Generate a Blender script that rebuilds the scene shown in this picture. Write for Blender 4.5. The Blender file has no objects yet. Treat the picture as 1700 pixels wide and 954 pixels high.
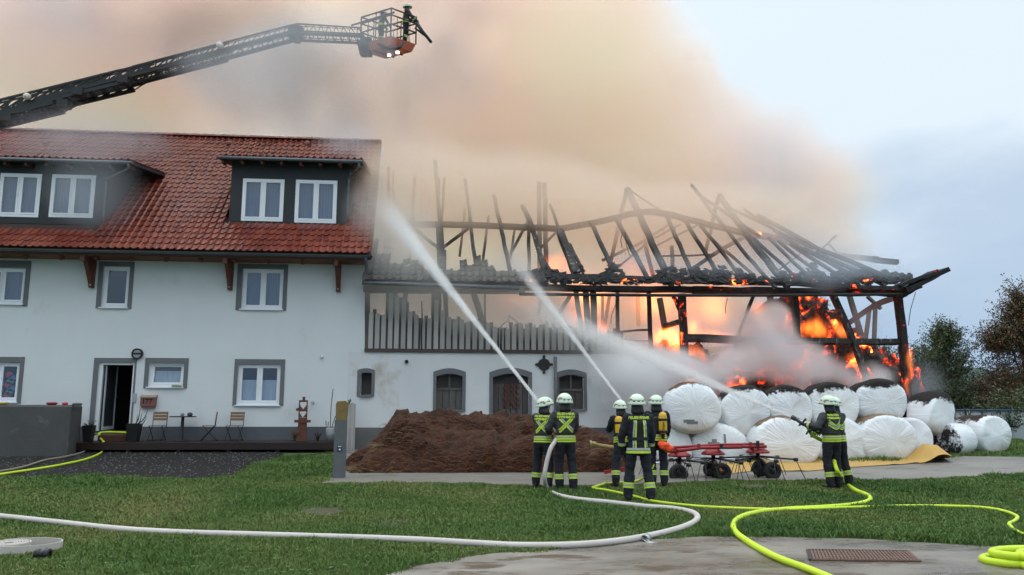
import bpy, bmesh, math, random
from mathutils import Vector, Matrix, noise as mnoise
from mathutils.bvhtree import BVHTree
rad = math.radians
rng = random.Random(7)
S = bpy.context.scene
COL = S.collection

# ------------------------------------------------------------------ camera
cd = bpy.data.cameras.new('camera'); cam = bpy.data.objects.new('camera', cd); COL.objects.link(cam)
FPX = 1300.0
cd.sensor_width = 36; cd.lens = FPX/1700*36; cd.clip_end = 3000; cd.clip_start = .1
CAMLOC = Vector((0, -25, 1.67))
CROT = Matrix.Rotation(rad(-5), 3, 'Z') @ Matrix.Rotation(rad(98.5), 3, 'X') @ Matrix.Rotation(rad(.2), 3, 'Z')
cam.matrix_world = Matrix.Translation(CAMLOC) @ CROT.to_4x4()
S.camera = cam

# ------------------------------------------------------------------ exposure, sky, sun
S.view_settings.view_transform = 'Standard'; S.view_settings.look = 'None'
S.view_settings.exposure = 0.2; S.view_settings.gamma = 1
S.render.engine = 'CYCLES'
S.cycles.use_denoising = True
S.cycles.use_adaptive_sampling = True; S.cycles.adaptive_threshold = .04
S.cycles.max_bounces = 8; S.cycles.diffuse_bounces = 3; S.cycles.glossy_bounces = 3
S.cycles.transmission_bounces = 4; S.cycles.transparent_max_bounces = 24
S.cycles.volume_bounces = 8; S.cycles.volume_step_rate = 2.2; S.cycles.volume_max_steps = 256
S.cycles.sample_clamp_indirect = 6

W = bpy.data.worlds.new('World'); S.world = W; W.use_nodes = True
wn = W.node_tree.nodes; wl = W.node_tree.links; wn.clear()
SUN_EL, SUN_AZ = 42, 330
def wnode(t, **k):
    n = wn.new(t)
    for a, b in k.items(): setattr(n, a, b)
    return n
sky = wnode('ShaderNodeTexSky'); sky.sky_type = 'NISHITA'; sky.sun_disc = False
sky.sun_elevation = rad(SUN_EL); sky.sun_rotation = rad(SUN_AZ); sky.air_density = 1.0; sky.dust_density = 2.0; sky.ozone_density = 1.5
bgs = wnode('ShaderNodeBackground'); bgo = wnode('ShaderNodeOutputWorld')
tc = wnode('ShaderNodeTexCoord'); mp = wnode('ShaderNodeMapping'); mp.inputs['Scale'].default_value = (1, 1, 2.6)
nz = wnode('ShaderNodeTexNoise'); nz.inputs['Scale'].default_value = 1.9; nz.inputs['Detail'].default_value = 6; nz.inputs['Roughness'].default_value = .55
sx = wnode('ShaderNodeSeparateXYZ'); wl.new(tc.outputs['Generated'], sx.inputs[0])
ma = wnode('ShaderNodeMath'); ma.operation = 'MULTIPLY_ADD'; ma.inputs[1].default_value = .46; wl.new(nz.outputs['Fac'], ma.inputs[0]); wl.new(sx.outputs[2], ma.inputs[2])
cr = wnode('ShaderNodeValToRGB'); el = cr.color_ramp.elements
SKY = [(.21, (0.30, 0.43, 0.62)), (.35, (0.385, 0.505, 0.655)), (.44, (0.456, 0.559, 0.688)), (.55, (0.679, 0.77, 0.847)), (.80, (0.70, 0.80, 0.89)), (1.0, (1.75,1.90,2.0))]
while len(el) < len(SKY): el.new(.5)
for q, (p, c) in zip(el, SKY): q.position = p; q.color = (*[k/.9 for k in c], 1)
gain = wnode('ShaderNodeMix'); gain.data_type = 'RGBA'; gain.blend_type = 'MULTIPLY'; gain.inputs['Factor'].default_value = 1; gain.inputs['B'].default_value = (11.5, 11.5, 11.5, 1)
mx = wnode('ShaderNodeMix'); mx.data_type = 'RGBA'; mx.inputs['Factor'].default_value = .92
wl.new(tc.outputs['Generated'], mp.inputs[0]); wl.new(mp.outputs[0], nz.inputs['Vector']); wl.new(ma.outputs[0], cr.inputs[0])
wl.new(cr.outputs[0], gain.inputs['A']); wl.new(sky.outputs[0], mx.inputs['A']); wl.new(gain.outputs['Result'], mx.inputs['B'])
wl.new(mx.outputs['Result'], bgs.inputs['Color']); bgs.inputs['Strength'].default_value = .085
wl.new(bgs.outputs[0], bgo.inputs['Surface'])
sl = bpy.data.lights.new('sun', 'SUN'); sun = bpy.data.objects.new('sun', sl); COL.objects.link(sun)
sl.energy = 1.0; sl.angle = rad(22); sl.color = (1, .96, .9)
az = rad(SUN_AZ)
sun.rotation_euler = Vector((-math.sin(az)*math.cos(rad(SUN_EL)), -math.cos(az)*math.cos(rad(SUN_EL)), -math.sin(rad(SUN_EL)))).to_track_quat('-Z', 'Y').to_euler()

# ------------------------------------------------------------------ unprojection helpers
def pray(px, py): return CROT @ Vector(((px-850)/FPX, -(py-477)/FPX, -1))
def atY(px, py, y=0.0):
    d = pray(px, py); return CAMLOC + d*((y-CAMLOC.y)/d.y)
def atZ(px, py, z):
    d = pray(px, py); return CAMLOC + d*((z-CAMLOC.z)/d.z)
def gz(y):                       # ground height profile: lawn level, then a gentle rise to the buildings
    return 0.0 if y < -12 else (.28 if y > -1.5 else .28*(y+12)/10.5)
def atG(px, py):
    z = 0.1
    for _ in range(30): p = atZ(px, py, z); z = gz(p.y)
    return Vector((p.x, p.y, z))
def atPlane(px, py, p0, n):
    d = pray(px, py); n = Vector(n); return CAMLOC + d*((Vector(p0)-CAMLOC).dot(n)/d.dot(n))

# ------------------------------------------------------------------ materials
MATS = {}
def mat(name): 
    m = bpy.data.materials.new(name); m.use_nodes = True; MATS[name] = m; return m
def sock(nt, t, links=None, **k):
    n = nt.nodes.new(t)
    for a, b in k.items():
        if a in n.inputs: n.inputs[a].default_value = b
        else: setattr(n, a, b)
    return n
def pm(name, col, rough=.8, col2=None, scale=6, amount=.5, bump=0, bscale=60, metal=0, spec=.4, stretch=None, detail=5, coords='Object', rand=0, rough2=None, blotch=None):
    """principled material: base colour mixed with col2 by noise, optional bump, optional per-object random shade, optional blotches (colour, scale, threshold)"""
    m = mat(name); nt = m.node_tree; L = nt.links; b = nt.nodes['Principled BSDF']
    b.inputs['Roughness'].default_value = rough; b.inputs['Metallic'].default_value = metal
    b.inputs['Specular IOR Level'].default_value = spec
    tc = sock(nt, 'ShaderNodeTexCoord'); vec = tc.outputs[coords]
    if stretch:
        mp = sock(nt, 'ShaderNodeMapping'); mp.inputs['Scale'].default_value = stretch; L.new(vec, mp.inputs[0]); vec = mp.outputs[0]
    out = None
    if col2:
        nz = sock(nt, 'ShaderNodeTexNoise', Scale=scale, Detail=detail, Roughness=.6); L.new(vec, nz.inputs['Vector'])
        mr = sock(nt, 'ShaderNodeMapRange'); mr.inputs[1].default_value = .5-amount*.5; mr.inputs[2].default_value = .5+amount*.5
        L.new(nz.outputs['Fac'], mr.inputs[0])
        mx = sock(nt, 'ShaderNodeMix', data_type='RGBA'); L.new(mr.outputs[0], mx.inputs['Factor'])
        mx.inputs['A'].default_value = (*col, 1); mx.inputs['B'].default_value = (*col2, 1); out = mx.outputs['Result']
        if rough2 is not None:
            r2 = sock(nt, 'ShaderNodeMapRange'); r2.inputs[3].default_value = rough; r2.inputs[4].default_value = rough2
            L.new(mr.outputs[0], r2.inputs[0]); L.new(r2.outputs[0], b.inputs['Roughness'])
    if blotch:
        bc, bs, bt, bw = blotch
        n2 = sock(nt, 'ShaderNodeTexNoise', Scale=bs, Detail=6, Roughness=.65); L.new(vec, n2.inputs['Vector'])
        m2 = sock(nt, 'ShaderNodeMapRange'); m2.inputs[1].default_value = bt; m2.inputs[2].default_value = bt+bw; L.new(n2.outputs['Fac'], m2.inputs[0])
        x2 = sock(nt, 'ShaderNodeMix', data_type='RGBA'); L.new(m2.outputs[0], x2.inputs['Factor'])
        if out: L.new(out, x2.inputs['A'])
        else: x2.inputs['A'].default_value = (*col, 1)
        x2.inputs['B'].default_value = (*bc, 1); out = x2.outputs['Result']
    if rand:
        oi = sock(nt, 'ShaderNodeObjectInfo'); hs = sock(nt, 'ShaderNodeHueSaturation')
        mr = sock(nt, 'ShaderNodeMapRange'); mr.inputs[3].default_value = 1-rand; mr.inputs[4].default_value = 1+rand
        L.new(oi.outputs['Random'], mr.inputs[0]); L.new(mr.outputs[0], hs.inputs['Value'])
        if out: L.new(out, hs.inputs['Color'])
        else: hs.inputs['Color'].default_value = (*col, 1)
        out = hs.outputs[0]
    if out: L.new(out, b.inputs['Base Color'])
    else: b.inputs['Base Color'].default_value = (*col, 1)
    if bump:
        nb = sock(nt, 'ShaderNodeTexNoise', Scale=bscale, Detail=4); L.new(vec, nb.inputs['Vector'])
        bp = sock(nt, 'ShaderNodeBump', Strength=min(1, bump), Distance=.02); L.new(nb.outputs['Fac'], bp.inputs['Height']); L.new(bp.outputs[0], b.inputs['Normal'])
    return m
def emat(name, col, strength):
    m = mat(name); nt = m.node_tree; b = nt.nodes['Principled BSDF']
    b.inputs['Base Color'].default_value = (*col, 1); b.inputs['Emission Color'].default_value = (*col, 1); b.inputs['Emission Strength'].default_value = strength
    return m

# ------------------------------------------------------------------ node expression helper (geometry and shader trees)
class NX:
    def __init__(s, nt): s.nt = nt; s.L = nt.links
    def n(s, t): return s.nt.nodes.new(t)
    def put(s, sk, v):
        if isinstance(v, bpy.types.NodeSocket): s.L.new(v, sk)
        else: sk.default_value = v
    def m(s, op, a, b=None, c=None, clamp=False):
        n = s.n('ShaderNodeMath'); n.operation = op; n.use_clamp = clamp
        for i, v in enumerate((a, b, c)):
            if v is not None: s.put(n.inputs[i], v)
        return n.outputs[0]
    def v(s, op, a, b=None, out=0):
        n = s.n('ShaderNodeVectorMath'); n.operation = op; s.put(n.inputs[0], a)
        if b is not None: s.put(n.inputs[1], b)
        return n.outputs['Value'] if op in ('LENGTH', 'DOT_PRODUCT', 'DISTANCE') else n.outputs[0]
    def noise(s, vec, scale=1, detail=3, rough=.55, dist=0, out='Fac'):
        n = s.n('ShaderNodeTexNoise'); s.put(n.inputs['Vector'], vec); n.inputs['Scale'].default_value = scale
        n.inputs['Detail'].default_value = detail; n.inputs['Roughness'].default_value = rough; n.inputs['Distortion'].default_value = dist
        return n.outputs[out]
    def mapr(s, v, a, b, c=0., d=1., smooth=False):
        n = s.n('ShaderNodeMapRange'); n.interpolation_type = 'SMOOTHSTEP' if smooth else 'LINEAR'
        s.put(n.inputs[0], v)
        for i, x in zip((1, 2, 3, 4), (a, b, c, d)): n.inputs[i].default_value = x
        return n.outputs[0]
    def sep(s, v):
        n = s.n('ShaderNodeSeparateXYZ'); s.put(n.inputs[0], v); return n.outputs
    def ramp(s, v, stops):
        n = s.n('ShaderNodeValToRGB'); s.put(n.inputs[0], v); e = n.color_ramp.elements
        while len(e) < len(stops): e.new(.5)
        for q, (p, c) in zip(e, stops): q.position = p; q.color = (*c, 1)
        return n.outputs[0]

def tag(o, label=None, cat=None, group=None, kind=None):
    if label: o['label'] = label
    if cat: o['category'] = cat
    if group: o['group'] = group
    if kind: o['kind'] = kind
    return o

# ------------------------------------------------------------------ smoke: density grids computed once by geometry nodes
def smoke_volume(name, lo, hi, res, blobs, material, nscale=.25, detail=5, thresh=.55, gain=1.6, dens=1.0, stretch=(1, 1, 1), warp=2.0, seed=0, ridged=False):
    """blobs: (centre, radii, weight) soft ellipsoids; noise eats into their sum"""
    vd = bpy.data.volumes.new(name); o = bpy.data.objects.new(name, vd); COL.objects.link(o)
    g = bpy.data.node_groups.new(name, 'GeometryNodeTree')
    g.interface.new_socket('Geometry', in_out='INPUT', socket_type='NodeSocketGeometry')
    g.interface.new_socket('Geometry', in_out='OUTPUT', socket_type='NodeSocketGeometry')
    x = NX(g); out = x.n('NodeGroupOutput')
    pos = x.n('GeometryNodeInputPosition').outputs[0]
    wv = x.noise(x.v('ADD', pos, (seed*13.1, 7.7, seed*5.3)), nscale*.6, 2, .5, out='Color')
    wp = x.v('ADD', pos, x.v('MULTIPLY', x.v('SUBTRACT', wv, (.5, .5, .5)), (warp*2, warp*2, warp*2)))
    tot = None
    for c, r, w in blobs:
        d = x.v('LENGTH', x.v('DIVIDE', x.v('SUBTRACT', wp, tuple(c)), tuple(r)))
        f = x.m('MULTIPLY', x.mapr(d, 1.0, 0.0, 0., 1., True), w)
        tot = f if tot is None else x.m('ADD', tot, f)
    nf = x.noise(x.v('MULTIPLY', x.v('ADD', wp, (seed*31., 0, seed*3.)), stretch), nscale, detail, .6)
    if ridged: nf = x.m('ADD', x.m('MULTIPLY', x.m('ABSOLUTE', x.m('SUBTRACT', nf, .5)), 3.4), .22)
    dd = x.m('SUBTRACT', x.m('MULTIPLY', x.m('MINIMUM', tot, 1.0), gain), x.m('MULTIPLY', nf, thresh*2))
    dd = x.m('MULTIPLY', x.m('MINIMUM', x.m('MAXIMUM', dd, 0.), 1.), dens)
    vc = x.n('GeometryNodeVolumeCube')
    x.put(vc.inputs['Density'], dd); vc.inputs['Min'].default_value = lo; vc.inputs['Max'].default_value = hi
    for i, q in enumerate(('Resolution X', 'Resolution Y', 'Resolution Z')): vc.inputs[q].default_value = max(4, int((hi[i]-lo[i])/res))
    sm = x.n('GeometryNodeSetMaterial'); sm.inputs['Material'].default_value = material
    g.links.new(vc.outputs[0], sm.inputs[0]); g.links.new(sm.outputs[0], out.inputs[0])
    vd.materials.append(material)
    md = o.modifiers.new('smoke', 'NODES'); md.node_group = g
    return o
def smoke_mat(name, stops, cscale, density, aniso=0., off=0, soot_backlight=()):
    m = mat(name); nt = m.node_tree; nt.nodes.clear(); x = NX(nt)
    pv = x.n('ShaderNodeVolumePrincipled'); ou = x.n('ShaderNodeOutputMaterial')
    at = x.n('ShaderNodeAttribute'); at.attribute_name = 'density'
    ge = x.n('ShaderNodeNewGeometry')
    nf = x.noise(x.v('ADD', ge.outputs['Position'], (off, 0, 0)), cscale, 3, .5, .6)
    for c, r_, w in soot_backlight:   # sootier billows, and paler ones with backlight put into the colour
        d = x.v('LENGTH', x.v('DIVIDE', x.v('SUBTRACT', ge.outputs['Position'], tuple(c)), tuple(r_)))
        nf = x.m('SUBTRACT', nf, x.m('MULTIPLY', x.mapr(d, 1., 0., 0., 1., True), w))
    x.put(pv.inputs['Color'], x.ramp(nf, stops))
    x.put(pv.inputs['Density'], x.m('MULTIPLY', at.outputs['Fac'], density))
    pv.inputs['Density Attribute'].default_value = ''
    pv.inputs['Anisotropy'].default_value = aniso
    nt.links.new(pv.outputs[0], ou.inputs['Volume'])
    return m
# ================================================================== MESH HELPERS
ORG = {}
class MB:
    def __init__(s): s.v = []; s.f = []; s.mi = []; s.sm = []
    def add(s, vs, fs, mi=0, smooth=False):
        o = len(s.v); s.v += [Vector(v) for v in vs]; s.f += [tuple(i+o for i in f) for f in fs]; s.mi += [mi]*len(fs); s.sm += [smooth]*len(fs); return s
    def box(s, x0, x1, y0, y1, z0, z1, mi=0):
        if x0 > x1: x0, x1 = x1, x0
        if y0 > y1: y0, y1 = y1, y0
        if z0 > z1: z0, z1 = z1, z0
        return s.add([(x0,y0,z0),(x1,y0,z0),(x1,y1,z0),(x0,y1,z0),(x0,y0,z1),(x1,y0,z1),(x1,y1,z1),(x0,y1,z1)],
            [(0,3,2,1),(4,5,6,7),(0,1,5,4),(1,2,6,5),(2,3,7,6),(3,0,4,7)], mi)
    def bar(s, a, b, w, h=None, up=(0,0,1), mi=0, taper=1.0, segs=1, jit=0.0):
        """square bar a->b, width w (sideways) and height h (along up); segs/jit make it ragged like burnt timber"""
        a = Vector(a); b = Vector(b); h = h or w; d = (b-a).normalized(); u = Vector(up)
        if abs(d.dot(u)) > .98: u = Vector((0,1,0)) if abs(d.y) < .9 else Vector((1,0,0))
        sx = d.cross(u).normalized(); sy = sx.cross(d).normalized()
        vs = []; fs = []
        for i in range(segs+1):
            t = i/segs; k = 1+(taper-1)*t; p = a.lerp(b, t)
            if jit and 0 < i < segs: p = p+sx*rng.uniform(-jit,jit)*.6+sy*rng.uniform(-jit,jit)*.6
            for q, r in ((-1,-1),(1,-1),(1,1),(-1,1)):
                vs.append(p+sx*q*w*.5*k*(1-rng.random()*jit*3 if jit else 1)+sy*r*h*.5*k*(1-rng.random()*jit*3 if jit else 1))
        for i in range(segs):
            for q in range(4): fs.append((i*4+q, i*4+(q+1)%4, i*4+4+(q+1)%4, i*4+4+q))
        fs += [(3,2,1,0), tuple(segs*4+q for q in range(4))]
        return s.add(vs, fs, mi)
    def tube(s, pts, r, n=8, mi=0, cap=True, smooth=True, flat=None):
        pts = [Vector(p) for p in pts]; m = len(pts); rs = r if isinstance(r, (list, tuple)) else [r]*m
        vs = []; fs = []; pu = None
        for i, p in enumerate(pts):
            d = (pts[min(m-1,i+1)]-pts[max(0,i-1)]); d = d.normalized() if d.length > 1e-9 else Vector((0,0,1))
            if pu is None:
                u = Vector((0,0,1)) if abs(d.z) < .9 else Vector((0,1,0))
            else: u = pu
            u = (u-d*u.dot(d)).normalized(); w = d.cross(u); pu = u
            for k in range(n):
                a = 2*math.pi*k/n; vs.append(p+u*math.cos(a)*rs[i]*(flat or 1)+w*math.sin(a)*rs[i])
        for i in range(m-1):
            for k in range(n): fs.append((i*n+k, i*n+(k+1)%n, (i+1)*n+(k+1)%n, (i+1)*n+k))
        s.add(vs, fs, mi, smooth)
        if cap: s.f += [tuple(len(s.v)-m*n+k for k in reversed(range(n))), tuple(len(s.v)-n+k for k in range(n))]; s.mi += [mi]*2; s.sm += [False]*2
        return s
    def lathe(s, prof, c=(0,0,0), n=16, mi=0, smooth=True, axis='z', sx=1, sy=1):
        vs = []; fs = []; c = Vector(c)
        for r, z in prof:
            for k in range(n):
                a = 2*math.pi*k/n; x, y = r*math.cos(a)*sx, r*math.sin(a)*sy
                vs.append(c+(Vector((x,y,z)) if axis == 'z' else (Vector((z,x,y)) if axis == 'x' else Vector((x,z,y)))))
        for i in range(len(prof)-1):
            for k in range(n):
                f = (i*n+k, i*n+(k+1)%n, (i+1)*n+(k+1)%n, (i+1)*n+k); fs.append(f if axis != 'y' else f[::-1])
        return s.add(vs, fs, mi, smooth)
    def prism(s, poly, y0, y1, mi=0):
        """polygon in xz extruded along y"""
        n = len(poly); vs = [(x,y0,z) for x,z in poly]+[(x,y1,z) for x,z in poly]
        fs = [tuple(range(n)), tuple(reversed(range(n,2*n)))]+[(i,n+i,n+(i+1)%n,(i+1)%n) for i in range(n)]
        return s.add(vs, fs, mi)
    def mesh(s, name, mats, org=Vector((0,0,0))):
        me = bpy.data.meshes.new(name); me.from_pydata([tuple(v-org) for v in s.v], [], s.f)
        for m in (mats if isinstance(mats, (list, tuple)) else [mats]): me.materials.append(m)
        me.polygons.foreach_set('material_index', s.mi); me.polygons.foreach_set('use_smooth', s.sm); me.update(); return me
    def build(s, name, mats, parent=None, org=None, fixn=False):
        if parent is not None: org = ORG[parent.name]
        elif org is None:
            xs = [v.x for v in s.v]; ys = [v.y for v in s.v]; zs = [v.z for v in s.v]
            org = Vector(((min(xs)+max(xs))/2, (min(ys)+max(ys))/2, min(zs)))
        org = Vector(org); me = s.mesh(name, mats, org)
        if fixn:
            bm = bmesh.new(); bm.from_mesh(me); bmesh.ops.recalc_face_normals(bm, faces=bm.faces); bm.to_mesh(me); bm.free()
        o = bpy.data.objects.new(name, me); COL.objects.link(o); ORG[o.name] = org
        if parent is not None: o.parent = parent
        else: o.location = org
        return o
def thing(name, label, cat, loc=(0,0,0), group=None, rz=0):
    o = bpy.data.objects.new(name, None); COL.objects.link(o); o.location = loc; o.rotation_euler = (0,0,rz); o.empty_display_size = .2
    ORG[o.name] = Vector(loc) if rz == 0 else Vector((0,0,0)); return tag(o, label, cat, group)
def inst(name, me, parent, loc, rot=None, scale=None):
    o = bpy.data.objects.new(name, me); COL.objects.link(o)
    if parent is not None: o.parent = parent; loc = Vector(loc)-ORG[parent.name]
    if rot is not None: o.matrix_basis = Matrix.Translation(loc) @ rot.to_4x4()
    else: o.location = loc
    if scale: o.scale = scale
    ORG[o.name] = Vector(loc); return o
def copy_tree(o, parent=None):
    c = o.copy(); COL.objects.link(c); c.parent = parent; ORG[c.name] = ORG.get(o.name, Vector())
    for ch in o.children: copy_tree(ch, c)
    return c
def spline(pts, k=6):
    pts = [Vector(p) for p in pts]; out = []
    for i in range(len(pts)-1):
        p0, p1, p2, p3 = pts[max(0,i-1)], pts[i], pts[i+1], pts[min(len(pts)-1,i+2)]
        for j in range(k):
            t = j/k; out.append(.5*((2*p1)+(p2-p0)*t+(2*p0-5*p1+4*p2-p3)*t*t+(3*p1-p0-3*p2+p3)*t*t*t))
    return out+[pts[-1]]
def sheet(name, pts, dz, m, jitter=0, sub=1, kind='structure'):
    """ground sheet from an outline, following the ground profile"""
    out = []
    for i, p in enumerate(pts):
        q = pts[(i+1) % len(pts)]; k = max(1, int(math.hypot(q[0]-p[0], q[1]-p[1])/sub)) if jitter else 1
        for j in range(k):
            t = j/k; x = p[0]+(q[0]-p[0])*t; y = p[1]+(q[1]-p[1])*t
            if jitter:
                n = mnoise.noise(Vector((x*1.3, y*1.3, dz*100))); x += n*jitter*.4; y += n*jitter
            out.append((x, y))
    bm = bmesh.new(); vs = [bm.verts.new((x, y, 0)) for x, y in out]; bm.faces.new(vs)
    for c in (-12, -1.5):
        bmesh.ops.bisect_plane(bm, geom=bm.verts[:]+bm.edges[:]+bm.faces[:], plane_co=(0,c,0), plane_no=(0,1,0))
    bmesh.ops.triangulate(bm, faces=bm.faces[:])
    for v in bm.verts: v.co.z = gz(v.co.y)+dz
    bmesh.ops.recalc_face_normals(bm, faces=bm.faces)
    if sum(f.normal.z for f in bm.faces) < 0: bmesh.ops.reverse_faces(bm, faces=bm.faces[:])
    me = bpy.data.meshes.new(name); bm.to_mesh(me); bm.free(); me.materials.append(m)
    o = bpy.data.objects.new(name, me); COL.objects.link(o); ORG[o.name] = Vector(); return tag(o, kind=kind)
def bvh_of(mb): return BVHTree.FromPolygons([tuple(v) for v in mb.v], mb.f)

# ================================================================== MATERIALS
M_white = pm('white_render', (.70,.725,.725), .9, (.635,.665,.668), .7, .6, .15, 40, blotch=((.50,.50,.47), .5, .60, .25))
M_barnwall = pm('old_white_render', (.69,.705,.705), .9, (.60,.62,.622), .8, .7, .25, 30, blotch=((.42,.36,.27), .7, .57, .2))
M_grey = pm('grey_paint', (.13,.135,.145), .8, (.16,.165,.17), 2, .6)
M_plinth = pm('grey_plinth', (.085,.092,.105), .8, (.11,.115,.125), 1.5, .7)
M_pvc = pm('white_frame', (.78,.80,.82), .35)
M_dark = pm('dark_slate_cladding', (.018,.022,.025), .6, (.03,.033,.036), 3, .7)
M_wood = pm('brown_timber', (.16,.055,.03), .6, (.10,.035,.02), 4, .7, stretch=(1,1,.3))
M_zinc = pm('zinc', (.15,.165,.18), .45, (.10,.11,.12), 3, .6, metal=.6)
M_dwood = pm('wet_deck_board', (.034,.017,.013), .4, (.018,.010,.008), 3, .7, stretch=(.3,1,1))
M_black = pm('black_plastic', (.012,.012,.013), .45)
M_iron = pm('black_iron', (.02,.02,.021), .5)
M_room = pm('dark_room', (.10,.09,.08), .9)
M_curtain = pm('blue_grey_blind', (.17,.20,.26), .9, (.13,.16,.21), 3, .6, stretch=(6,1,.5))
M_lace = pm('pale_curtain', (.50,.56,.60), .95, (.36,.42,.47), 14, .8, stretch=(1,1,.1))
M_char = pm('charred_timber', (.012,.012,.013), .75, (.05,.048,.046), 5, .8, .6, 40, stretch=(1,1,.5), blotch=((.20,.19,.18), 8, .55, .1))
M_charb = pm('charred_beam', (.010,.010,.011), .7, (.03,.03,.03), 5, .7, .6, 30)
M_scorch = pm('scorched_timber', (.07,.062,.055), .85, (.13,.12,.105), 6, .8, .4, 30, stretch=(1,1,.3))
M_board = pm('weathered_board', (.46,.45,.43), .9, (.33,.31,.29), 8, .8, .3, 40, stretch=(3,3,.25), rand=.15, blotch=((.07,.06,.055), 1.6, .66, .1))
M_gap = pm('gap_shade_and_sill', (.065,.05,.045), .9, (.10,.08,.07), 5, .7)
M_soot = pm('sooty_tile', (.085,.078,.068), .8, (.045,.042,.04), 7, .8, .3, 40, rand=.3)
M_conc = pm('concrete', (.13,.12,.10), .5, (.24,.225,.20), .9, .6, .3, 80, blotch=((.09,.07,.045), 1.5, .57, .08), stretch=(.5,1.3,1), detail=9)
M_apron = pm('wet_concrete', (.085,.072,.056), .10, (.235,.215,.185), .9, .32, .35, 70, blotch=((.075,.052,.030), 1.5, .53, .06), rough2=.75, stretch=(.55,1.3,1), detail=9)
M_gravel = pm('dark_gravel', (.009,.008,.0075), .9, (.028,.025,.023), 18, .9, 1, 30, blotch=((.065,.06,.055), 22, .62, .06), detail=8, spec=.15)
M_soil = pm('lawn_soil', (.055,.048,.028), .95, (.060,.070,.028), 2.2, .8, .8, 40, blotch=((.05,.035,.02), .55, .66, .08))
M_field = pm('meadow', (.045,.09,.022), .95, (.06,.10,.03), .3, .7)
M_hose_w = pm('white_hose', (.56,.52,.49), .7, (.46,.42,.38), 3, .7, .2, 160, blotch=((.22,.15,.10), 5, .66, .08))
M_hose_y = pm('yellow_hose', (.56,.72,.03), .5, (.47,.63,.02), 2, .6, .2, 160)
M_hose_t = pm('tan_hose', (.24,.20,.16), .8, (.18,.15,.12), 3, .6)
M_metal = pm('bright_metal', (.55,.57,.58), .3, metal=.9)
M_tyre = pm('black_tyre', (.016,.016,.017), .8, (.03,.028,.026), 8, .6)
M_red = pm('red_paint', (.36,.025,.03), .4, (.25,.02,.022), 4, .7)
M_navy = pm('navy_cloth', (.011,.013,.019), .9, (.018,.020,.027), 9, .6, .5, 30)
M_coat = pm('dark_grey_cloth', (.026,.028,.031), .85, (.052,.054,.058), 6, .7, .7, 22)
M_fluo = pm('fluorescent_band', (.58,.78,.05), .5, (.36,.47,.05), 7, .7); M_silver = pm('silver_band', (.46,.49,.51), .35, (.26,.27,.28), 8, .7)
M_orange = pm('orange_bag', (.85,.085,.02), .6); M_redcl = pm('red_cloth', (.40,.03,.03), .8)
M_beige = pm('beige_cloth', (.42,.34,.24), .85)
M_helm = pm('pale_helmet', (.58,.70,.52), .35, (.66,.77,.64), 5, .6, blotch=((.25,.27,.22), 6, .60, .12))
M_skin = pm('skin', (.48,.27,.19), .55); M_hair = pm('hair', (.03,.02,.012), .7)
M_glove = pm('black_glove', (.014,.014,.015), .7); M_boot = pm('black_boot', (.012,.012,.012), .5)
M_cyl = pm('yellow_cylinder', (.72,.42,.02), .35, (.6,.35,.02), 6, .5)
M_trunk = pm('bark', (.05,.035,.025), .9, (.08,.06,.045), 8, .7)

def glass_pane(name, tint, fac):
    m = mat(name); nt = m.node_tree; nt.nodes.clear(); x = NX(nt)
    t = x.n('ShaderNodeBsdfTransparent'); t.inputs[0].default_value = (*tint, 1); g = x.n('ShaderNodeBsdfGlossy'); g.inputs['Roughness'].default_value = .03
    g.inputs[0].default_value = (.8,.85,.9,1)
    mx = x.n('ShaderNodeMixShader'); mx.inputs[0].default_value = fac; o = x.n('ShaderNodeOutputMaterial')
    nt.links.new(t.outputs[0], mx.inputs[1]); nt.links.new(g.outputs[0], mx.inputs[2]); nt.links.new(mx.outputs[0], o.inputs[0]); return m
M_glass = glass_pane('window_glass', (.8,.86,.92), .13)

def tile_mat(name, c1, c2, c3, rough):
    m = mat(name); nt = m.node_tree; b = nt.nodes['Principled BSDF']; x = NX(nt)
    ge = x.n('ShaderNodeNewGeometry'); oi = x.n('ShaderNodeObjectInfo')
    r = x.m('FRACT', x.m('ADD', ge.outputs['Random Per Island'], oi.outputs['Random']))
    n1 = x.noise(ge.outputs['Position'], .55, 4, .6)
    k = x.m('ADD', x.m('MULTIPLY', r, .45), x.mapr(n1, .3, .7, 0, .55))
    col = x.ramp(k, [(.1, c1), (.5, c2), (.95, c3)])
    n2 = x.noise(ge.outputs['Position'], 1.1, 6, .7)
    mx = x.n('ShaderNodeMix'); mx.data_type = 'RGBA'; x.put(mx.inputs['Factor'], x.mapr(n2, .60, .74, 0, .75)); x.put(mx.inputs['A'], col); mx.inputs['B'].default_value = (.035,.02,.016,1)
    nt.links.new(mx.outputs['Result'], b.inputs['Base Color'])
    x.put(b.inputs['Roughness'], x.mapr(n1, .3, .7, rough, rough+.2)); return m
M_tile = tile_mat('red_clay_tile', (.095,.014,.007), (.17,.026,.011), (.25,.055,.026), .24)

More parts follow.
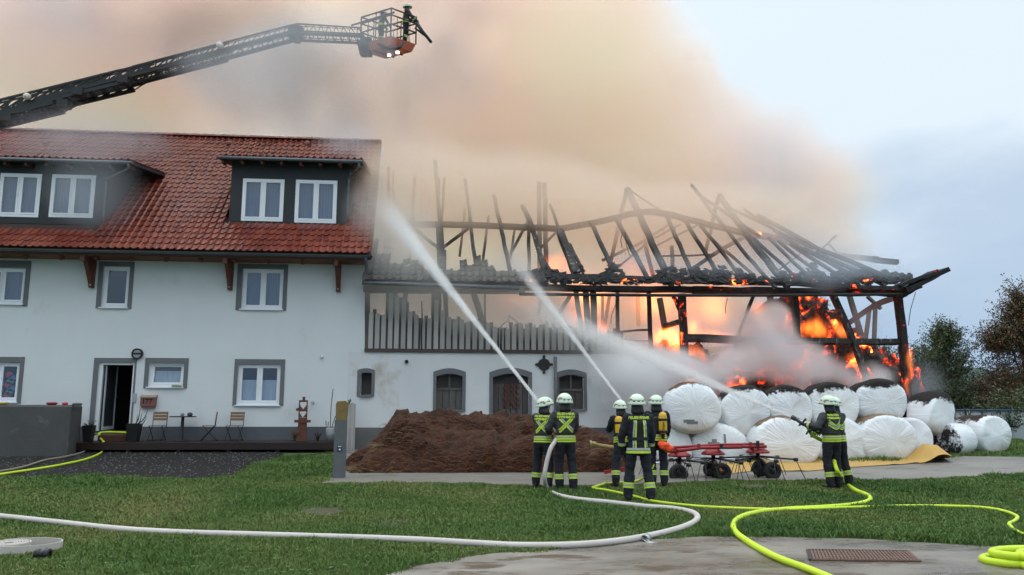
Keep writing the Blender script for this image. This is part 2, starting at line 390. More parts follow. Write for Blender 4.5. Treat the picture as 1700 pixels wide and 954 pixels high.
def ember_mat(name, base, base2, scale, lo, hi, strength, zfade=None):
    m = mat(name); nt = m.node_tree; b = nt.nodes['Principled BSDF']; x = NX(nt)
    ge = x.n('ShaderNodeNewGeometry'); p = ge.outputs['Position']
    n0 = x.noise(p, scale*3, 6, .7); nt.links.new(x.ramp(n0, [(.35, base), (.7, base2)]), b.inputs['Base Color']); b.inputs['Roughness'].default_value = .9
    a = x.noise(p, scale, 6, .62, .8); c = x.noise(p, scale*.28, 2, .5)
    e = x.m('MULTIPLY', x.mapr(a, lo, hi), x.mapr(c, .45, .6))
    nt.links.new(x.ramp(e, [(0., (.0,.0,.0)), (.25, (.5,.02,.005)), (.6, (1.,.13,.015)), (1., (1.,.42,.07))]), b.inputs['Emission Color'])
    x.put(b.inputs['Emission Strength'], x.m('MULTIPLY', e, strength))
    bp = x.n('ShaderNodeBump'); bp.inputs['Strength'].default_value = .9; bp.inputs['Distance'].default_value = .08; x.put(bp.inputs['Height'], n0); nt.links.new(bp.outputs[0], b.inputs['Normal'])
    return m
M_hayfire = ember_mat('smouldering_hay', (.012,.010,.009), (.085,.07,.055), 1.1, .50, .66, 5)
M_charember = ember_mat('glowing_timber', (.010,.010,.011), (.04,.035,.033), 2.2, .57, .68, 5)
# ================================================================== GROUND
def gxy(pp): return [(atG(*p).x, atG(*p).y) for p in pp]
bm_ = MB()
ys = [-60, -12, -1.5, 900]
bm_.add([(x, y, gz(y)-.02) for y in ys for x in (-700, 700)], [(2*i, 2*i+1, 2*i+3, 2*i+2) for i in range(3)])
tag(bm_.build('ground', M_field, org=(0,0,0)), kind='structure')
apron_edge = [(640,956),(700,940),(760,928),(820,920),(900,916),(1000,906),(1090,896),(1165,892),(1300,892),(1450,896),(1560,904),(1640,907),(1700,906),(1790,905)]
AP = gxy(apron_edge)
sheet('concrete_apron', AP+[(9,-24),(9,-32),(-4,-32),(-1.5,-19)], .012, M_apron, .05)
yard_edge = [(535,802),(700,801),(860,806),(1000,806),(1200,798),(1440,797),(1570,793),(1700,786),(1800,782)]
YE = gxy(yard_edge)
sheet('concrete_yard', YE+gxy([(1800,762),(1700,759),(1590,757)])+[(15.5,.2),(15.5,11),(-2.9,11),(-2.9,.0)], .008, M_conc, .05)
gr = [(-90,800),(0,794),(150,789),(330,796),(390,791),(415,772),(470,757)]
sheet('gravel_drive', gxy(gr)+[(-4.9,-.05),(-21,-.05)], .006, M_gravel, .28, .25)
lawn_poly = gxy([(-150,806),(0,794),(150,789),(330,796),(390,791),(415,772),(480,756),(552,752),(556,790),(535,803),(700,802),(860,807),(1000,807),(1200,799),(1440,798),(1570,794),(1700,787),(1820,782)])+[(11,-15),(8.2,-17)]+AP[::-1][1:]+[(-1.5,-19),(-9,-20),(-16,-14)]
lawn = sheet('lawn', lawn_poly, .003, M_soil, .05)
verge_poly = gxy([(1205,772),(1290,765),(1420,767),(1520,766),(1600,758),(1700,757),(1800,758),(1800,726),(1560,726)])

import numpy as np
def in_poly(px, py, poly):
    c = np.zeros(len(px), bool); n = len(poly)
    for i in range(n):
        x0, y0 = poly[i]; x1, y1 = poly[(i+1) % n]
        if y0 == y1: continue
        k = ((y0 > py) != (y1 > py)) & (px < (x1-x0)*(py-y0)/(y1-y0)+x0); c ^= k
    return c
def grass_mesh(name, poly, bounds, seed, k, hgt):
    r = np.random.default_rng(seed); x0, x1, y0, y1 = bounds
    n = int(k*(x1-x0)*(y1-y0)); px = r.uniform(x0, x1, n); py = r.uniform(y0, y1, n)
    dist = np.hypot(px, py+25); keep = r.random(n) < np.clip(9.5/dist, 0, 1)**2
    keep &= np.abs(px-(py+25)*.087) < (py+25)*.74
    jx = px+.07*np.sin(py*9+px*4)+r.normal(0, .035, n); jy = py+.06*np.sin(px*7)+r.normal(0, .035, n)
    keep &= in_poly(jx, jy, poly); px = px[keep]; py = py[keep]; n = len(px)
    cl = np.sin(px*1.7+1.3*np.sin(py*1.1))*np.sin(py*2.1+1.7*np.sin(px*.9))+.6*np.sin(px*5.1+py*3.3)*np.sin(py*6.2-px*2.2)
    dry = np.array([mnoise.noise(Vector((a*.55, b*.55, 3.3))) for a, b in zip(px, py)])
    bare = np.array([mnoise.noise(Vector((a*.8+9, b*.8, 7.3))) for a, b in zip(px, py)])
    kk = bare < .46+.25*r.random(n); px, py, cl, dry = px[kk], py[kk], cl[kk], dry[kk]; n = len(px)
    dist = np.hypot(px, py+25)
    h = hgt*(.65+.35*r.random(n))*(1+.35*cl)*np.where(r.random(n) < .03, 1.6, 1); w = (.0030+.0028*r.random(n))*np.clip(dist/8., 1, 2.4)
    h *= np.where(dry < -.22, 1.55, 1.); a = r.uniform(0, 2*np.pi, n); lean = h*(.25+.8*r.random(n)); la = a+r.normal(0, 1.2, n)
    z = np.where(py < -12, 0, np.where(py > -1.5, .28, .28*(py+12)/10.5))+.003
    dx, dy = np.cos(a)*w, np.sin(a)*w; lx, ly = np.cos(la)*lean, np.sin(la)*lean
    V = np.empty((n, 5, 3), np.float32)
    V[:,0] = np.c_[px-dx, py-dy, z]; V[:,1] = np.c_[px+dx, py+dy, z]
    V[:,2] = np.c_[px+dx*.8+lx*.35, py+dy*.8+ly*.35, z+h*.6]; V[:,3] = np.c_[px-dx*.8+lx*.35, py-dy*.8+ly*.35, z+h*.6]
    V[:,4] = np.c_[px+lx, py+ly, z+h]
    me = bpy.data.meshes.new(name); me.vertices.add(n*5); me.vertices.foreach_set('co', V.ravel())
    base = np.arange(n)[:,None]*5; lv = np.concatenate([base+np.array([0,1,2,3]), base+np.array([3,2,4])], 1).astype(np.int32)
    me.loops.add(n*7); me.loops.foreach_set('vertex_index', lv.ravel()); me.polygons.add(n*2)
    ls = (np.arange(n)[:,None]*7+np.array([0,4])).astype(np.int32); me.polygons.foreach_set('loop_start', ls.ravel())
    at = me.attributes.new('shade', 'FLOAT', 'POINT'); s = np.clip(.5+.55*dry+r.normal(0,.16,n), 0, 1); at.data.foreach_set('value', np.repeat(s, 5).astype(np.float32))
    me.update(); me.validate(); me.materials.append(M_grass)
    o = bpy.data.objects.new(name, me); COL.objects.link(o); ORG[o.name] = Vector(); return o
M_grass = mat('grass_blade'); x_ = NX(M_grass.node_tree); b_ = M_grass.node_tree.nodes['Principled BSDF']
at_ = x_.n('ShaderNodeAttribute'); at_.attribute_name = 'shade'
M_grass.node_tree.links.new(x_.ramp(at_.outputs['Fac'], [(0, (.050,.115,.024)), (.5, (.095,.165,.036)), (.85, (.16,.20,.055)), (1, (.26,.22,.09))]), b_.inputs['Base Color'])
b_.inputs['Roughness'].default_value = .55; b_.inputs['Specular IOR Level'].default_value = .25
tag(grass_mesh('grass', lawn_poly, (-17, 17, -19, -1.5), 5, 5200, .05), 'short wet lawn grass around the fire hoses', 'grass', kind='stuff')
tag(grass_mesh('rough_grass', verge_poly, (6, 26, -7, 9), 6, 2600, .09), 'rough grass verge at the foot of the white bales', 'grass', kind='stuff')
mb = MB(); r0 = random.Random(11); gp = gxy(gr)+[(-4.9,-.05),(-21,-.05)]
for i in range(1500):
    x = r0.uniform(-14, -4.5); y = r0.uniform(-7.5, -1.4)
    if not in_poly(np.array([x]), np.array([y]), gp)[0]: continue
    s_ = r0.uniform(.008,.026); c = Vector((x, y, gz(y)+.008)); a = r0.uniform(0,6)
    V = [c+Vector((math.cos(a+k*1.57)*s_*r0.uniform(.7,1.2), math.sin(a+k*1.57)*s_*r0.uniform(.7,1.2), 0)) for k in range(4)]+[c+Vector((r0.uniform(-.3,.3)*s_, 0, s_*.8))]
    mb.add(V, [(0,1,4),(1,2,4),(2,3,4),(3,0,4)])
tag(mb.build('pebbles', pm('pebble', (.085,.08,.08), .8, (.17,.165,.16), 30, .8), org=(0,0,0)), 'small stones strewn over the dark gravel drive', 'gravel', kind='stuff')
# clover leaves and fallen leaf flecks
mb = MB(); r0 = random.Random(3)
for i in range(2600):
    y = -17.2+10*r0.random()**1.6; x = r0.uniform(-9, 11)
    if not in_poly(np.array([x]), np.array([y]), lawn_poly)[0] or mnoise.noise(Vector((x*.7, y*.7, 1))) < -.05: continue
    z = gz(y)+.02+.03*r0.random()
    for k in range(3):
        a = k*2.1+r0.random(); c = Vector((x+.014*math.cos(a), y+.014*math.sin(a), z)); s = .011
        mb.add([c+Vector((s,0,.004*r0.random())), c+Vector((0,s,.006)), c+Vector((-s,0,.0)), c+Vector((0,-s,.004))], [(0,1,2,3)])
tag(mb.build('clover', pm('clover_leaf', (.07,.15,.035), .6, (.10,.19,.06), 3, .6), org=(0,0,0)), 'clover leaves scattered through the lawn', 'clover', kind='stuff')

# ================================================================== HOUSE
HX0, HX1 = -21.0, -2.47
house = thing('house', 'white rendered farmhouse with red tiled roof and two dark dormers', 'house', (-11, 0, .28))
RD = Vector((0, 6.1, 5.65)).normalized(); RN = Vector((0, -5.65, 6.1)).normalized(); RE = Vector((0, -.9, 6.27))
def rz_(y): return RE.z+(y+.9)*5.65/6.1
def rect_px(l, t, r, b, y=0.0):
    return ((atY(l,t,y).x+atY(l,b,y).x)/2, (atY(r,t,y).x+atY(r,b,y).x)/2, (atY(l,b,y).z+atY(r,b,y).z)/2, (atY(l,t,y).z+atY(r,t,y).z)/2)
def wall_mesh(mb, x0, x1, z0, z1, y0, y1, holes, mi=0):
    xs = sorted({x0, x1, *[h[0] for h in holes], *[h[1] for h in holes]}); zs = sorted({z0, z1, *[h[2] for h in holes], *[h[3] for h in holes]})
    xs = [x for x in xs if x0 <= x <= x1]; zs = [z for z in zs if z0 <= z <= z1]
    ins = lambda i, j: 0 <= i < len(xs)-1 and 0 <= j < len(zs)-1 and not any(h[0] < (xs[i]+xs[i+1])/2 < h[1] and h[2] < (zs[j]+zs[j+1])/2 < h[3] for h in holes)
    for i in range(len(xs)-1):
        for j in range(len(zs)-1):
            if not ins(i, j): continue
            a, b, c, d = xs[i], xs[i+1], zs[j], zs[j+1]
            mb.add([(a,y0,c),(b,y0,c),(b,y0,d),(a,y0,d)], [(0,1,2,3)], mi); mb.add([(a,y1,c),(b,y1,c),(b,y1,d),(a,y1,d)], [(3,2,1,0)], mi)
            if not ins(i-1, j): mb.add([(a,y0,c),(a,y0,d),(a,y1,d),(a,y1,c)], [(0,1,2,3)], mi)
            if not ins(i+1, j): mb.add([(b,y0,c),(b,y0,d),(b,y1,d),(b,y1,c)], [(3,2,1,0)], mi)
            if not ins(i, j-1): mb.add([(a,y0,c),(b,y0,c),(b,y1,c),(a,y1,c)], [(3,2,1,0)], mi)
            if not ins(i, j+1): mb.add([(a,y0,d),(b,y0,d),(b,y1,d),(a,y1,d)], [(0,1,2,3)], mi)
def window(parent, R, y, n=2, curtain=None, sill=True, open_tilt=0, name='window'):
    """white framed casement in the opening R=(x0,x1,z0,z1); y is the frame's front"""
    x0, x1, z0, z1 = R; fw = .065; m = MB()
    m.box(x0, x0+fw, y, y+.07, z0, z1); m.box(x1-fw, x1, y, y+.07, z0, z1); m.box(x0+fw, x1-fw, y, y+.07, z0, z0+fw*1.3); m.box(x0+fw, x1-fw, y, y+.07, z1-fw, z1)
    if n == 2: xm = (x0+x1)/2; m.box(xm-.03, xm+.03, y+.004, y+.066, z0+fw*1.3, z1-fw)
    w = m.build(name, M_pvc, parent)
    xs = [(x0+fw, x1-fw)] if n == 1 else [(x0+fw, xm-.03), (xm+.03, x1-fw)]
    for k, (a, b) in enumerate(xs):
        c, d = z0+fw*1.3, z1-fw; s = .055; m = MB(); t = open_tilt
        def T(px, pz, yy): return (px, yy+t*(pz-c)/(d-c), pz)
        def tb(xa, xb, za, zb):
            vs = [T(X, Z, Y) for Y in (y-.012, y+.05) for X, Z in ((xa,za),(xb,za),(xb,zb),(xa,zb))]
            m.add(vs, [(0,1,2,3),(7,6,5,4),(0,4,5,1),(1,5,6,2),(2,6,7,3),(3,7,4,0)])
        tb(a, a+s, c, d); tb(b-s, b, c, d); tb(a+s, b-s, c, c+s); tb(a+s, b-s, d-s, d)
        if n == 2 and k == 0: m.box(b-.03, b-.012, y-.035, y-.013, (c+d)/2-.06, (c+d)/2+.06)
        m.build('sash', M_pvc, w)
        m = MB(); m.add([T(a+s, c+s, y+.02), T(b-s, c+s, y+.02), T(b-s, d-s, y+.02), T(a+s, d-s, y+.02)], [(0,1,2,3)]); m.build('pane', M_glass, w)
        if curtain:
            cm, f0, f1 = curtain; m = MB(); k2 = 24; vs = []
            za, zb = c+(d-c)*f0, c+(d-c)*f1
            for i in range(k2+1):
                X = a+(b-a)*i/k2; Y = y+.13+.012*math.sin(i*1.9+k); vs += [(X, Y, za), (X, Y, zb)]
            m.add(vs, [(2*i, 2*i+2, 2*i+3, 2*i+1) for i in range(k2)], 0, True); m.build('curtain', cm, w)
    if sill:
        m = MB(); m.box(x0-.04, x1+.04, y-.17, y+.0, z0-.035, z0-.002); m.build('sill', M_pvc, w)
    return w
WIN = [  # frame rect px, surround rect px, sashes, curtain, tilt
    ((-38,444,41,504),(-48,432,49,508), 2, (M_curtain,0,1), 0),
    ((170,442,214,510),(162,434,221,512), 1, None, .015),
    ((402,446,470,513),(393,438,477,515), 2, (M_curtain,0,1), 0),
    ((-38,601,31,667),(-50,592,38,669), 2, None, 0),
    ((247,602,305,642),(240,594,312,644), 1, (M_lace,0,.7), .06),
    ((394,604,465,672),(388,596,472,673), 2, (M_lace,0,.62), 0)]
DOOR = rect_px(160, 601, 220, 715); DS = rect_px(152, 594, 223, 715)
holes = [rect_px(*w[0]) for w in WIN]+[DOOR]
zsplit = atY(605,584).z; xb = atY(577,640).x
mb = MB(); wall_mesh(mb, HX0, HX1, .1, 7.0, 0, .3, holes+[(xb, HX1+1, 0, zsplit)])
mb.build('wall', M_white, house)
mb = MB()   # gable walls and rear wall
for gx in (HX1-.3, HX0):
    mb.add([(gx+a, yy, zz) for a in (0,.3) for yy, zz in ((.302,.1),(10.4,.1),(10.4,6.8),(5.2,11.75),(.302,7.2))], [(4,3,2,1,0),(5,6,7,8,9)]+[(i,(i+1)%5,5+(i+1)%5,5+i) for i in range(5)])
mb.box(HX0+.3, HX1-.3, 10.1, 10.4, .1, 6.8); mb.build('gable_wall', M_white, house, fixn=True)
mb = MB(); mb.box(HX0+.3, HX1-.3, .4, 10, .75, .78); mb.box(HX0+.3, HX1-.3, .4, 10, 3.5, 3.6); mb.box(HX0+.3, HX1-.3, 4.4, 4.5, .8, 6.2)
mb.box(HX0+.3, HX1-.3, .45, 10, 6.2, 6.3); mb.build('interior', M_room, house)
zp = atY(400,708).z
mb = MB(); mb.box(DS[1]+.002, xb-.01, -.018, .0, .1, zp); mb.box(HX0, DS[0]-.002, -.018, 0, .1, zp); mb.build('plinth', M_plinth, house)
for (fr, su, n, cur, tilt), R in zip(WIN, holes):
    s = rect_px(*su); m = MB(); e = .022
    m.box(s[0], R[0], -e, .0, s[2], s[3]); m.box(R[1], s[1], -e, .0, s[2], s[3]); m.box(R[0], R[1], -e, .0, R[3], s[3])
    m.build('window_surround', M_grey, house)
    window(house, R, .09, n, cur, True, tilt)
s = DS; m = MB(); m.box(s[0], DOOR[0], -.022, 0, DOOR[2], s[3]); m.box(DOOR[1], s[1], -.022, 0, DOOR[2], s[3]); m.box(DOOR[0], DOOR[1], -.022, 0, DOOR[3], s[3]); m.build('door_surround', M_grey, house)
x0, x1, z0, z1 = DOOR; m = MB(); m.box(x0, x0+.1, .06, .14, z0, z1); m.box(x1-.07, x1, .06, .14, z0, z1); m.box(x0+.1, x1-.07, .06, .14, z1-.08, z1); df = m.build('door_frame', M_pvc, house)
m = MB(); m.box(x0+.1, x0+.16, .14, 1.05, z0+.01, z1-.09); dl = m.build('door', pm('grey_door_leaf', (.045,.05,.052), .3), house)
m = MB(); m.box(x0+.161, x0+.172, .145, .23, z0+.02, z1-.1); m.box(x0+.161, x0+.172, .96, 1.04, z0+.02, z1-.1); m.box(x0+.161, x0+.172, .231, .959, z0+.02, z0+.12); m.build('leaf_frame', M_pvc, dl)
m = MB(); m.bar((x0+.17, .98, z0+1.02), (x0+.23, .98, z0+1.02), .02); m.bar((x0+.22, .99, z0+1.02), (x0+.22, .86, z0+1.02), .018); m.build('handle', M_metal, dl)
m = MB(); m.box(x0, x1, -.03, .3, z0-.06, z0+.0); m.build('threshold', M_zinc, house)
# colourful stained pane in the lowest window at the edge of the picture
R = holes[3]; m = MB()
for i in range(7):
    a = R[1]-.46+.05*(i % 3); b = R[2]+.2+.13*i*.8; m.add([(a+.12*math.cos(t)+.1, .122, b+.1*math.sin(t)) for t in [k*1.05+i for k in range(6)]], [(0,1,2,3,4,5)], i % 3)
m.build('window_picture', [pm('picture_red',(.35,.05,.08),.5), pm('picture_green',(.08,.22,.13),.5), pm('picture_blue',(.08,.16,.30),.5)], house, fixn=True)
# roof deck, eave boards, gutter
mb = MB(); T_ = -.075
for x0, x1 in ((HX0-.2, -2.30),):
    P = [(-.86, rz_(-.86)), (5.2, rz_(5.2)), (11.26, rz_(-.86)), (11.26, rz_(-.86)-.16), (5.2, rz_(5.2)-.2), (-.86, rz_(-.86)-.16)]
    mb.add([(x-(.30 if x > -5 and abs(y-5.2) < .1 else 0), y, z+T_) for x in (x0, x1) for y, z in P], [(0,1,2,3,4,5),(11,10,9,8,7,6)]+[(i,6+i,6+(i+1)%6,(i+1)%6) for i in range(6)])
mb.build('roof', pm('roof_deck', (.05,.03,.025), .9), house, fixn=True)
mb = MB(); pts = [(HX0, -.99, 6.17), (-10, -.99, 6.175), (-2.24, -.99, 6.18)]
for i, a0 in enumerate(range(180, 361, 30)): pass
prof = [(-.07*math.cos(rad(a)), -.065*math.sin(rad(a))) for a in range(0, 181, 20)]
vs = [(x, -.99+p, 6.19+q) for x in (HX0-.2, -2.22) for p, q in prof]; k = len(prof)
mb.add(vs, [(i, i+1, k+i+1, k+i) for i in range(k-1)], 0, True); mb.add([(x, -.99+p*.9, 6.19+q*.9) for x in (HX0-.2, -2.22) for p, q in prof], [(k+i, k+i+1, i+1, i) for i in range(k-1)], 0, True)
mb.add([(-2.22, -.99+p, 6.19+q) for p, q in prof], [tuple(range(k))]); mb.build('gutter', M_zinc, house)
mb = MB(); mb.tube(spline([(-2.42,-.95,6.14),(-2.42,-.93,6.0),(-2.44,-.45,5.85),(-2.55,-.12,5.72),(-2.55,-.1,5.5)], 5), .05); mb.build('downpipe', M_zinc, house)
for px in (148, 380, 561):
    p = atY(px, 440, -.35); X = p.x; m = MB()
    m.bar((X, -.85, 5.98), (X, .0, 5.98), .13, .16); m.prism([(0,0)]*0 or [(X-.06, 5.18), (X+.06, 5.18), (X+.07, 5.9), (X-.07, 5.9)], -.16, -.003)
    m.add([(X+a, y, z) for a in (-.055,.055) for y, z in ((-.16,5.25),(-.16,5.9),(-.62,5.9))], [(0,1,2),(5,4,3),(0,3,4,1),(1,4,5,2),(2,5,3,0)])
    b = m.build('bracket', M_wood, house, fixn=True); m = MB(); m.lathe([(.0,-.19),(.03,-.18),(.035,-.16)], (X, 0, 5.27), 8, axis='y'); m.build('bolt', M_metal, b)
X = HX0+.3
while X < HX1-.3:
    m = MB(); m.bar((X, -.72, 5.96+.02), (X, -.004, 5.96+.66), .09, .13); m.build('rafter_end', M_wood, house); X += 1.02
mb = MB(); mb.box(HX0, HX1, -.80, .0, 6.02+.05, 6.02+.075); mb.build('soffit', pm('soffit', (.20,.08,.05), .8), house)
# dormers
DR = []
def dormer(fx0, fx1, rx0, rx1, top_px, wins, xin=None):
    pb = atPlane((fx0+fx1)/2, 367, RE, RN); yd = pb.y; zb = rz_(yd)-.05
    X0 = atY(fx0, 330, yd).x; X1 = atY(fx1, 330, yd).x; ze = atY((fx0+fx1)/2, top_px+6, yd-.35).z; sl = .16
    yi = (ze+.08-sl*(yd)-RE.z-.9*5.65/6.1)/(5.65/6.1-sl); RX0 = atY(rx0, top_px, yd-.4).x; RX1 = atY(rx1, top_px, yd-.4).x
    DR.append((X0-.02, X1+.02, yd, yi+.05, RX0, RX1))
    H = [rect_px(*w, yd) for w in wins]; m = MB(); wall_mesh(m, X0, X1, zb, ze-.02+.1, yd, yd+.15, H)
    for X in (X0, X1-.1):     # cheeks
        V = [(X+a, y, z) for a in (0, .1) for y, z in ((yd+.152, zb), (yi+.3, rz_(yi+.3)-.1), (yi+.0, ze+.0), (yd+.152, ze-.02))]
        m.add(V, [(0,1,2,3),(7,6,5,4),(0,4,5,1),(1,5,6,2),(2,6,7,3),(3,7,4,0)])
    d = m.build('dormer', M_dark, house, fixn=True)
    m = MB(); V = [(x, y, z) for x in (RX0, RX1) for y, z in ((yd-.42, ze), (yi+.2, ze+sl*(yi+.62-yd)), (yi+.2, ze+sl*(yi+.62-yd)+.1), (yd-.42, ze+.1))]
    m.add(V, [(3,2,1,0),(4,5,6,7),(0,1,5,4),(1,2,6,5),(2,3,7,6),(3,0,4,7)]); m.build('dormer_roof', M_dark, d, fixn=True)
    m = MB(); m.tube([(RX0-.05, yd-.49, ze+.05), (RX1+.02, yd-.49, ze+.05)], .06); m.build('gutter', M_zinc, d)
    pxx = X1-.03; m = MB(); m.tube(spline([(RX1-.15, yd-.49, ze+.02), (RX1-.15, yd-.45, ze-.15), (pxx, yd-.1, ze-.4), (pxx, yd-.07, ze-.5), (pxx, yd-.07, zb+.1)], 4), .035); m.build('downpipe', M_zinc, d)
    m = MB(); x = RX0+.1
    while x < RX1-.1: m.bar((x, yd-.4, ze-.045), (x, yd+.0, ze-.03), .08, .09); x += .62
    m.build('rafter_end', M_wood, d)
    for h in H: window(house, h, yd-.02, 2, (M_curtain, 0, 1), False)
    # tiles on the dormer roof
    m = MB(); nrow = int((yi+.5-yd)/.32)+1; n = int((RX1-RX0)/.215)
    for j in range(nrow):
        for i in range(n):
            y = yd-.47+j*.32; tile_into(m, Vector((RX0+.02+i*.215, y, ze+.125+sl*(y-yd+.42))), Vector((0, 1, sl)).normalized())
    o = m.build('dormer_tiles', M_tile, d); o['kind'] = 'stuff'
TP = [(0,.022),(.15,-.004),(.42,-.010),(.68,.0),(.84,.034),(1.0,.044),(1.13,.026)]
def tile_verts():
    vs = []; fs = []
    for v, lift in ((0.,.036),(.385,.004)):
        for u, z in TP: vs.append((u*.215, v, z+lift))
    n = len(TP)
    for u, z in TP: vs.append((u*.215, .0, z+.012))
    for i in range(n-1): fs += [(i, i+1, n+i+1, n+i), (2*n+i, 2*n+i+1, i+1, i)]
    return vs, fs
TV, TF = tile_verts()
def tile_into(m, p, d, jit=.003):
    nrm = Vector((1,0,0)).cross(d); a = rng.uniform(-jit, jit)
    m.add([p+Vector((1,0,0))*v[0]+d*(v[1]+a)+nrm*(v[2]+a) for v in TV], TF, 0, False)
dormer(382, 580, 364, 603, 263, [(402,297,471,367), (490,299,559,370)])
dormer(-190, 177, -210, 222, 262, [(-172,287,-102,358), (-2,288,67,360), (84,290,157,361)])
me_tile = bpy.data.meshes.new('roof_tile'); me_tile.from_pydata(TV, [], TF); me_tile.materials.append(M_tile)
rest = MB(); cnt = 0; NR = 25; NCOL = int((19.2)/.215); X1 = -2.30
rotm = Matrix((Vector((1,0,0)), RD, RN)).transposed()
tiles = []
for j in range(NR):
    for i in range(NCOL):
        x = X1-.245-i*.215; p = RE+RD*(j*.334)+Vector((x-.30*j/25, 0, 0)); yc = p.y+.12
        if any(a-.12 < x+.1 < b+.0 and c-.25 < yc < d for a, b, c, d, e, f in DR): continue
        tiles.append((j, i, p))
vis = sorted([t for t in tiles if t[2].x > -14.2], key=lambda t: (t[0], t[1]))
single = set((t[0], t[1]) for t in vis[:298])
for j, i, p in tiles:
    q = p+RN*rng.uniform(-.002,.004)+RD*rng.uniform(-.006,.006)
    if (j, i) in single: inst('roof_tile', me_tile, house, q, rotm @ Matrix.Rotation(rng.uniform(-.012,.012), 3, 'Z'))
    else: tile_into(rest, q, RD)
    if j in (21, 22) and i in (8, 16, 29, 47): # vent tiles near the ridge
        pass
o = rest.build('upper_roof_tiles', M_tile, house); o['kind'] = 'stuff'
for px in (76, 382, 510, 582):
    c = atPlane(px, 240, RE, RN); m = MB(); m.lathe([(.0,.16),(.10,.13),(.13,.05),(.13,-.02)], c, 10); m.build('vent_tile', M_tile, house)
me_r = MB(); a = [(0.0, -.0)];
pr = [(-.14*math.cos(rad(t)), .10*math.sin(rad(t))-.02) for t in range(0, 181, 30)]
me_r.add([(x, y*k, z*k) for x, k in ((0,1.12),(.38,.95)) for y, z in pr], [(i, i+1, 7+i+1, 7+i) for i in range(6)], 0, True); me_r.add([(0, y*1.12, z*1.12) for y, z in pr], [tuple(range(7))])
me_ridge = me_r.mesh('ridge_tile', M_tile)
for i in range(54): inst('ridge_tile', me_ridge, house, (-2.60-.36*(i+1), 5.2, rz_(5.2)+.04), Matrix.Rotation(rng.uniform(-.02,.02), 3, 'Y'))
# verge board and verge tiles at the gable end
m = MB(); m.bar((-2.28, -.9, rz_(-.9)-.10), (-2.58, 5.2, rz_(5.2)-.10), .03, .22, up=RN); m.build('verge_board', M_wood, house)
# ================================================================== BURNING BARN
barn = thing('burning_barn', 'burnt out timber barn on a white stone base, its bare rafters in flames', 'barn', (6, 0, .28))
BE = Vector((0, -.8, 5.42)); BN = Vector((0, -.9, 1)).normalized(); BD = Vector((0, 1, .9)).normalized()
BE2 = Vector((0, 11.2, 5.42)); BN2 = Vector((0, .9, 1)).normalized()
def at(px, py, pl):
    if pl == 'F': return atPlane(px, py, BE, BN)
    if pl == 'B': return atPlane(px, py, BE2, BN2)
    return atY(px, py, pl)
# lower wall with arched openings
bx1 = atY(1102, 600, 0).x; bz = zsplit
OPN = [rect_px(599,617,617,655), rect_px(724,619,768,680), rect_px(818,619,878,740), rect_px(928,621,969,679)]
OUT = [rect_px(593,611,622,658), rect_px(719,611,773,684), rect_px(812,610,883,740), rect_px(922,613,974,682)]
mb = MB(); wall_mesh(mb, xb, bx1, .1, bz, -.02, .35, OPN); mb.build('wall', M_barnwall, barn)
for k, (i, o) in enumerate(zip(OPN, OUT)):
    m = MB(); ri, ro = (i[1]-i[0])*.10, (o[1]-o[0])*.11; N = 12; e = -.045
    P = []; Q = []
    for q in range(N+1):
        t = q/N; P.append((o[0]+(o[1]-o[0])*t, o[3]-ro+ro*math.sin(math.pi*t))); Q.append((i[0]+(i[1]-i[0])*t, i[3]-ri*1.0-.02+ri*math.sin(math.pi*t)))
    P = [(o[0], o[2])]+P+[(o[1], o[2])]; Q = [(i[0], i[2])]+Q+[(i[1], i[2])]; n = len(P)
    for y in (e, -.0205): m.add([(x, y, z) for x, z in P+Q], [(a, a+1, n+a+1, n+a) if y != e else (n+a, n+a+1, a+1, a) for a in range(n-1)])
    m.add([(x, y, z) for y in (e, -.0205) for x, z in Q], [(a, a+1, n+a+1, n+a) for a in range(n-1)]); m.add([(x, y, z) for y in (e, -.0205) for x, z in P], [(n+a, n+a+1, a+1, a) for a in range(n-1)])
    if k != 2: m.box(i[0]-.03, i[1]+.03, -.10, .06, i[2]-.07, i[2])
    m.build('arched_surround', M_grey, barn, fixn=True)
M_oldwood = pm('old_dark_boards', (.12,.112,.108), .85, (.075,.07,.066), 6, .7, .3, 50, stretch=(1,1,.2), rand=.2)
for k, i in enumerate(OPN):
    m = MB(); m.box(i[0]-.05, i[1]+.05, .20, .34, i[2]-.05, i[3]+.05); m.build('opening_panel', pm('dark_opening', (.06,.055,.052), .9), barn)
    n = {0: 0, 1: 4, 2: 6, 3: 3}[k]
    for q in range(n):
        a = i[0]+(i[1]-i[0])*q/n; b = i[0]+(i[1]-i[0])*(q+1)/n; m = MB(); m.box(a+.008, b-.008, .13+.004*(q % 2), .18, i[2]+.01, i[3]-(.55 if k in (1, 3) else .35)); m.build('plank', M_oldwood, barn)
    if k in (1, 3):
        h = i[3]-.5
        for q in ((i[0], i[1], h-.04, h+.04), ((i[0]+i[1])/2-.03, (i[0]+i[1])/2+.03, h+.041, i[3]), (i[0], i[1], i[2], i[2]+.06)):
            m = MB(); m.box(q[0], q[1], .10, .125, q[2], q[3]); m.build('shutter_rail', M_oldwood, barn)
M_brickred = pm('old_red_brick', (.16,.05,.038), .9, (.09,.04,.032), 8, .7)
i = OPN[2]; x0 = (i[0]+i[1])/2-.38
for r_ in range(9):
    for q in range(3 + r_ % 2):
        m = MB(); m.box(x0+.20+q*.15-(r_ % 2)*.07, x0+.20+q*.15+.09-(r_ % 2)*.07, .085, .128, 1.55+r_*.09, 1.55+r_*.09+.06); m.build('brick', M_brickred, barn)
m = MB(); m.box(xb, bx1, -.05, -.0205, .1, .95); m.build('plinth', pm('barn_plinth', (.10,.10,.10), .9, (.16,.16,.155), 2, .6), barn)
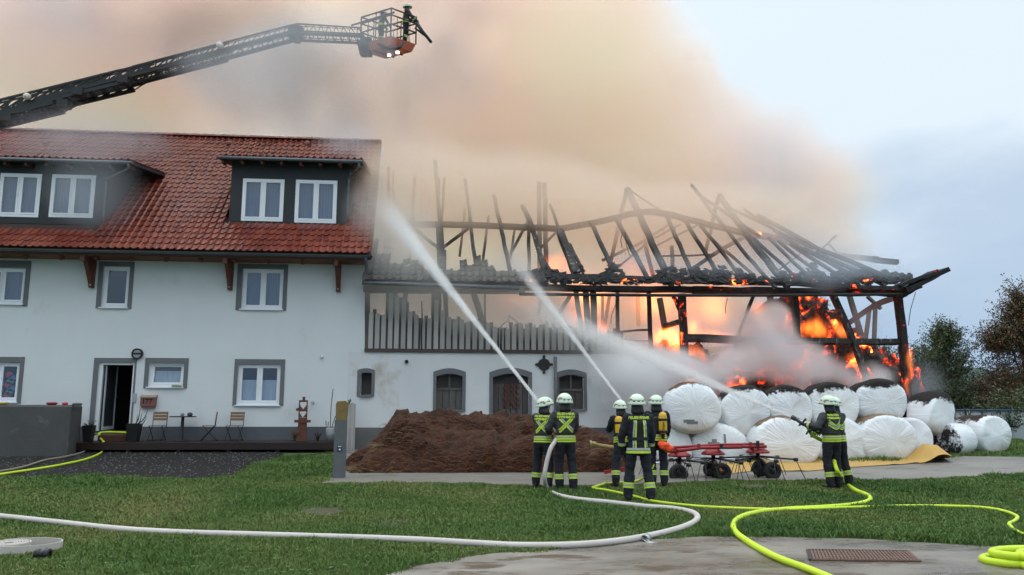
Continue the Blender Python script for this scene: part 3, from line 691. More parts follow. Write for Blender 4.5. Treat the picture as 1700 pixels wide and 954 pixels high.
# corner render pier, wall lamp, anchor plate, rain pipe
m = MB(); c = atY(903, 605, -.02)
cross = [(-.05,-.32),(.05,-.32),(.04,-.22),(.16,-.16),(.22,-.05),(.24,-.05),(.32,-.04),(.32,.04),(.24,.05),(.22,.05),(.16,.16),(.04,.22),(.05,.32),(0,.36),(-.05,.32),(-.04,.22),(-.16,.16),(-.22,.05),(-.24,.05),(-.32,.04),(-.32,-.04),(-.24,-.05),(-.22,-.05),(-.16,-.16),(-.04,-.22)]
m.prism([(c.x+a*.88, c.z+b*.88) for a, b in cross], -.07, -.022); m.build('anchor_plate', M_iron, barn, fixn=True)
m = MB(); a = atY(922, 592, -.12); b = atY(923, 700, -.12); m.tube([a, b], .055); m.build('rain_pipe', pm('grey_pipe', (.16,.165,.17), .6), barn)
m = MB(); c = atY(675, 600, -.02); m.lathe([(.0,-.14),(.05,-.13),(.06,-.02),(.03,.0)], c, 10, axis='y'); m.build('wall_light', M_iron, barn)
# sill beam, boards
a = atY(605, 584, -.05); b = atY(1100, 588, -.05)
m = MB(); m.bar((a.x, -.03, bz+.055), (bx1, -.03, bz+.055), .1, .11); m.build('sill_beam', M_gap, barn)
def topy(px):
    for x0, x1, y0, y1 in ((0,614,482,482),(614,640,519,519),(640,664,486,490),(664,682,486,520),(682,716,524,526),(716,748,486,530),(748,800,528,534),(800,830,534,540),(830,905,542,540),(905,960,538,545),(960,1110,548,560)):
        if x0 <= px < x1: return y0+(y1-y0)*(px-x0)/(x1-x0)
    return 560
px = 612.0; k = 0
while px < 1030:
    p0 = atY(px, 550, 0); p1 = atY(px+7.4, 550, 0); tz = atY(px+4, topy(px+4)+rng.uniform(-2.5, 3.5), 0).z; m = MB(); n = 4
    br = px > 830
    tops = [tz+rng.uniform(-.10, .10)*(1 if br else .35) for _ in range(n+1)]
    V = [(p0.x+(p1.x-p0.x)*i/n, y, z) for y in (-.035, -.008) for i in range(n+1) for z in (bz+.112, tops[i])]
    F = [(2*i, 2*i+2, 2*i+3, 2*i+1) for i in range(n)]+[(2*n+2+2*i+1, 2*n+2+2*i+3, 2*n+2+2*i+2, 2*n+2+2*i) for i in range(n)]+[(2*i+1, 2*i+3, 2*n+2+2*i+3, 2*n+2+2*i+1) for i in range(n)]+[(0,1,2*n+3,2*n+2),(2*n,4*n+2,4*n+3,2*n+1)]
    m.add(V, F); m.build('board', M_board, barn)
    q = MB(); ph = atY(px+9.2, topy(px+8)+rng.uniform(-8, 6), 0).z; q.box(p1.x-.025, p1.x+.09, -.004, .03, bz+.112, ph); q.build('gap_shade_strip', M_gap, barn)  # dark strip in each gap, shade of the hollow behind put into colour
    px += 10.9+rng.uniform(-.5, .5); k += 1
m = MB(); m.box(HX1+.0, 8.3, .36, 10.5, bz-.18, bz-.02); m.box(xb+.3, 8.3, 9.9, 10.2, .1, bz-.18); m.build('loft_floor', M_char, barn)
# timbers: (name, px points, width, plane, material)
SC, CH, EM = M_scorch, M_char, M_charember
TIM = [
 ('purlin', [(668,371),(760,373),(850,376),(928,380)], .22, 2.6, M_charb), ('purlin', [(926,380),(985,370),(1045,355),(1082,351)], .22, 2.6, CH),
 ('purlin', [(1080,351),(1120,358),(1180,374),(1242,388)], .22, 2.6, CH), ('purlin', [(1238,386),(1300,398),(1360,420),(1410,442),(1470,462)], .24, 2.6, EM),
 ('purlin', [(876,459),(960,458),(1130,466)], .16, 'F', CH), ('purlin', [(1130,466),(1300,470),(1500,480)], .18, 'F', EM),
 ('wall_plate', [(604,480),(760,481),(870,482)], .24, 0, SC), ('wall_plate', [(868,477),(1000,479),(1150,481)], .22, 0, M_charb), ('wall_plate', [(1150,481),(1330,484),(1505,486)], .26, 0, EM),
 ('rafter', [(645,278),(646,352)], .17, 4.0, CH), ('rafter', [(653,285),(653,345)], .10, 4.5, CH), ('rafter', [(689,292),(680,430)], .18, 7.5, CH), ('post', [(645,395),(640,470)], .32, 3.0, SC),
 ('rafter', [(722,268),(727,330),(731,385)], .19, 'F', CH), ('rafter', [(729,375),(733,448)], .36, 'F', CH), ('rafter', [(738,294),(732,380)], .15, 6.0, CH), ('rafter', [(729,296),(727,360)], .13, 6.2, CH),
 ('rafter', [(772,298),(780,360),(791,450)], .16, 'F', CH), ('rafter', [(772,346),(763,425)], .15, 8.5, CH), ('rafter', [(811,358),(801,440)], .16, 8.5, CH), ('rafter', [(855,376),(847,430)], .15, 8.5, CH),
 ('rafter', [(820,325),(832,380),(849,456)], .17, 'F', CH), ('rafter', [(867,342),(880,367),(890,400),(906,458)], .2, 'F', CH), ('rafter', [(897,420),(918,458)], .13, 'F', CH),
 ('post', [(878,380),(878,454)], .13, 2.6, CH), ('post', [(895,303),(896,460)], .2, 8.0, SC), ('post', [(904,304),(907,460)], .2, 8.0, SC),
 ('rafter', [(913,340),(930,385)], .12, 'F', CH), ('rafter', [(930,385),(957,455)], .34, 'F', CH), ('rafter', [(946,405),(968,452)], .12, 'F', CH),
 ('strut', [(876,368),(848,420)], .14, 3.0, CH), ('strut', [(682,374),(729,412)], .13, 2.5, CH), ('strut', [(781,376),(734,412)], .13, 2.5, CH), ('strut', [(925,384),(893,415)], .12, 3.5, SC),
 ('strut', [(686,362),(676,372)], .16, 2.5, CH), ('post', [(686,362),(686,386)], .12, 2.6, CH),
 ('rafter', [(981,368),(1000,410),(1018,449)], .17, 'F', CH), ('rafter', [(1021,360),(1050,415),(1078,468)], .17, 'F', CH), ('rafter', [(1042,314),(1064,362),(1090,420),(1115,472)], .25, 'F', CH),
 ('rafter', [(1040,314),(1012,445)], .2, 'B', CH), ('lath', [(1044,314),(1098,350)], .07, 5.2, CH), ('rafter', [(1105,354),(1128,405),(1150,456)], .16, 'F', CH),
 ('rafter', [(1134,362),(1165,410),(1192,456)], .15, 'F', EM), ('rafter', [(1163,374),(1200,420),(1236,468)], .13, 'F', CH), ('rafter', [(1148,307),(1196,368),(1240,425),(1288,478)], .13, 'F', CH),
 ('rafter', [(1193,326),(1171,420)], .17, 'B', CH), ('rafter', [(1195,325),(1240,390),(1308,476)], .24, 'F', CH), ('lath', [(1163,325),(1215,360),(1262,392)], .12, 'F', CH),
 ('rafter', [(1235,347),(1330,412),(1440,468)], .12, 'F', CH), ('rafter', [(1258,357),(1360,414),(1492,466)], .16, 'F', CH), ('lath', [(1200,340),(1280,378),(1350,412)], .09, 'F', CH),
 ('rafter', [(1252,396),(1330,468)], .12, 'F', EM), ('rafter', [(1276,394),(1352,468)], .12, 'F', CH), ('rafter', [(1292,400),(1380,470)], .12, 'F', CH), ('rafter', [(1312,405),(1415,472)], .13, 'F', EM),
 ('rafter', [(1335,412),(1445,474)], .13, 'F', CH), ('rafter', [(1355,418),(1470,474)], .14, 'F', CH), ('lath', [(1364,413),(1388,391)], .09, 2.0, CH), ('lath', [(1376,405),(1390,420)], .06, 2.0, CH),
 ('purlin', [(1385,424),(1440,429),(1490,435)], .2, 2.0, CH), ('lath', [(1430,425),(1458,427)], .08, 1.9, CH),
 ('strut', [(1000,432),(1060,405),(1112,372)], .15, 8.5, CH), ('strut', [(1028,442),(1080,398),(1130,372)], .12, 8.5, CH), ('strut', [(1085,410),(1160,372)], .1, 8, CH), ('strut', [(1070,400),(1085,460)], .2, 8.5, CH), ('strut', [(1115,408),(1118,470)], .2, 8.5, CH),
 ('strut', [(1140,452),(1200,412),(1252,384)], .2, 7, CH), ('strut', [(1100,425),(1190,422)], .08, 7, CH), ('strut', [(1290,450),(1350,405)], .09, 8, CH), ('rafter', [(1180,395),(1250,455)], .13, 6, CH),
 ('post', [(610,482),(610,584)], .17, .08, SC), ('post', [(651,484),(651,530)], .36, .14, SC), ('post', [(674,484),(668,530)], .16, .14, SC), ('post', [(727,484),(727,532)], .24, .16, SC), ('post', [(739,484),(741,532)], .16, .16, SC),
 ('post', [(786,486),(806,552)], .2, .3, CH), ('post', [(805,486),(806,580)], .07, .1, CH), ('post', [(700,500),(700,580)], .05, -.06, CH), ('post', [(832,546),(832,584)], .07, -.06, CH), ('strut', [(842,533),(826,546)], .04, .4, CH), ('strut', [(844,524),(845,540)], .03, .4, CH), ('strut', [(845,524),(868,540)], .04, .4, CH),
 ('post', [(956,482),(966,552)], .15, .25, CH), ('post', [(972,480),(976,552)], .2, .1, CH), ('post', [(984,480),(987,552)], .2, .1, CH), ('strut', [(948,488),(928,520)], .18, 1.5, SC), ('strut', [(900,492),(893,522)], .15, 2, SC),
 ('post', [(1025,484),(1027,568)], .12, .05, CH), ('post', [(1077,484),(1081,578)], .14, .05, EM), ('post', [(1132,488),(1137,606)], .25, .0, EM), ('post', [(1118,492),(1132,520)], .12, .1, EM), ('post', [(1251,490),(1230,545),(1211,604)], .12, .1, CH),
 ('post', [(1278,492),(1291,545)], .2, 3.5, SC), ('post', [(1319,490),(1323,562)], .21, .0, EM), ('post', [(1383,490),(1416,565),(1438,625)], .2, .05, CH), ('post', [(1490,486),(1502,600),(1508,697)], .25, .0, EM),
 ('strut', [(1498,488),(1450,508),(1392,548)], .27, 2.0, pm('scorched_red_beam', (.13,.05,.045), .8, (.06,.03,.03), 5, .7)), ('post', [(1443,515),(1433,592)], .16, 8, SC), ('post', [(1453,512),(1450,595)], .16, 8, SC), ('strut', [(1410,490),(1434,570)], .26, 8.5, SC), ('strut', [(1440,492),(1462,512)], .16, 6, SC),
 ('tie_beam', [(1142,561),(1240,565),(1330,566)], .24, .1, EM), ('tie_beam', [(1330,566),(1420,567),(1496,567)], .2, .1, CH), ('strut', [(1008,552),(1080,547)], .08, .6, CH), ('strut', [(1010,562),(1080,566)], .05, .6, CH),
 ('strut', [(1100,542),(1135,533)], .22, .8, CH), ('post', [(1095,495),(1104,548)], .2, 3, SC), ('post', [(1000,490),(1000,545)], .12, 6, SC), ('post', [(1012,490),(1003,545)], .14, 6, SC), ('rafter', [(1058,470),(1060,540)], .2, 7, SC),
]
for nm, pts, w, pl, mt in TIM:
    wk = .72 if nm in ('rafter', 'strut', 'lath') else (.8 if nm in ('purlin', 'wall_plate') else .92)
    m = MB(); P = [at(x, y, pl) for x, y in pts]; rag = .014 if mt is SC else .03
    for a, b in zip(P, P[1:]):
        d = (b-a).normalized(); m.bar(a-d*.01, b+d*.015, w*wk, w*wk*1.05, up=(0,-1,.3), jit=rag, segs=max(3, int((b-a).length/.5)))
    m.build(nm, mt, barn, fixn=True)
# ragged rafter feet and drooping wires
for (x, y, x2, y2) in ((1033,385,1033,412),(1038,385,1046,425),(1520,485,1508,540),(958,505,948,520),(1022,505,1014,538),(1208,495,1205,520)):
    a, b = atY(x, y, .3), atY(x2, y2, .3); m = MB(); m.tube([a, (a+b)/2+Vector((-.05,0,-.02)), b], .012, 5); m.build('wire', M_iron, barn)
# gutter along the eave
m = MB(); m.tube([at(x, y, -.85) for x, y in ((601,469),(700,472),(862,478))], .065, 8); m.build('gutter', M_zinc, barn)
m = MB(); m.tube([at(x, y, -.85) for x, y in ((862,488),(1100,490),(1300,490),(1498,488))], .05, 8); m.build('gutter', M_charb, barn)
m = MB(); m.box(HX1-.3, HX1+.04, -.012, .3, 4.75, 5.5) if False else None
# remaining sooty roof tiles at the left
BROT = Matrix((Vector((1,0,0)), BD, BN)).transposed()
me_st = bpy.data.meshes.new('sooty_roof_tile'); me_st.from_pydata(TV, [], TF); me_st.materials.append(M_soot)
def tops(px):
    for a, b, y in ((600,628,402),(628,642,428),(642,668,440),(668,700,436),(700,728,450),(728,738,415),(738,762,452),(762,774,436),(774,786,446),(786,796,424),(796,812,441),(812,830,449),(830,1000,453)):
        if a <= px < b: return y
    return 470
zero = atPlane(606, 466, BE, BN)
for j in range(9):
    for i in range(30):
        q = Vector((zero.x+i*.225, -.8, 5.42))+BD*(j*.30)
        d_ = CROT.transposed() @ (q+Vector((.1,0,.1))-CAMLOC); px_, py_ = 850+FPX*d_.x/-d_.z, 477-FPX*d_.y/-d_.z
        if px_ > 905 or py_ < tops(px_)+rng.uniform(-3, 2): continue
        bad = rng.random() < .12 or (px_ > 850 and rng.random() < .4)
        inst('roof_tile', me_st, barn, q+BN*rng.uniform(.03,.06), BROT @ Matrix.Rotation(rng.uniform(-.06,.06)*(4 if bad else 1), 3, 'Z') @ Matrix.Rotation(rng.uniform(-.03,.03)*(6 if bad else 1), 3, 'X'), None)
m = MB(); z = BE; m.add([(zero.x, -.75, 5.40), (atY(905,470,0).x, -.75, 5.40), (atY(905,470,0).x, -.2, 5.90), (zero.x, -.2, 5.90)], [(0,1,2,3)]); m.add([(zero.x, -.75, 5.35), (atY(905,470,0).x, -.75, 5.35), (atY(905,470,0).x, -.2, 5.85), (zero.x, -.2, 5.85)], [(3,2,1,0)]); m.build('roof_boarding', M_charb, barn)
# clumps of charred roofing still lying along the eave
M_chroof = ember_mat('charred_shingle', (.008,.009,.010), (.035,.034,.033), 2.6, .62, .70, 4)
def clump(px0, px1, topf, n, sz=.3):
    m = MB()
    for _ in range(n):
        t = rng.random(); px = px0+(px1-px0)*t; py = topf(t)+(474-topf(t))*rng.random()**.8
        p = at(px, py, 'F')+BN*rng.uniform(.02,.14); u = Vector((1, rng.uniform(-.35,.35), rng.uniform(-.3,.3))).normalized(); v = (BD+Vector((rng.uniform(-.5,.5), rng.uniform(-.3,.3), rng.uniform(-.35,.35)))).normalized(); w = u.cross(v).normalized()
        a, b = sz*rng.uniform(.4,.9), sz*rng.uniform(.35,.8); c = [p-u*a*.5*rng.uniform(.7,1), p+u*a*.5, p+u*a*.5*rng.uniform(.6,1)+v*b, p-u*a*.45+v*b*rng.uniform(.7,1.1)]
        m.add(c+[q-w*.02 for q in c], [(0,1,2,3),(7,6,5,4),(0,4,5,1),(1,5,6,2),(2,6,7,3),(3,7,4,0)])
    o = m.build('charred_roofing', M_chroof, barn, fixn=True); o['kind'] = 'stuff'
clump(868, 945, lambda t: 452+6*math.sin(t*9), 90); clump(905, 930, lambda t: 444+25*t, 30, .22); clump(944, 978, lambda t: 466-22*max(0, 1-abs(t-.6)*4), 40)
clump(975, 1035, lambda t: 462-24*max(0, 1-abs(t-.75)*3), 130); clump(1035, 1090, lambda t: 466, 45, .2); clump(1088, 1135, lambda t: 458-6*math.sin(t*7), 60)
clump(1110, 1150, lambda t: 448+10*t, 60); clump(1150, 1212, lambda t: 452-4*(t > .7), 150); clump(1215, 1262, lambda t: 448+20*t, 60); clump(1260, 1300, lambda t: 464, 40, .2)
clump(1290, 1345, lambda t: 458, 90); clump(1332, 1382, lambda t: 470-24*max(0, 1-abs(t-.4)*1.8), 120); clump(1380, 1420, lambda t: 458+5*math.sin(t*8), 80); clump(1405, 1470, lambda t: 456-4*math.sin(t*3), 130); clump(1465, 1512, lambda t: 459, 100)
m = MB(); a = at(1496, 484, -.6); b = at(1566, 449, -.6); m.bar(a, b, .7, .16, up=(-.4,0,1), jit=.03, segs=5); m.bar(a+Vector((-.2,-.1,.14)), a.lerp(b, .72)+Vector((0,-.1,.13)), .6, .12, up=(-.4,0,1), jit=.05, segs=5); m.bar(a+Vector((0,.2,-.2)), a.lerp(b,.45)+Vector((.1,.2,-.12)), .3, .12, jit=.04, segs=4); m.build('broken_eave', M_chroof, barn, fixn=True)

# ---------------- burning hay inside
def heap(name, m_, prof, yc, hw, y_prof, seed, amp, vamp=.15, dx=.16):
    """heap with a ridge profile given as px points seen at depth y_prof"""
    P = [atY(x, y, y_prof) for x, y in prof]; x0, x1 = P[0].x, P[-1].x; nx = int((x1-x0)/dx); ny = int(2*hw/dx); vs = []; fs = []
    def ridge(x):
        for a, b in zip(P, P[1:]):
            if a.x <= x <= b.x: return a.z+(b.z-a.z)*(x-a.x)/(b.x-a.x)
        return P[0].z
    for j in range(ny+1):
        for i in range(nx+1):
            x = x0+(x1-x0)*i/nx; y = yc-hw+2*hw*j/ny; q = (y-yc)/hw; base = gz(y)+.0
            e = min(1, max(0, 1-q*q))**.62; z = base+(ridge(x)-base)*e; v = Vector((x*1.1, y*1.1, seed))
            n = mnoise.fractal(v, .9, 2.1, 5); n2 = mnoise.fractal(v*3.7, .9, 2, 3)
            k = min(1, e*3); vs.append((x+n2*amp*.5*k, y-n*amp*k, max(base-.03, z+n*amp*k+n2*amp*.4*k)))
    for j in range(ny):
        for i in range(nx): a = j*(nx+1)+i; fs.append((a, a+1, a+nx+2, a+nx+1))
    mb = MB(); mb.add(vs, fs, 0, True); return mb, mb.build(name, m_, None, org=((x0+x1)/2, yc, gz(yc)))
hay_mb, o = heap('burning_hay', M_hayfire, [(985,700),(1000,625),(1050,606),(1095,572),(1140,582),(1165,598),(1200,612),(1235,580),(1262,508),(1300,492),(1345,496),(1385,528),(1415,568),(1470,606),(1506,655),(1525,700)], 4.2, 3.6, 4.0, 3.3, .6, .17, .11)
tag(o, 'huge charred heap of smouldering hay inside the barn', 'hay heap')

hbv_ = bvh_of(hay_mb); m = MB(); r = random.Random(9)
for _ in range(5200):
    px, py = r.uniform(1000, 1512), r.uniform(486, 690); h = hbv_.ray_cast(CAMLOC, pray(px, py).normalized())[0]
    if not h: continue
    a = r.uniform(0, 6.28); L_ = r.uniform(.1, .38); d = Vector((math.cos(a), math.sin(a)*.6, r.uniform(-.5,.3)))*L_; w = Vector((0,.004,.007)); p = h+Vector((0,-.03,.02))
    md = p+d*.5+Vector((0,-.04,.05)); m.add([p-w, p+w, md+w, md-w, p+d+w*.4, p+d-w*.4], [(0,1,2,3),(3,2,4,5)])
tag(m.build('ash_straw', pm('ashy_straw', (.15,.13,.11), .9, (.03,.026,.023), 3, .9), org=(0,0,0)), 'ashen burnt straw matted over the heap of hay', 'straw', kind='stuff')
# ---------------- flames: luminous gas
def flame_mat(name, strength):
    m = mat(name); nt = m.node_tree; nt.nodes.clear(); x = NX(nt); e = x.n('ShaderNodeEmission'); o = x.n('ShaderNodeOutputMaterial')
    at_ = x.n('ShaderNodeAttribute'); at_.attribute_name = 'density'; d = at_.outputs['Fac']
    nt.links.new(x.ramp(d, [(0, (1,.08,.008)), (.35, (1,.16,.016)), (.7, (1,.28,.035)), (1, (1,.48,.10))]), e.inputs[0])
    x.put(e.inputs[1], x.m('MULTIPLY', x.m('POWER', d, 1.5), strength)); nt.links.new(e.outputs[0], o.inputs['Volume']); return m
M_flame = flame_mat('flame', 7.5)
def flames(lo, hi, res, blobs, label, ns=1.35, th=.62, seed=1, gain=1.15, warp=.35, mt=None):
    o = smoke_volume('flames', lo, hi, res, blobs, mt or M_flame, nscale=ns, detail=4, thresh=th, gain=gain, stretch=(1,1,.42), warp=warp, seed=seed, ridged=True); tag(o, label, 'fire', kind='stuff')
def fb(px, py, y, rx, ry, rz, w=1.0): return (tuple(atY(px, py, y)), (rx, ry, rz), w)
flames((4.6, -.2, 2.2), (14.0, 3.2, 6.2), .06, [fb(1040,585,1.0,1.3,.7,.5), fb(1095,560,1.0,.9,.8,.9), fb(1160,590,.8,1.0,.6,.7), fb(1325,570,.6,1.0,.6,.7,.9), fb(1420,590,.4,.8,.5,.5,.8), fb(1275,590,.4,.9,.5,.7,.8), fb(1118,575,.9,.7,.7,1.1,1.1), fb(1150,545,1.2,.7,.7,.9), fb(1190,560,1.3,1.0,.6,.6), fb(1235,555,1.4,.7,.6,.6),
    fb(1258,520,1.3,.6,.7,1.1,1.0), fb(1285,540,1.2,.8,.7,.9,.95), fb(1340,550,.9,.8,.6,.7), fb(1362,535,.8,.7,.6,.8,.95), fb(1394,548,.8,.6,.5,.8,.95), fb(1400,495,1.6,1.0,.6,.35), fb(1215,585,.8,.6,.5,.6,.8), fb(1115,502,.7,.25,.3,.3)],
    'orange flames burning over the hay between the barn posts', seed=2)
flames((14.4, -.75, 1.9), (16.2, .3, 4.9), .05, [fb(1509,598,-.2,.22,.25,1.15,1.2), fb(1506,640,-.2,.18,.2,.6,1.1)], 'tall flame licking up the corner post of the barn', 2.0, .5, 4, warp=.2)
flames((2.6, 3, 3.4), (6.2, 6.5, 6.2), .09, [fb(962,528,4.5,1.0,1.0,1.1,.88), fb(998,545,4.5,.9,.8,.7,.85), fb(1040,560,4.5,1.0,.8,.6,.85)], 'deep orange fire glowing behind the black barn posts', 1.0, .55, 6)

M_firelight = flame_mat('firelight_glow', 1.7)  # weak emission added as firelight on the smoke
flames((.5, 4, 2.8), (11.5, 9.5, 8.2), .14, [fb(860,490,6.8,1.8,1.8,1.3,.9), fb(980,500,6.8,2.0,1.8,1.6), fb(1090,495,6.8,2.0,1.8,1.7), fb(1190,505,6.5,1.8,1.8,1.6), fb(1040,440,7,2.2,1.6,1.0,.62), fb(930,445,7,2,1.6,1.0,.58)],
    'orange firelight on the smoke behind the posts, added as a glowing volume', .55, .32, 7, gain=1.3, warp=.6, mt=M_firelight)
# ================================================================== SILAGE BALES
def bale_material():
    m = mat('bale_wrap'); nt = m.node_tree; b = nt.nodes['Principled BSDF']; x = NX(nt); L = nt.links
    tc = x.n('ShaderNodeTexCoord'); p = tc.outputs['Object']
    def oa(n): a = x.n('ShaderNodeAttribute'); a.attribute_type = 'OBJECT'; a.attribute_name = n; return a.outputs['Fac']
    pa = x.n('ShaderNodeAttribute'); pa.attribute_name = 'ax'      # along the axis 0..1
    ua = x.n('ShaderNodeAttribute'); ua.attribute_name = 'ht'      # height -1..1
    sd = oa('seed'); ps = x.v('ADD', p, x.n('ShaderNodeCombineXYZ').outputs[0])
    cv = x.n('ShaderNodeCombineXYZ'); x.put(cv.inputs[0], sd); ps = x.v('ADD', p, cv.outputs[0])
    n = x.noise(ps, 3.2, 6, .65); nf = x.noise(ps, 16, 5, .7)
    top = x.m('ADD', x.m('MULTIPLY', ua.outputs['Fac'], 1.0), x.m('ADD', x.m('MULTIPLY', x.m('SUBTRACT', n, .5), 1.0), x.m('MULTIPLY', x.m('SUBTRACT', nf, .5), .55)))
    top = x.m('ADD', top, x.m('MULTIPLY', x.m('MINIMUM', x.m('MULTIPLY', pa.outputs['Fac'], 7), 1.0), .42))
    bm_ = x.mapr(x.m('ADD', top, oa('burn')), 1.0, 1.12)
    end = x.m('ADD', x.m('MULTIPLY', x.m('SUBTRACT', .30, pa.outputs['Fac']), 2.2), x.m('ADD', x.m('MULTIPLY', x.m('SUBTRACT', n, .5), 1.2), x.m('MULTIPLY', x.m('SUBTRACT', nf, .5), .8)))
    be = x.mapr(x.m('ADD', end, oa('burn_end')), 1.0, 1.15)
    k = x.m('MAXIMUM', bm_, be)
    dirt = x.m('MULTIPLY', x.mapr(x.m('ADD', ua.outputs['Fac'], x.m('MULTIPLY', x.m('SUBTRACT', n, .5), .8)), -.35, -1.0), .75)
    c1 = x.n('ShaderNodeMix'); c1.data_type = 'RGBA'; x.put(c1.inputs['Factor'], dirt); c1.inputs['A'].default_value = (.80,.83,.85,1); c1.inputs['B'].default_value = (.42,.33,.20,1)
    sc = x.ramp(x.m('ADD', x.m('MULTIPLY', nf, .8), oa('brown')), [(.25, (.012,.011,.010)), (.5, (.035,.025,.018)), (.75, (.15,.09,.045)), (1, (.36,.27,.16))])
    c2 = x.n('ShaderNodeMix'); c2.data_type = 'RGBA'; x.put(c2.inputs['Factor'], k); L.new(c1.outputs['Result'], c2.inputs['A']); L.new(sc, c2.inputs['B'])
    L.new(c2.outputs['Result'], b.inputs['Base Color']); x.put(b.inputs['Roughness'], x.mapr(k, 0, 1, .28, .95))
    sp = x.sep(p); cx_ = x.n('ShaderNodeCombineXYZ'); x.put(cx_.inputs[0], sp[0]); x.put(cx_.inputs[1], x.m('SUBTRACT', sp[2], .65))
    rl = x.v('LENGTH', cx_.outputs[0]); nv = x.v('NORMALIZE', cx_.outputs[0]); c3 = x.n('ShaderNodeCombineXYZ'); q3 = x.sep(nv)
    x.put(c3.inputs[0], x.m('MULTIPLY', q3[0], 4.5)); x.put(c3.inputs[1], x.m('MULTIPLY', q3[1], 4.5)); x.put(c3.inputs[2], x.m('ADD', x.m('MULTIPLY', rl, 1.2), sd))
    wv = x.m('ADD', x.m('MULTIPLY', x.noise(c3.outputs[0], 2.2, 5, .6, .4), x.mapr(rl, .1, .6, .15, 1.0)), x.m('MULTIPLY', x.noise(ps, 2.4, 3, .5, .6), .5))
    bp = x.n('ShaderNodeBump'); bp.inputs['Strength'].default_value = .6; bp.inputs['Distance'].default_value = .07; x.put(bp.inputs['Height'], x.m('ADD', wv, x.m('MULTIPLY', nf, x.m('MULTIPLY', k, .8)))); L.new(bp.outputs[0], b.inputs['Normal'])
    return m
M_bale = bale_material(); M_tape = pm('grey_tape', (.20,.22,.24), .5)
def bale(label, px, py, w, h, yf, length=1.25, rz=0.0, tilt=0.0, burn=-1.0, burn_end=-9.0, brown=0.0, loc=None, seed=0, end_scale=1.0):
    """px,py: centre of the near face; w,h: its size in px; yf: depth of that face. Axis runs away from the viewer, turned by rz and tipped by tilt"""
    c = atY(px, py, yf); k = (atY(px+w/2, py, yf)-atY(px-w/2, py, yf)).length/2; kz = (atY(px, py-h/2, yf)-atY(px, py+h/2, yf)).length/2
    rs = [0, .25, .5, .70, .83, .92]; N = 56; vs = []; fs = []; ax = []; ht = []; rr = random.Random(seed+50)
    rings = [(r, -.13*(1-r**2.0)) for r in rs]+[(.972, .035), (1.005, .10), (1.03, .22), (1.04, .38), (1.02, .6), (1.0, .9), (.97, 1.08), (.88, 1.18), (.6, 1.23), (0, 1.25)]
    ph = [rr.uniform(0, 6.28) for _ in range(4)]
    for i, (r, y) in enumerate(rings):
        for j in range(N):
            a = 2*math.pi*j/N; ca, sa = math.cos(a), math.sin(a); e = math.copysign(abs(sa)**.9, sa)
            q = 1+.03*math.sin(2*a+ph[0])+.02*math.sin(3*a+ph[1])
            wr = .0045*(math.sin(a*17+ph[2]+1.5*math.sin(3*a+ph[1]))+math.sin(a*27+ph[3]+3*r))*min(1, r*r*1.3)*(1-.6*(y > .25))
            X = r*k*ca*q*(end_scale if y < .1 else 1); Z = r*kz*e*q*(end_scale if y < .1 else 1); Y = y*length/1.25
            n = mnoise.fractal(Vector((X*1.8+seed*7, Y*2.0, Z*1.8)), .9, 2.1, 3)
            vs.append(Vector((X*(1+.045*n), Y-wr*(y < .1)+.05*n, Z*(1+.045*n)+wr*(y >= .1)))); ax.append(min(1, max(0, Y/length))); ht.append(r*sa)
    for i in range(len(rings)-1):
        for j in range(N): fs.append((i*N+j, i*N+(j+1) % N, (i+1)*N+(j+1) % N, (i+1)*N+j))
    rot = Matrix.Rotation(rz, 3, 'Z') @ Matrix.Rotation(tilt, 3, 'Y')
    base = Vector((0, length/2, -kz)); org = c+Vector((0,0,0))
    V = [rot @ v for v in vs]; zmin = min(v.z for v in V); bvec = Vector((sum(v.x for v in V)/len(V), sum(v.y for v in V)/len(V), zmin))
    me = bpy.data.meshes.new('silage_bale'); me.from_pydata([tuple(v-bvec) for v in V], [], fs); me.materials.append(M_bale)
    for nm, dat in (('ax', ax), ('ht', [h_ for h_ in ht])):
        at_ = me.attributes.new(nm, 'FLOAT', 'POINT'); at_.data.foreach_set('value', dat)
    me.polygons.foreach_set('use_smooth', [True]*len(fs)); bm = bmesh.new(); bm.from_mesh(me); bmesh.ops.remove_doubles(bm, verts=bm.verts, dist=1e-5); bmesh.ops.recalc_face_normals(bm, faces=bm.faces); bm.to_mesh(me); bm.free()
    o = bpy.data.objects.new('silage_bale', me); COL.objects.link(o); o.location = org+bvec; ORG[o.name] = org+bvec
    o['burn'] = float(burn); o['burn_end'] = float(burn_end); o['brown'] = float(brown); o['seed'] = float(seed*3.7)
    tag(o, label, 'bale', 'wrapped silage bales stacked beside the barn'); return o, c, rot, k, kz
def tape(b, c, rot, k, kz, cells):
    me = b.data; bv = BVHTree.FromPolygons([tuple(v.co) for v in me.vertices], [tuple(p.vertices) for p in me.polygons])
    m = MB()
    for (u0, u1, w0, w1) in cells:
        n = 4; vs = []
        for j in range(n+1):
            for i in range(n+1):
                p = Vector(((u0+(u1-u0)*i/n)*k, -1, (w0+(w1-w0)*j/n)*kz)); q = (c+rot @ p)-Vector(b.location); d = (rot @ Vector((0,1,0)))
                h = bv.ray_cast(q, d)[0]; vs.append((h if h else q+d)-d*.006)
        m.add(vs, [(j*(n+1)+i, j*(n+1)+i+1, (j+1)*(n+1)+i+1, (j+1)*(n+1)+i) for j in range(n) for i in range(n)])
    ORG[b.name] = Vector((0,0,0)); m.build('tape_patch', M_tape, b)
R_ = rad
b1 = bale('upper white bale nearest the barn wall, grey tape low on its face', 1152,677,88,87,-4.3, rz=R_(-6), burn=.08, brown=.26, seed=1); tape(*b1, [(-.42,-.02,-.56,-.44),(-.3,.1,-.62,-.5)])
bale('upper white bale just behind the water jet, its shoulder scorched black', 1240,683,78,88,-3.9, rz=R_(-6), burn=.22, brown=-.1, seed=2)
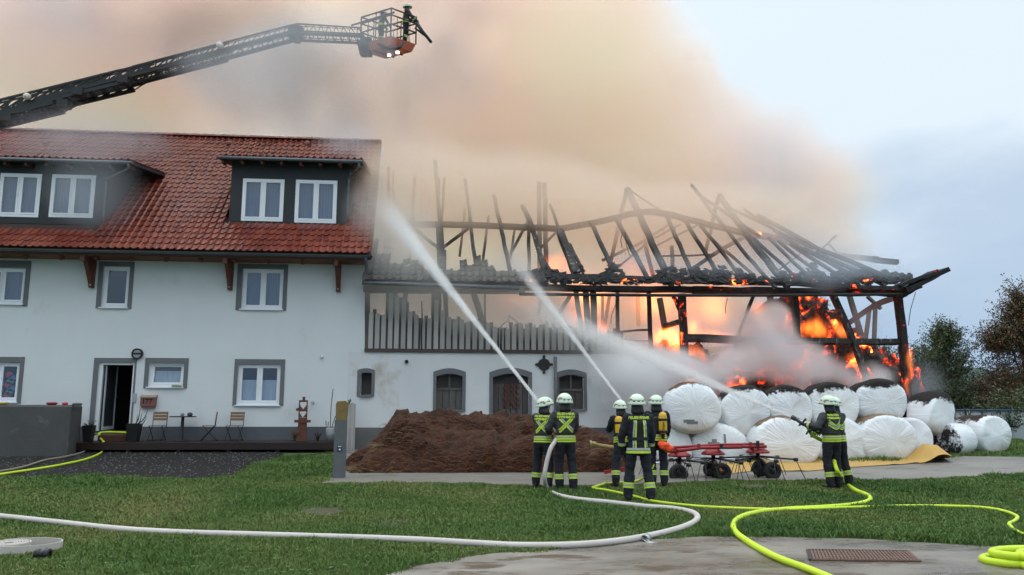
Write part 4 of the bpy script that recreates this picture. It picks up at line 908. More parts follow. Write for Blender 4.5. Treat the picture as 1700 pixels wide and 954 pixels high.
bale('upper white bale with a ragged black scorched crown, third from the wall', 1312,679,74,80,-3.8, rz=R_(-10), burn=.38, brown=-.12, seed=3)
bale('upper white bale directly above the helmet of the lone nozzle man, top blackened', 1386,676,80,84,-3.8, rz=R_(-8), burn=.36, brown=-.14, seed=4)
bale('upper white bale touching the burning corner post, scorched black on top', 1465,668,80,80,-3.5, rz=R_(-8), burn=.38, brown=-.12, seed=5)
bale('half burnt white bale leaning over outside the corner post, flames on its top', 1566,686,56,74,-2.6, .95, rz=R_(22), tilt=R_(20), burn=.46, burn_end=-9, brown=-.12, seed=6)
bale('low white bale half hidden behind the breathing cylinder of a firefighter', 1120,745,60,72,-3.9, rz=R_(-6), burn=-.5, seed=7)
b2 = bale('low white bale mended with a grey tape cross, behind the red hay tedder', 1196,746,98,84,-4.0, rz=R_(-8), burn=-.5, seed=8)
tape(*b2, [(-.42,-.06,.10,.30),(-.30,-.14,.02,.42),(.09,.17,.22,.62)])
bale('white bale wedged low at the back between two larger ones', 1250,735,52,70,-2.6, rz=R_(5), burn=-.5, seed=9)
bale('biggest low white bale with brown rotted straw on its shoulder, beside the tedder wheels', 1308,735,104,90,-4.8, rz=R_(-8), burn=.10, brown=.36, seed=10)
bale('low white bale directly behind the lone nozzle man', 1396,734,92,84,-4.0, rz=R_(-6), burn=-.5, seed=11)
bale('low white bale with dirty brown foot, right of the lone nozzle man', 1476,730,92,84,-4.2, rz=R_(-6), burn=.02, brown=.42, seed=12)
bale('small low white bale tucked behind, under the foot of the corner post', 1522,727,54,66,-3.0, 1.0, rz=R_(-4), burn=-.5, seed=13)
bale('white bale lying sideways with its end burnt black, on the grass', 1568,730,50,54,-2.6, 1.25, rz=R_(-58), burn=-.5, burn_end=.50, brown=-.12, seed=14)
bale('outermost white bale slumped on the grass with flecks of ash on its shoulder', 1654,722,74,66,-2.0, 1.2, rz=R_(18), tilt=R_(-10), burn=-.14, brown=.05, seed=15)
# yellow tarpaulin under the bales
m = MB(); P = gxy([(1190,790),(1250,783),(1340,783),(1420,776),(1520,770),(1582,768),(1560,757),(1400,757),(1250,765),(1190,772)]); nx = 0
P3 = [Vector((x, y, gz(y)+.022)) for x, y in P]; c = sum(P3, Vector())/len(P3)
bmx = bmesh.new(); bmx.faces.new([bmx.verts.new(p) for p in P3]); bmesh.ops.triangulate(bmx, faces=bmx.faces[:]); bmesh.ops.subdivide_edges(bmx, edges=bmx.edges[:], cuts=7, use_grid_fill=True)
hump = atG(1548, 766)
for v in bmx.verts:
    d = (Vector((v.co.x, v.co.y, 0))-Vector((hump.x, hump.y, 0))); n = mnoise.fractal(Vector((v.co.x*2.5, v.co.y*2.5, 1)), .8, 2, 3)
    v.co.z += max(0, .03*n)+.42*math.exp(-(d.x/.42)**2-(d.y/.5)**2)*(1+.3*n)
bmesh.ops.recalc_face_normals(bmx, faces=bmx.faces)
me = bpy.data.meshes.new('tarpaulin'); bmx.to_mesh(me); bmx.free(); me.materials.append(pm('yellow_tarp', (.52,.31,.07), .55, (.40,.23,.05), 2, .7, .3, 8)); me.polygons.foreach_set('use_smooth', [True]*len(me.polygons))
o = bpy.data.objects.new('tarpaulin', me); COL.objects.link(o); ORG[o.name] = Vector(); tag(o, 'yellow tarpaulin spread under the row of white bales, rucked up at one end', 'tarpaulin')

# ================================================================== HAY TEDDER
tb = atG(1200, 797); ty = tb.y+.2; tz = gz(ty)
ted = thing('hay_tedder', 'red folding hay tedder with wire tines and small black wheels before the bales', 'hay tedder', (tb.x, ty, tz))
def tp(px, py, dy=0): return atY(px, py, ty+dy)
for pts, w in (([(1112,750,0),(1165,743,0),(1232,742,0)], .075), ([(1232,741,.05),(1272,741,.05)], .07), ([(1112,743,.5),(1190,738,.5),(1268,737,.5)], .06)):
    m = MB(); m.tube([tp(*p) for p in pts], w/2, 10); m.build('beam', M_red, ted)
for px, py, dy in ((1160,741,.25),(1198,741,.25),(1246,738,.3),(1258,736,.3),(1120,745,.2)):
    m = MB(); a = tp(px, py, dy-.3); b = tp(px, py, dy+.3); m.bar(a, b, .07, .11); m.build('clamp', M_iron if px in (1198, 1258) else M_red, ted)
def wheel(px, py, dy, r, lbl=None):
    c = tp(px, py, dy); m = MB(); w_ = bpy.data.objects.new('wheel', None); 
    prof = [(r*.55,-.07),(r*.8,-.085),(r*.95,-.07),(r,-.03),(r,.03),(r*.95,.07),(r*.8,.085),(r*.55,.07)]; m.lathe(prof+[prof[0]], c, 22, axis='y'); w = m.build('wheel', M_tyre, ted, fixn=True)
    m = MB(); m.lathe([(0,-.05),(.05,-.05),(.06,-.03),(r*.5,-.02),(r*.56,-.06),(r*.56,.06),(r*.3,.04),(0,.04)], c, 16, axis='y'); m.build('rim', M_iron, w, fixn=True)
    return c
for hx, hy, dy in ((1184,754,.25),(1258,751,.25),(1128,757,.4)):
    c = tp(hx, hy, dy); m = MB(); m.lathe([(.04,.17),(.10,.13),(.25,.03),(.26,.0),(.23,-.01),(.05,-.01)], c, 18); m.build('rotor_cover', M_red, ted, fixn=True)
    m = MB(); m.tube([c+Vector((0,0,-.02)), c+Vector((0,0,-.52))], .045, 8); m.bar(c+Vector((-.16,0,-.36)), c+Vector((.18,0,-.40)), .07, .09); m.build('axle_post', M_iron, ted)
    for q in range(6):
        a = q*math.pi/3+.3+hx; d = Vector((math.cos(a), math.sin(a), -.09)); e = c+d*.78+Vector((0,0,-.06))
        m = MB(); m.tube([c+Vector((0,0,-.08)), e], .018, 6); arm = m.build('arm', M_metal if q % 3 == 0 else M_iron, ted)
        s = Vector((-d.y, d.x, 0)).normalized()
        for t in (-.05, .05):
            m = MB(); p = e+s*t; m.tube([p+Vector((0,0,.0)), p+d*.10+s*t*.6+Vector((0,0,-.22)), p+d*.20+s*t+Vector((0,0,-.44))], .008, 5); m.build('tine', M_iron, arm)
        m = MB(); m.lathe([(0,-.045),(.04,-.04),(.04,.04),(0,.045)], e, 8, axis='x'); m.build('tine_coil', M_iron, arm)
for px, py, dy, r in ((1180,779,.55,.17),(1199,783,.1,.19),(1262,777,.5,.18),(1282,781,.1,.19),(1126,786,.15,.2)): wheel(px, py, dy, r)
for (a, b) in (((1187,765,.2),(1198,783,.0)),((1262,762,.25),(1281,780,.0)),((1180,765,.4),(1180,778,.45)),((1258,762,.35),(1262,776,.4)),((1128,765,.35),(1126,784,.05))):
    m = MB(); m.bar(tp(*a), tp(*b), .045, .05); m.build('wheel_fork', pm('orange_fork', (.45,.12,.03), .5) if a[0] == 1187 else M_iron, ted)

# ================================================================== MANURE HEAP
M_man = pm('manure', (.060,.019,.006), .8, (.014,.006,.003), 4, .8, 1, 20, blotch=((.085,.036,.013), 3.2, .58, .12))
hm, o = heap('manure_heap', M_man, [(572,800),(580,770),(600,752),(622,728),(645,708),(662,690),(672,687),(690,694),(720,688),(765,683),(790,688),(812,693),(860,694),(930,702),(985,718),(1010,752),(1030,800)], -4.75, 2.1, -4.75, 9.1, .30, .2, .1)
tag(o, 'dark brown manure heap against the barn wall', 'manure heap'); hb = bvh_of(hm)
def straw(n, zones, label, m_, seed, l=(.08,.28)):
    r = random.Random(seed); m = MB()
    for _ in range(n):
        if zones: z = r.choice(zones); px, py = r.gauss(z[0], z[2]), r.gauss(z[1], z[3])
        else: px, py = r.uniform(585, 1015), r.uniform(690, 797)
        h = hb.ray_cast(CAMLOC, pray(px, py).normalized())[0]
        if not h: continue
        a = r.uniform(0, 6.28); L_ = r.uniform(*l); d = Vector((math.cos(a), math.sin(a)*.5, r.uniform(-.45,.35)))*L_; w = Vector((0,.004,.005)); p = h+Vector((0,-.02,.012))
        mid = p+d*.5+Vector((0,-.03,.03)); m.add([p-w, p+w, mid+w, mid-w, p+d+w*.4, p+d-w*.4], [(0,1,2,3),(3,2,4,5)])
    tag(m.build('straw', m_, org=(0,0,0)), label, 'straw', kind='stuff')
straw(4200, None, 'rusty brown straw all over the manure heap', pm('rusty_straw', (.15,.047,.014), .8, (.05,.017,.006), 3, .8), 1)
straw(380, [(640,785,22,9),(625,742,10,4),(665,726,10,6),(590,782,8,5),(860,790,34,5),(985,745,20,12)], 'pale tufts of straw on the manure heap', pm('pale_straw', (.22,.14,.055), .8, (.12,.07,.03), 3, .8), 2)

# ================================================================== SMALL THINGS BY THE HOUSE
# deck
dk0, dk1 = atY(112, 738, -1.35).x, atY(556, 738, -1.35).x; dz = .56
deck = thing('timber_deck', 'low dark timber deck along the house wall', 'deck', ((dk0+dk1)/2, -.7, gz(-1.3)))
for i in range(9):
    m = MB(); y = -1.38+i*.15; m.box(dk0, dk1, y, y+.142, dz-.035, dz+rng.uniform(-.003,.003)); m.build('plank', M_dwood, deck)
m = MB(); m.box(dk0, dk1, -1.42, -1.385, dz-.20, dz-.005); m.build('fascia', M_dwood, deck)
x = dk0+.2
while x < dk1: m = MB(); m.box(x, x+.1, -1.34, -1.24, gz(-1.3)-.02, dz-.037); m.build('deck_post', M_dwood, deck); x += 1.4
stp = atY(200, 720, -.5); sx0, sx1 = atY(168,720,-.4).x, atY(214,720,-.4).x
m = MB(); m.box(sx0, sx1, -.62, -.05, dz+.003, dz+.17); step = m.build('door_step', pm('red_brown_step', (.085,.032,.022), .5, (.06,.022,.016), 4, .6), None); tag(step, 'red brown timber step below the open house door', 'step')
# concrete planter wall at the left
w0 = atY(-80, 700, -2.6).x; w1 = atY(109, 740, -2.6).x; wz = atY(60, 672, -2.6).z; w2 = atY(138, 675, -.9).x
m = MB(); P = [(w0,-2.6),(w1-.06,-2.6),(w1+.02,-2.52),(w2,-.95),(w2-.1,-.85),(w0,-.85)]
m.add([(x, y, gz(-2.6)-.1) for x, y in P]+[(x, y, wz-.05) for x, y in P]+[(x*1.0+(.03 if x < -13 else -.03), y+.03 if y < -2 else y-.03, wz) for x, y in P], [(5,4,3,2,1,0),(12,13,14,15,16,17)]+[(i,(i+1)%6,6+(i+1)%6,6+i) for i in range(6)]+[(6+i,6+(i+1)%6,12+(i+1)%6,12+i) for i in range(6)])
gw = m.build('planter_wall', pm('dark_rendered_wall', (.095,.095,.09), .85, (.065,.066,.064), 1.4, .7, .4, 30, blotch=((.15,.145,.13), 2, .62, .1)), None, fixn=True); tag(gw, 'dark grey rendered planter wall at the edge of the drive', 'wall')
def topthing(name, label, cat, px, py, prof, m_, y=-2.2, sx=1, n=14):
    c = atY(px, py, y); c.z = wz; mb = MB(); mb.lathe(prof, c, n, sx=sx); o = mb.build(name, m_, None, org=c, fixn=True); tag(o, label, cat); return o
topthing('plate', 'dark red saucer on top of the planter wall', 'saucer', 86, 671, [(.0,.0),(.10,.0),(.15,.05),(.11,.075),(.0,.07)], M_red)
topthing('pot', 'small bright red pot on the planter wall', 'pot', 108, 671, [(.0,.0),(.06,.0),(.075,.05),(.05,.075),(.04,.05),(0,.05)], pm('bright_red', (.5,.04,.04), .5))
topthing('stone', 'flat grey stone at the corner of the planter wall', 'stone', 128, 672, [(.0,.0),(.10,.0),(.12,.03),(.07,.06),(0,.065)], pm('grey_stone', (.14,.15,.14), .9, (.09,.1,.09), 9, .7), sx=1.2)
topthing('bowl', 'yellow bowl on the planter wall at the picture edge', 'bowl', 3, 671, [(.0,.0),(.12,.0),(.17,.05),(.15,.07),(.0,.04)], pm('yellow_glaze', (.5,.32,.04), .4))
# flower pots
def pot(label, px, py_top, py_bot, w, y):
    c = atY(px, py_bot, y); t = atY(px, py_top, y); r = (atY(px+w/2, py_top, y).x-atY(px-w/2, py_top, y).x)/2; h = t.z-dz; c.z = dz+.003
    o = thing('flower_pot', label, 'flower pot', c); m = MB(); q = math.sqrt(2)
    m.lathe([(0,0),(r*.72*q,0),(r*q,h),(r*.93*q,h),(r*.9*q,h-.06),(0,h-.06)], c, 4, smooth=False)
    rot = Matrix.Rotation(rad(45), 3, 'Z'); m.v = [c+rot @ (v-c) for v in m.v]; m.build('pot', M_black, o, fixn=True); return o, c, h
o, c, h = pot('square black pot with blue green shoots beside the open door', 221, 703, 733, 21, -.75)
M_stem = pm('twig', (.06,.05,.045), .8); M_agave = pm('blue_green_leaf', (.06,.14,.12), .6, (.03,.07,.07), 9, .7)
for (ex, ey, mt) in ((233,676,M_stem),(246,679,M_stem),(244,690,M_agave),(236,685,M_agave),(228,688,M_agave)):
    e = atY(ex, ey, -.75); m = MB(); m.tube(spline([c+Vector((0,0,h-.06)), c+(e-c)*.6+Vector((.02,0,.06)), e], 4), [.02,.02,.018,.018,.016,.014,.01,.008,.004], 5); m.build('stem', mt, o)
o, c, h = pot('black pot of wilted flowers at the corner of the planter wall', 146, 706, 735, 17, -1.0)
r = random.Random(4)
for i in range(22):
    e = c+Vector((r.uniform(-.16,.16), r.uniform(-.12,.12), h+r.uniform(.0,.16))); m = MB(); m.tube([c+Vector((0,0,h-.06)), e], .006, 4); st = m.build('stem', M_stem, o)
    m = MB(); m.lathe([(0,-.012),(.018,0),(0,.012)], e, 5); m.build('blossom', M_lace if i % 3 == 0 else M_agave, st)
# bistro chairs and table
M_slat = pm('chair_slat', (.26,.16,.085), .6, (.19,.115,.06), 6, .7, stretch=(.4,4,4))
def chair(label, px, rz):
    c = atY(px, 733, -.55); c.z = dz+.003; o = thing('folding_chair', label, 'chair', c, 'folding bistro chairs on the deck'); o.rotation_euler = (0,0,rz); ORG[o.name] = Vector((0,0,0))
    for s in (-.20, .20):
        m = MB(); m.tube([(s,.20,.86),(s,.16,.46),(s,-.22,.0)], .011, 6); m.build('leg', M_iron, o)
        m = MB(); m.tube([(s*.9,-.18,.44),(s*.9,.24,.0)], .011, 6); m.build('leg', M_iron, o)
    m = MB(); m.tube([(-.2,-.20,.03),(.2,-.20,.03)], .009, 5); m.build('stretcher', M_iron, o); m = MB(); m.tube([(-.18,.22,.03),(.18,.22,.03)], .009, 5); m.build('stretcher', M_iron, o)
    for z in (.60, .69, .78): m = MB(); m.box(-.215,.215,.165+(z-.6)*.12,.18+(z-.6)*.12,z,z+.075); m.build('back_slat', M_slat, o)
    for k in range(5): m = MB(); m.box(-.2,.2,-.20+k*.08,-.20+k*.08+.07,.445,.46); m.build('seat_slat', M_slat, o)
    return o
chair('folding chair with wooden slats nearest the house door', 260, 0); chair('folding chair turned sideways to the round table', 346, rad(-72)); chair('folding chair under the lace curtained window', 388, rad(-8))
c = atY(301, 733, -.55); c.z = dz+.003; o = thing('bistro_table', 'small round black bistro table on one leg', 'table', c)
m = MB(); m.lathe([(0,.70),(.37,.70),(.38,.715),(.37,.73),(0,.73)], c, 26); m.build('table_top', M_iron, o, fixn=True); m = MB(); m.lathe([(.0,.0),(.22,.0),(.2,.03),(.05,.05),(.045,.7)], c, 14); m.build('pedestal', M_iron, o, fixn=True)
m = MB(); k = c+Vector((-.02,0,.731)); m.lathe([(0,0),(.05,0),(.055,.09),(.045,.09),(.04,.02),(0,.02)], k, 12); tag(m.build('lantern', pm('grey_glass', (.22,.24,.25), .3), None, fixn=True), 'small grey candle glass on the bistro table', 'candle glass')
m = MB(); k = c+Vector((.20,0,.731)); m.lathe([(0,0),(.06,.0),(.085,.05),(.06,.10),(.03,.11),(0,.11)], k, 9); tag(m.build('stone', pm('dark_stone', (.09,.09,.10), .8, (.05,.05,.06), 9, .7), None, fixn=True), 'dark rounded stone lying on the bistro table', 'stone')
# letter box 177
R = rect_px(233,656,258,674,-.12); o = thing('letter_box', 'copper brown letter box numbered 177 on the house wall', 'letter box', ((R[0]+R[1])/2, -.1, R[2]))
M_cop = pm('copper_brown', (.23,.10,.075), .5, (.18,.075,.055), 6, .6); m = MB(); m.box(R[0], R[1], -.13, -.003, R[2], R[3]-.07); m.box(R[0]+.02, R[1]-.02, -.11, -.003, R[2]-.05, R[2]-.001); m.build('box', M_cop, o)
m = MB(); x0, x1 = R[0]-.02, R[1]+.02; V = [(x, y, z) for x in (x0, x1) for y, z in ((-.16,R[3]-.068),(0-.003,R[3]-.06),(-.003,R[3]+.02),(-.16,R[3]-.04))]; m.add(V, [(0,1,2,3),(7,6,5,4),(0,4,5,1),(1,5,6,2),(2,6,7,3),(3,7,4,0)]); m.build('lid', pm('pale_copper', (.38,.28,.20), .45), o, fixn=True)
def text_mesh(body, size, name='lettering', align='CENTER', bold=.0, space=1.0):
    cu = bpy.data.curves.new(name, 'FONT'); cu.body = body; cu.size = size; cu.align_x = align; cu.align_y = 'CENTER'; cu.extrude = 0; cu.offset = bold; cu.resolution_u = 3; cu.space_character = space
    t = bpy.data.objects.new('t', cu); COL.objects.link(t); dg = bpy.context.evaluated_depsgraph_get(); me = bpy.data.meshes.new_from_object(t.evaluated_get(dg)); bpy.data.objects.remove(t); return me
me = text_mesh('177', .21, bold=.006)
m = MB(); m.add([Vector(((R[0]+R[1])/2-.02+v.co.x, -.134, (R[2]+R[3])/2-.03+v.co.y)) for v in me.vertices], [tuple(p.vertices) for p in me.polygons]); m.build('lettering', M_black, o)
# round wall lamp, door bell, small sockets
c = atY(228, 587, -.05); o = thing('wall_lamp', 'round black bulkhead lamp above the house door', 'lamp', c)
m = MB(); m.lathe([(.0,-.03),(.12,-.03),(.125,-.05),(.165,-.05),(.165,.045),(0,.045)], c, 22, axis='y'); m.build('lamp_body', M_iron, o, fixn=True)
m = MB(); m.add([c+Vector((.118*math.cos(a), -.034, .118*math.sin(a))) for a in [rad(k*15) for k in range(24)]], [tuple(range(24))]); m.build('diffuser', pm('lamp_glass', (.30,.31,.31), .4), o, fixn=True); m = MB(); m.box(c.x-.12, c.x+.12, c.y-.05, c.y-.036, c.z-.02, c.z+.03); m.build('guard', M_iron, o)
R = rect_px(219,653,226,668,-.02); m = MB(); m.box(R[0], R[1], -.03, -.003, R[2], R[3]); m.box(R[0]+.02, R[1]-.02, -.035, -.0305, R[2]+.03, R[2]+.09); tag(m.build('door_bell', pm('grey_panel', (.36,.37,.39), .5), None), 'pale grey bell panel on the wall next to the door', 'door bell')
c = atY(534, 592, -.04); m = MB(); m.lathe([(0,-.06),(.04,-.05),(.05,.037),(0,.037)], c, 10, axis='y'); tag(m.build('outdoor_socket', M_pvc, None, fixn=True), 'tiny white fitting high on the wall beside the barn', 'wall fitting')
c = atY(519, 668, -.04); m = MB(); m.lathe([(0,.037),(.05,.035),(.05,.02),(.02,.01),(.02,-.08),(0,-.08)], c, 10, axis='y'); m.tube([c+Vector((0,-.08,0)), c+Vector((0,-.09,-.06))], .015, 6); m.bar(c+Vector((-.05,-.05,.03)), c+Vector((.05,-.05,.03)), .02); tag(m.build('garden_tap', M_metal, None, fixn=True), 'small metal garden tap on the house wall', 'tap')
m = MB(); a = atY(414, 733, -.05); b = atY(466, 733, -.05); m.box(a.x, b.x, -.05, -.02, a.z-.02, a.z+.03); tag(m.build('vent_strip', M_pvc, None), 'narrow white vent strip low on the grey plinth', 'vent')
c = atY(286, 638, -.05); m = MB(); m.box(c.x, c.x+.16, -.10, -.03, holes[4][2]+.0, holes[4][2]+.06); m.box(c.x+.17, c.x+.28, -.10, -.04, holes[4][2], holes[4][2]+.05); tag(m.build('sponge', pm('green_sponge', (.16,.30,.12), .8, (.3,.3,.2), 9, .8), None), 'little green packet on the sill of the small window', 'packet')
# rusty heart totem
c = atY(501, 733, -.55); c.z = dz+.003; o = thing('wooden_totem', 'red brown wooden totem of stacked boards with cut out hearts', 'garden ornament', c); M_rw = pm('red_weathered_wood', (.16,.055,.035), .8, (.09,.035,.025), 5, .7, stretch=(1,1,.3))
def heart(cx, cz, s): return [(cx+s*x, cz+s*z) for x, z in ((0,-.55),(.3,-.2),(.5,.12),(.42,.38),(.22,.42),(0,.22),(-.22,.42),(-.42,.38),(-.5,.12),(-.3,-.2))]
m = MB(); m.box(c.x-.13, c.x+.13, c.y-.02, c.y+.02, dz+.005, dz+.55); m.build('board', M_rw, o)
m = MB(); m.box(c.x-.24, c.x+.24, c.y-.05, c.y+.0, dz+.55, dz+.63); m.build('cross_board', M_rw, o)
m = MB(); hs = [heart(c.x, dz+.80, .17), heart(c.x, dz+1.06, .2)]
m.box(c.x-.13, c.x-.10, c.y-.02, c.y+.02, dz+.63, dz+1.22); m.box(c.x+.10, c.x+.13, c.y-.02, c.y+.02, dz+.63, dz+1.22); m.box(c.x-.10, c.x+.10, c.y-.02, c.y+.02, dz+.63, dz+.70); m.box(c.x-.10, c.x+.10, c.y-.02, c.y+.02, dz+.88, dz+.95); m.box(c.x-.10, c.x+.10, c.y-.02, c.y+.02, dz+1.16, dz+1.22); m.box(c.x-.03, c.x+.05, c.y-.02, c.y+.02, dz+1.22, dz+1.32)
V = 0
for h in hs:
    n = len(h); x0, x1 = c.x-.10, c.x+.10; lo = min(z for x, z in h); 
    m.add([(x0,c.y-.015,h[0][1]),(c.x,c.y-.015,h[0][1]),(h[9][0],c.y-.015,h[9][1]),(h[8][0],c.y-.015,h[8][1]),(x0,c.y-.015,h[8][1])], [(0,1,2,3,4)]); m.add([(x1,c.y-.015,h[0][1]),(c.x,c.y-.015,h[0][1]),(h[1][0],c.y-.015,h[1][1]),(h[2][0],c.y-.015,h[2][1]),(x1,c.y-.015,h[2][1])], [(4,3,2,1,0)])
m.build('heart_board', M_rw, o, fixn=True); m = MB(); m.bar((c.x-.2,c.y,dz+.92),(c.x-.1,c.y,dz+.97),.05,.08); m.build('peg', M_rw, o)
def dry_plant(label, px, py, y, hgt, n, m_, seed, zb=None):
    c = atY(px, py, y); c.z = zb if zb is not None else dz+.003; r = random.Random(seed); o = thing('dry_plant', label, 'plant', c)
    for i in range(n):
        a = r.uniform(0, 6.28); e = c+Vector((math.cos(a)*hgt*.4, math.sin(a)*hgt*.3, hgt*r.uniform(.6,1))); mid = c.lerp(e, .6)+Vector((0,0,hgt*.15)); m = MB(); m.tube([c, mid, e], [.012,.009,.003], 4); m.build('stem', m_, o)
    return o
dry_plant('withered grass clump beside the wooden totem', 489, 733, -.6, .42, 16, pm('dry_brown', (.14,.09,.045), .8), 3)
dry_plant('dead brown potted heather beside the grey bucket', 527, 733, -.7, .3, 18, pm('dead_heather', (.07,.03,.025), .8), 5)
c = atY(548, 733, -.7); c.z = dz+.003; o = thing('bucket', 'grey bucket of twigs at the end of the deck', 'bucket', c); m = MB(); m.lathe([(0,0),(.115,0),(.14,.38),(.13,.38),(.11,.05),(0,.05)], c, 16); m.build('pail', pm('grey_bucket', (.20,.22,.23), .5), o, fixn=True)
for ex, ey in ((553,645),(541,698),(557,690),(545,700)): e = atY(ex, ey, -.7); m = MB(); m.tube(spline([c+Vector((0,0,.1)), c.lerp(e,.6)+Vector((-.03,0,0)), e], 4), .012, 5); m.build('twig', M_stem, o)
m = MB(); m.lathe([(.0,.36),(.125,.36),(.12,.40),(0,.39)], c, 14); m.build('soil', pm('pale_foam', (.45,.42,.25), .9), o)
# gas marker post and timber screen
g0 = atG(563, 794); y = g0.y; a = rect_px(554,697,573,794,y); t = rect_px(557,666,577,697,y); o = thing('marker_post', 'concrete marker post with mossy yellow top and a small blue plate', 'post', (g0.x, y, gz(y)))
m = MB(); m.box(a[0], a[1], y-.0, y+.24, gz(y)-.05, a[3]); m.build('shaft', pm('grey_shaft', (.13,.135,.14), .8, (.10,.105,.11), 4, .6, .3, 40), o)
m = MB(); m.prism([(a[0]+.015, a[3]+.001), (a[1]-.005, a[3]+.001), (t[1]-.0, t[3]-.03), (t[1]-.06, t[3]+.01), (t[0]+.03, t[3]), (t[0]+.0, t[3]-.06)], y+.01, y+.23); m.build('cap', pm('mossy_yellow', (.26,.18,.055), .85, (.15,.11,.05), 6, .8, .5, 30, blotch=((.07,.06,.04), 5, .62, .1)), o, fixn=True)
p = rect_px(560,739,568,749,y); m = MB(); m.box(p[0], p[1], y-.012, y-.002, p[2], p[3]); pl = m.build('plate', pm('blue_plate', (.015,.05,.09), .4), o); m = MB(); m.box(p[0]+.015, p[1]-.015, y-.016, y-.0125, p[3]-.03, p[3]-.015); m.box(p[0]+.035, p[1]-.03, y-.016, y-.0125, p[2]+.025, p[2]+.055); m.build('print', M_pvc, pl)
R = rect_px(576,670,590,731,-.5); o = thing('timber_screen', 'weathered grey board screen beside the marker post', 'screen', (R[0], -.5, .28))
for k in range(4): w = (R[1]-R[0])/4; m = MB(); m.box(R[0]+k*w+.005, R[0]+(k+1)*w-.004, -.5-.01*(k % 2), -.46, .26, R[3]+.02*(k % 3)); m.build('board', M_board, o)
o = dry_plant('green ivy sprig growing over the timber screen', 580, 668, -.5, .16, 9, pm('ivy_green', (.05,.09,.03), .6), 8, R[3])
# ground grate, coiled flat hose
P = [atZ(*q, .0) for q in ((1341,915),(1506,917),(1527,934),(1346,932))]; o = thing('drain_grate', 'rusty brown steel drain grate set in the wet concrete', 'grate', (P[0].x, P[0].y, .012))
M_rust = pm('rusty_steel', (.14,.075,.05), .6, (.10,.055,.04), 9, .7, .4, 60); zz = .016
for i in range(4): a, b = P[i].copy(), P[(i+1) % 4].copy(); a.z = b.z = zz+.004; m = MB(); m.bar(a, b, .035, .012); m.build('frame', M_iron if i in (0, 3) else M_rust, o)
nb = 30
for i in range(1, nb):
    t = i/nb; a = P[0].lerp(P[1], t); b = P[3].lerp(P[2], t); a.z = b.z = zz+.004; m = MB(); m.bar(a, b, .024, .012); m.build('grate_bar', M_rust, o)
for i in range(1, 5): t = i/5; a = P[0].lerp(P[3], t); b = P[1].lerp(P[2], t); a.z = b.z = zz+.0; m = MB(); m.bar(a, b, .03, .008); m.build('cross_bar', M_rust, o)
m = MB(); c = atZ(14, 917, .0); c.z = .025; pts = []
for i in range(110): t = i*.36; r = .05+.0042*t; pts.append(c+Vector((r*math.cos(t), r*math.sin(t), 0)))
t0 = 109*.36; c2 = c+Vector((.14, .03, 0))
for i in range(1, 46): t = t0+i*.16; k = min(1, i/14); rx, ry = .215+(.40-.215)*k, .215+(.30-.215)*k; q = c.lerp(c2, k); pts.append(q+Vector((rx*math.cos(t), ry*math.sin(t), 0)))
def band(path, h=.085, w=.006):
    n = len(path); V = []
    for i, p in enumerate(path):
        d = path[min(n-1,i+1)]-path[max(0,i-1)]; nn = Vector((-d.y, d.x, 0)).normalized()*w
        V += [p-nn+Vector((0,0,-.02)), p+nn+Vector((0,0,-.02)), p+nn+Vector((0,0,h)), p-nn+Vector((0,0,h))]
    m.add(V, [(i*4+k, i*4+(k+1) % 4, i*4+4+(k+1) % 4, i*4+4+k) for i in range(n-1) for k in range(4)]); m.add([V[q] for q in (0,1,2,3,-4,-3,-2,-1)], [(0,1,2,3),(7,6,5,4)])
band(pts)
o = m.build('rolled_hose', M_hose_w, None); bmx = bmesh.new(); bmx.from_mesh(o.data); bmesh.ops.recalc_face_normals(bmx, faces=bmx.faces); bmx.to_mesh(o.data); bmx.free(); tag(o, 'flat cream hose rolled up on its side in the grass', 'rolled hose'); ORG[o.name] = Vector(o.location)
k = atZ(70, 920, .05); m = MB(); m.lathe([(.02,-.07),(.055,-.07),(.06,-.03),(.045,-.02),(.045,.02),(.06,.03),(.06,.08),(.03,.08)], k, 14, axis='x'); m.build('coupling', M_black, o, fixn=True)
# ================================================================== PEOPLE
def hull(mb, spheres, mi=0):
    """convex hull of spheres / ellipsoids: (centre, radius or (rx,ry,rz))"""
    bm = bmesh.new()
    for c, r in spheres:
        r = r if isinstance(r, (tuple, list)) else (r, r, r)
        g = bmesh.ops.create_icosphere(bm, subdivisions=2, radius=1)
        for v in g['verts']: v.co = Vector(c)+Vector((v.co.x*r[0], v.co.y*r[1], v.co.z*r[2]))
    res = bmesh.ops.convex_hull(bm, input=bm.verts)
    bmesh.ops.delete(bm, geom=[e for e in res['geom_interior'] if isinstance(e, bmesh.types.BMVert)], context='VERTS')
    bm.verts.index_update(); mb.add([v.co.copy() for v in bm.verts], [tuple(v.index for v in f.verts) for f in bm.faces], mi); bm.free()
def remesh(mb, name, mats, voxel, smooth=3, wrinkle=0.0, seed=0, zone=None):
    """melt overlapping hulls into one continuous skin"""
    me = mb.mesh('tmp', mats if isinstance(mats, list) else [mats]); o = bpy.data.objects.new('tmp', me); COL.objects.link(o)
    a = o.modifiers.new('r', 'REMESH'); a.mode = 'VOXEL'; a.voxel_size = voxel
    if smooth: s = o.modifiers.new('s', 'SMOOTH'); s.factor = .5; s.iterations = smooth
    dg = bpy.context.evaluated_depsgraph_get(); out = bpy.data.meshes.new_from_object(o.evaluated_get(dg)); bpy.data.objects.remove(o); out.name = name
    out.materials.clear()
    for m in (mats if isinstance(mats, list) else [mats]): out.materials.append(m)
    if wrinkle:
        for v in out.vertices:
            p = v.co; n = mnoise.fractal(Vector((p.x*7, p.y*7, p.z*13+seed)), .8, 2, 3); v.co = p+v.normal*n*wrinkle
    if zone:
        for f in out.polygons: f.material_index = zone(f.center)
    out.polygons.foreach_set('use_smooth', [True]*len(out.polygons)); out.update(); return out
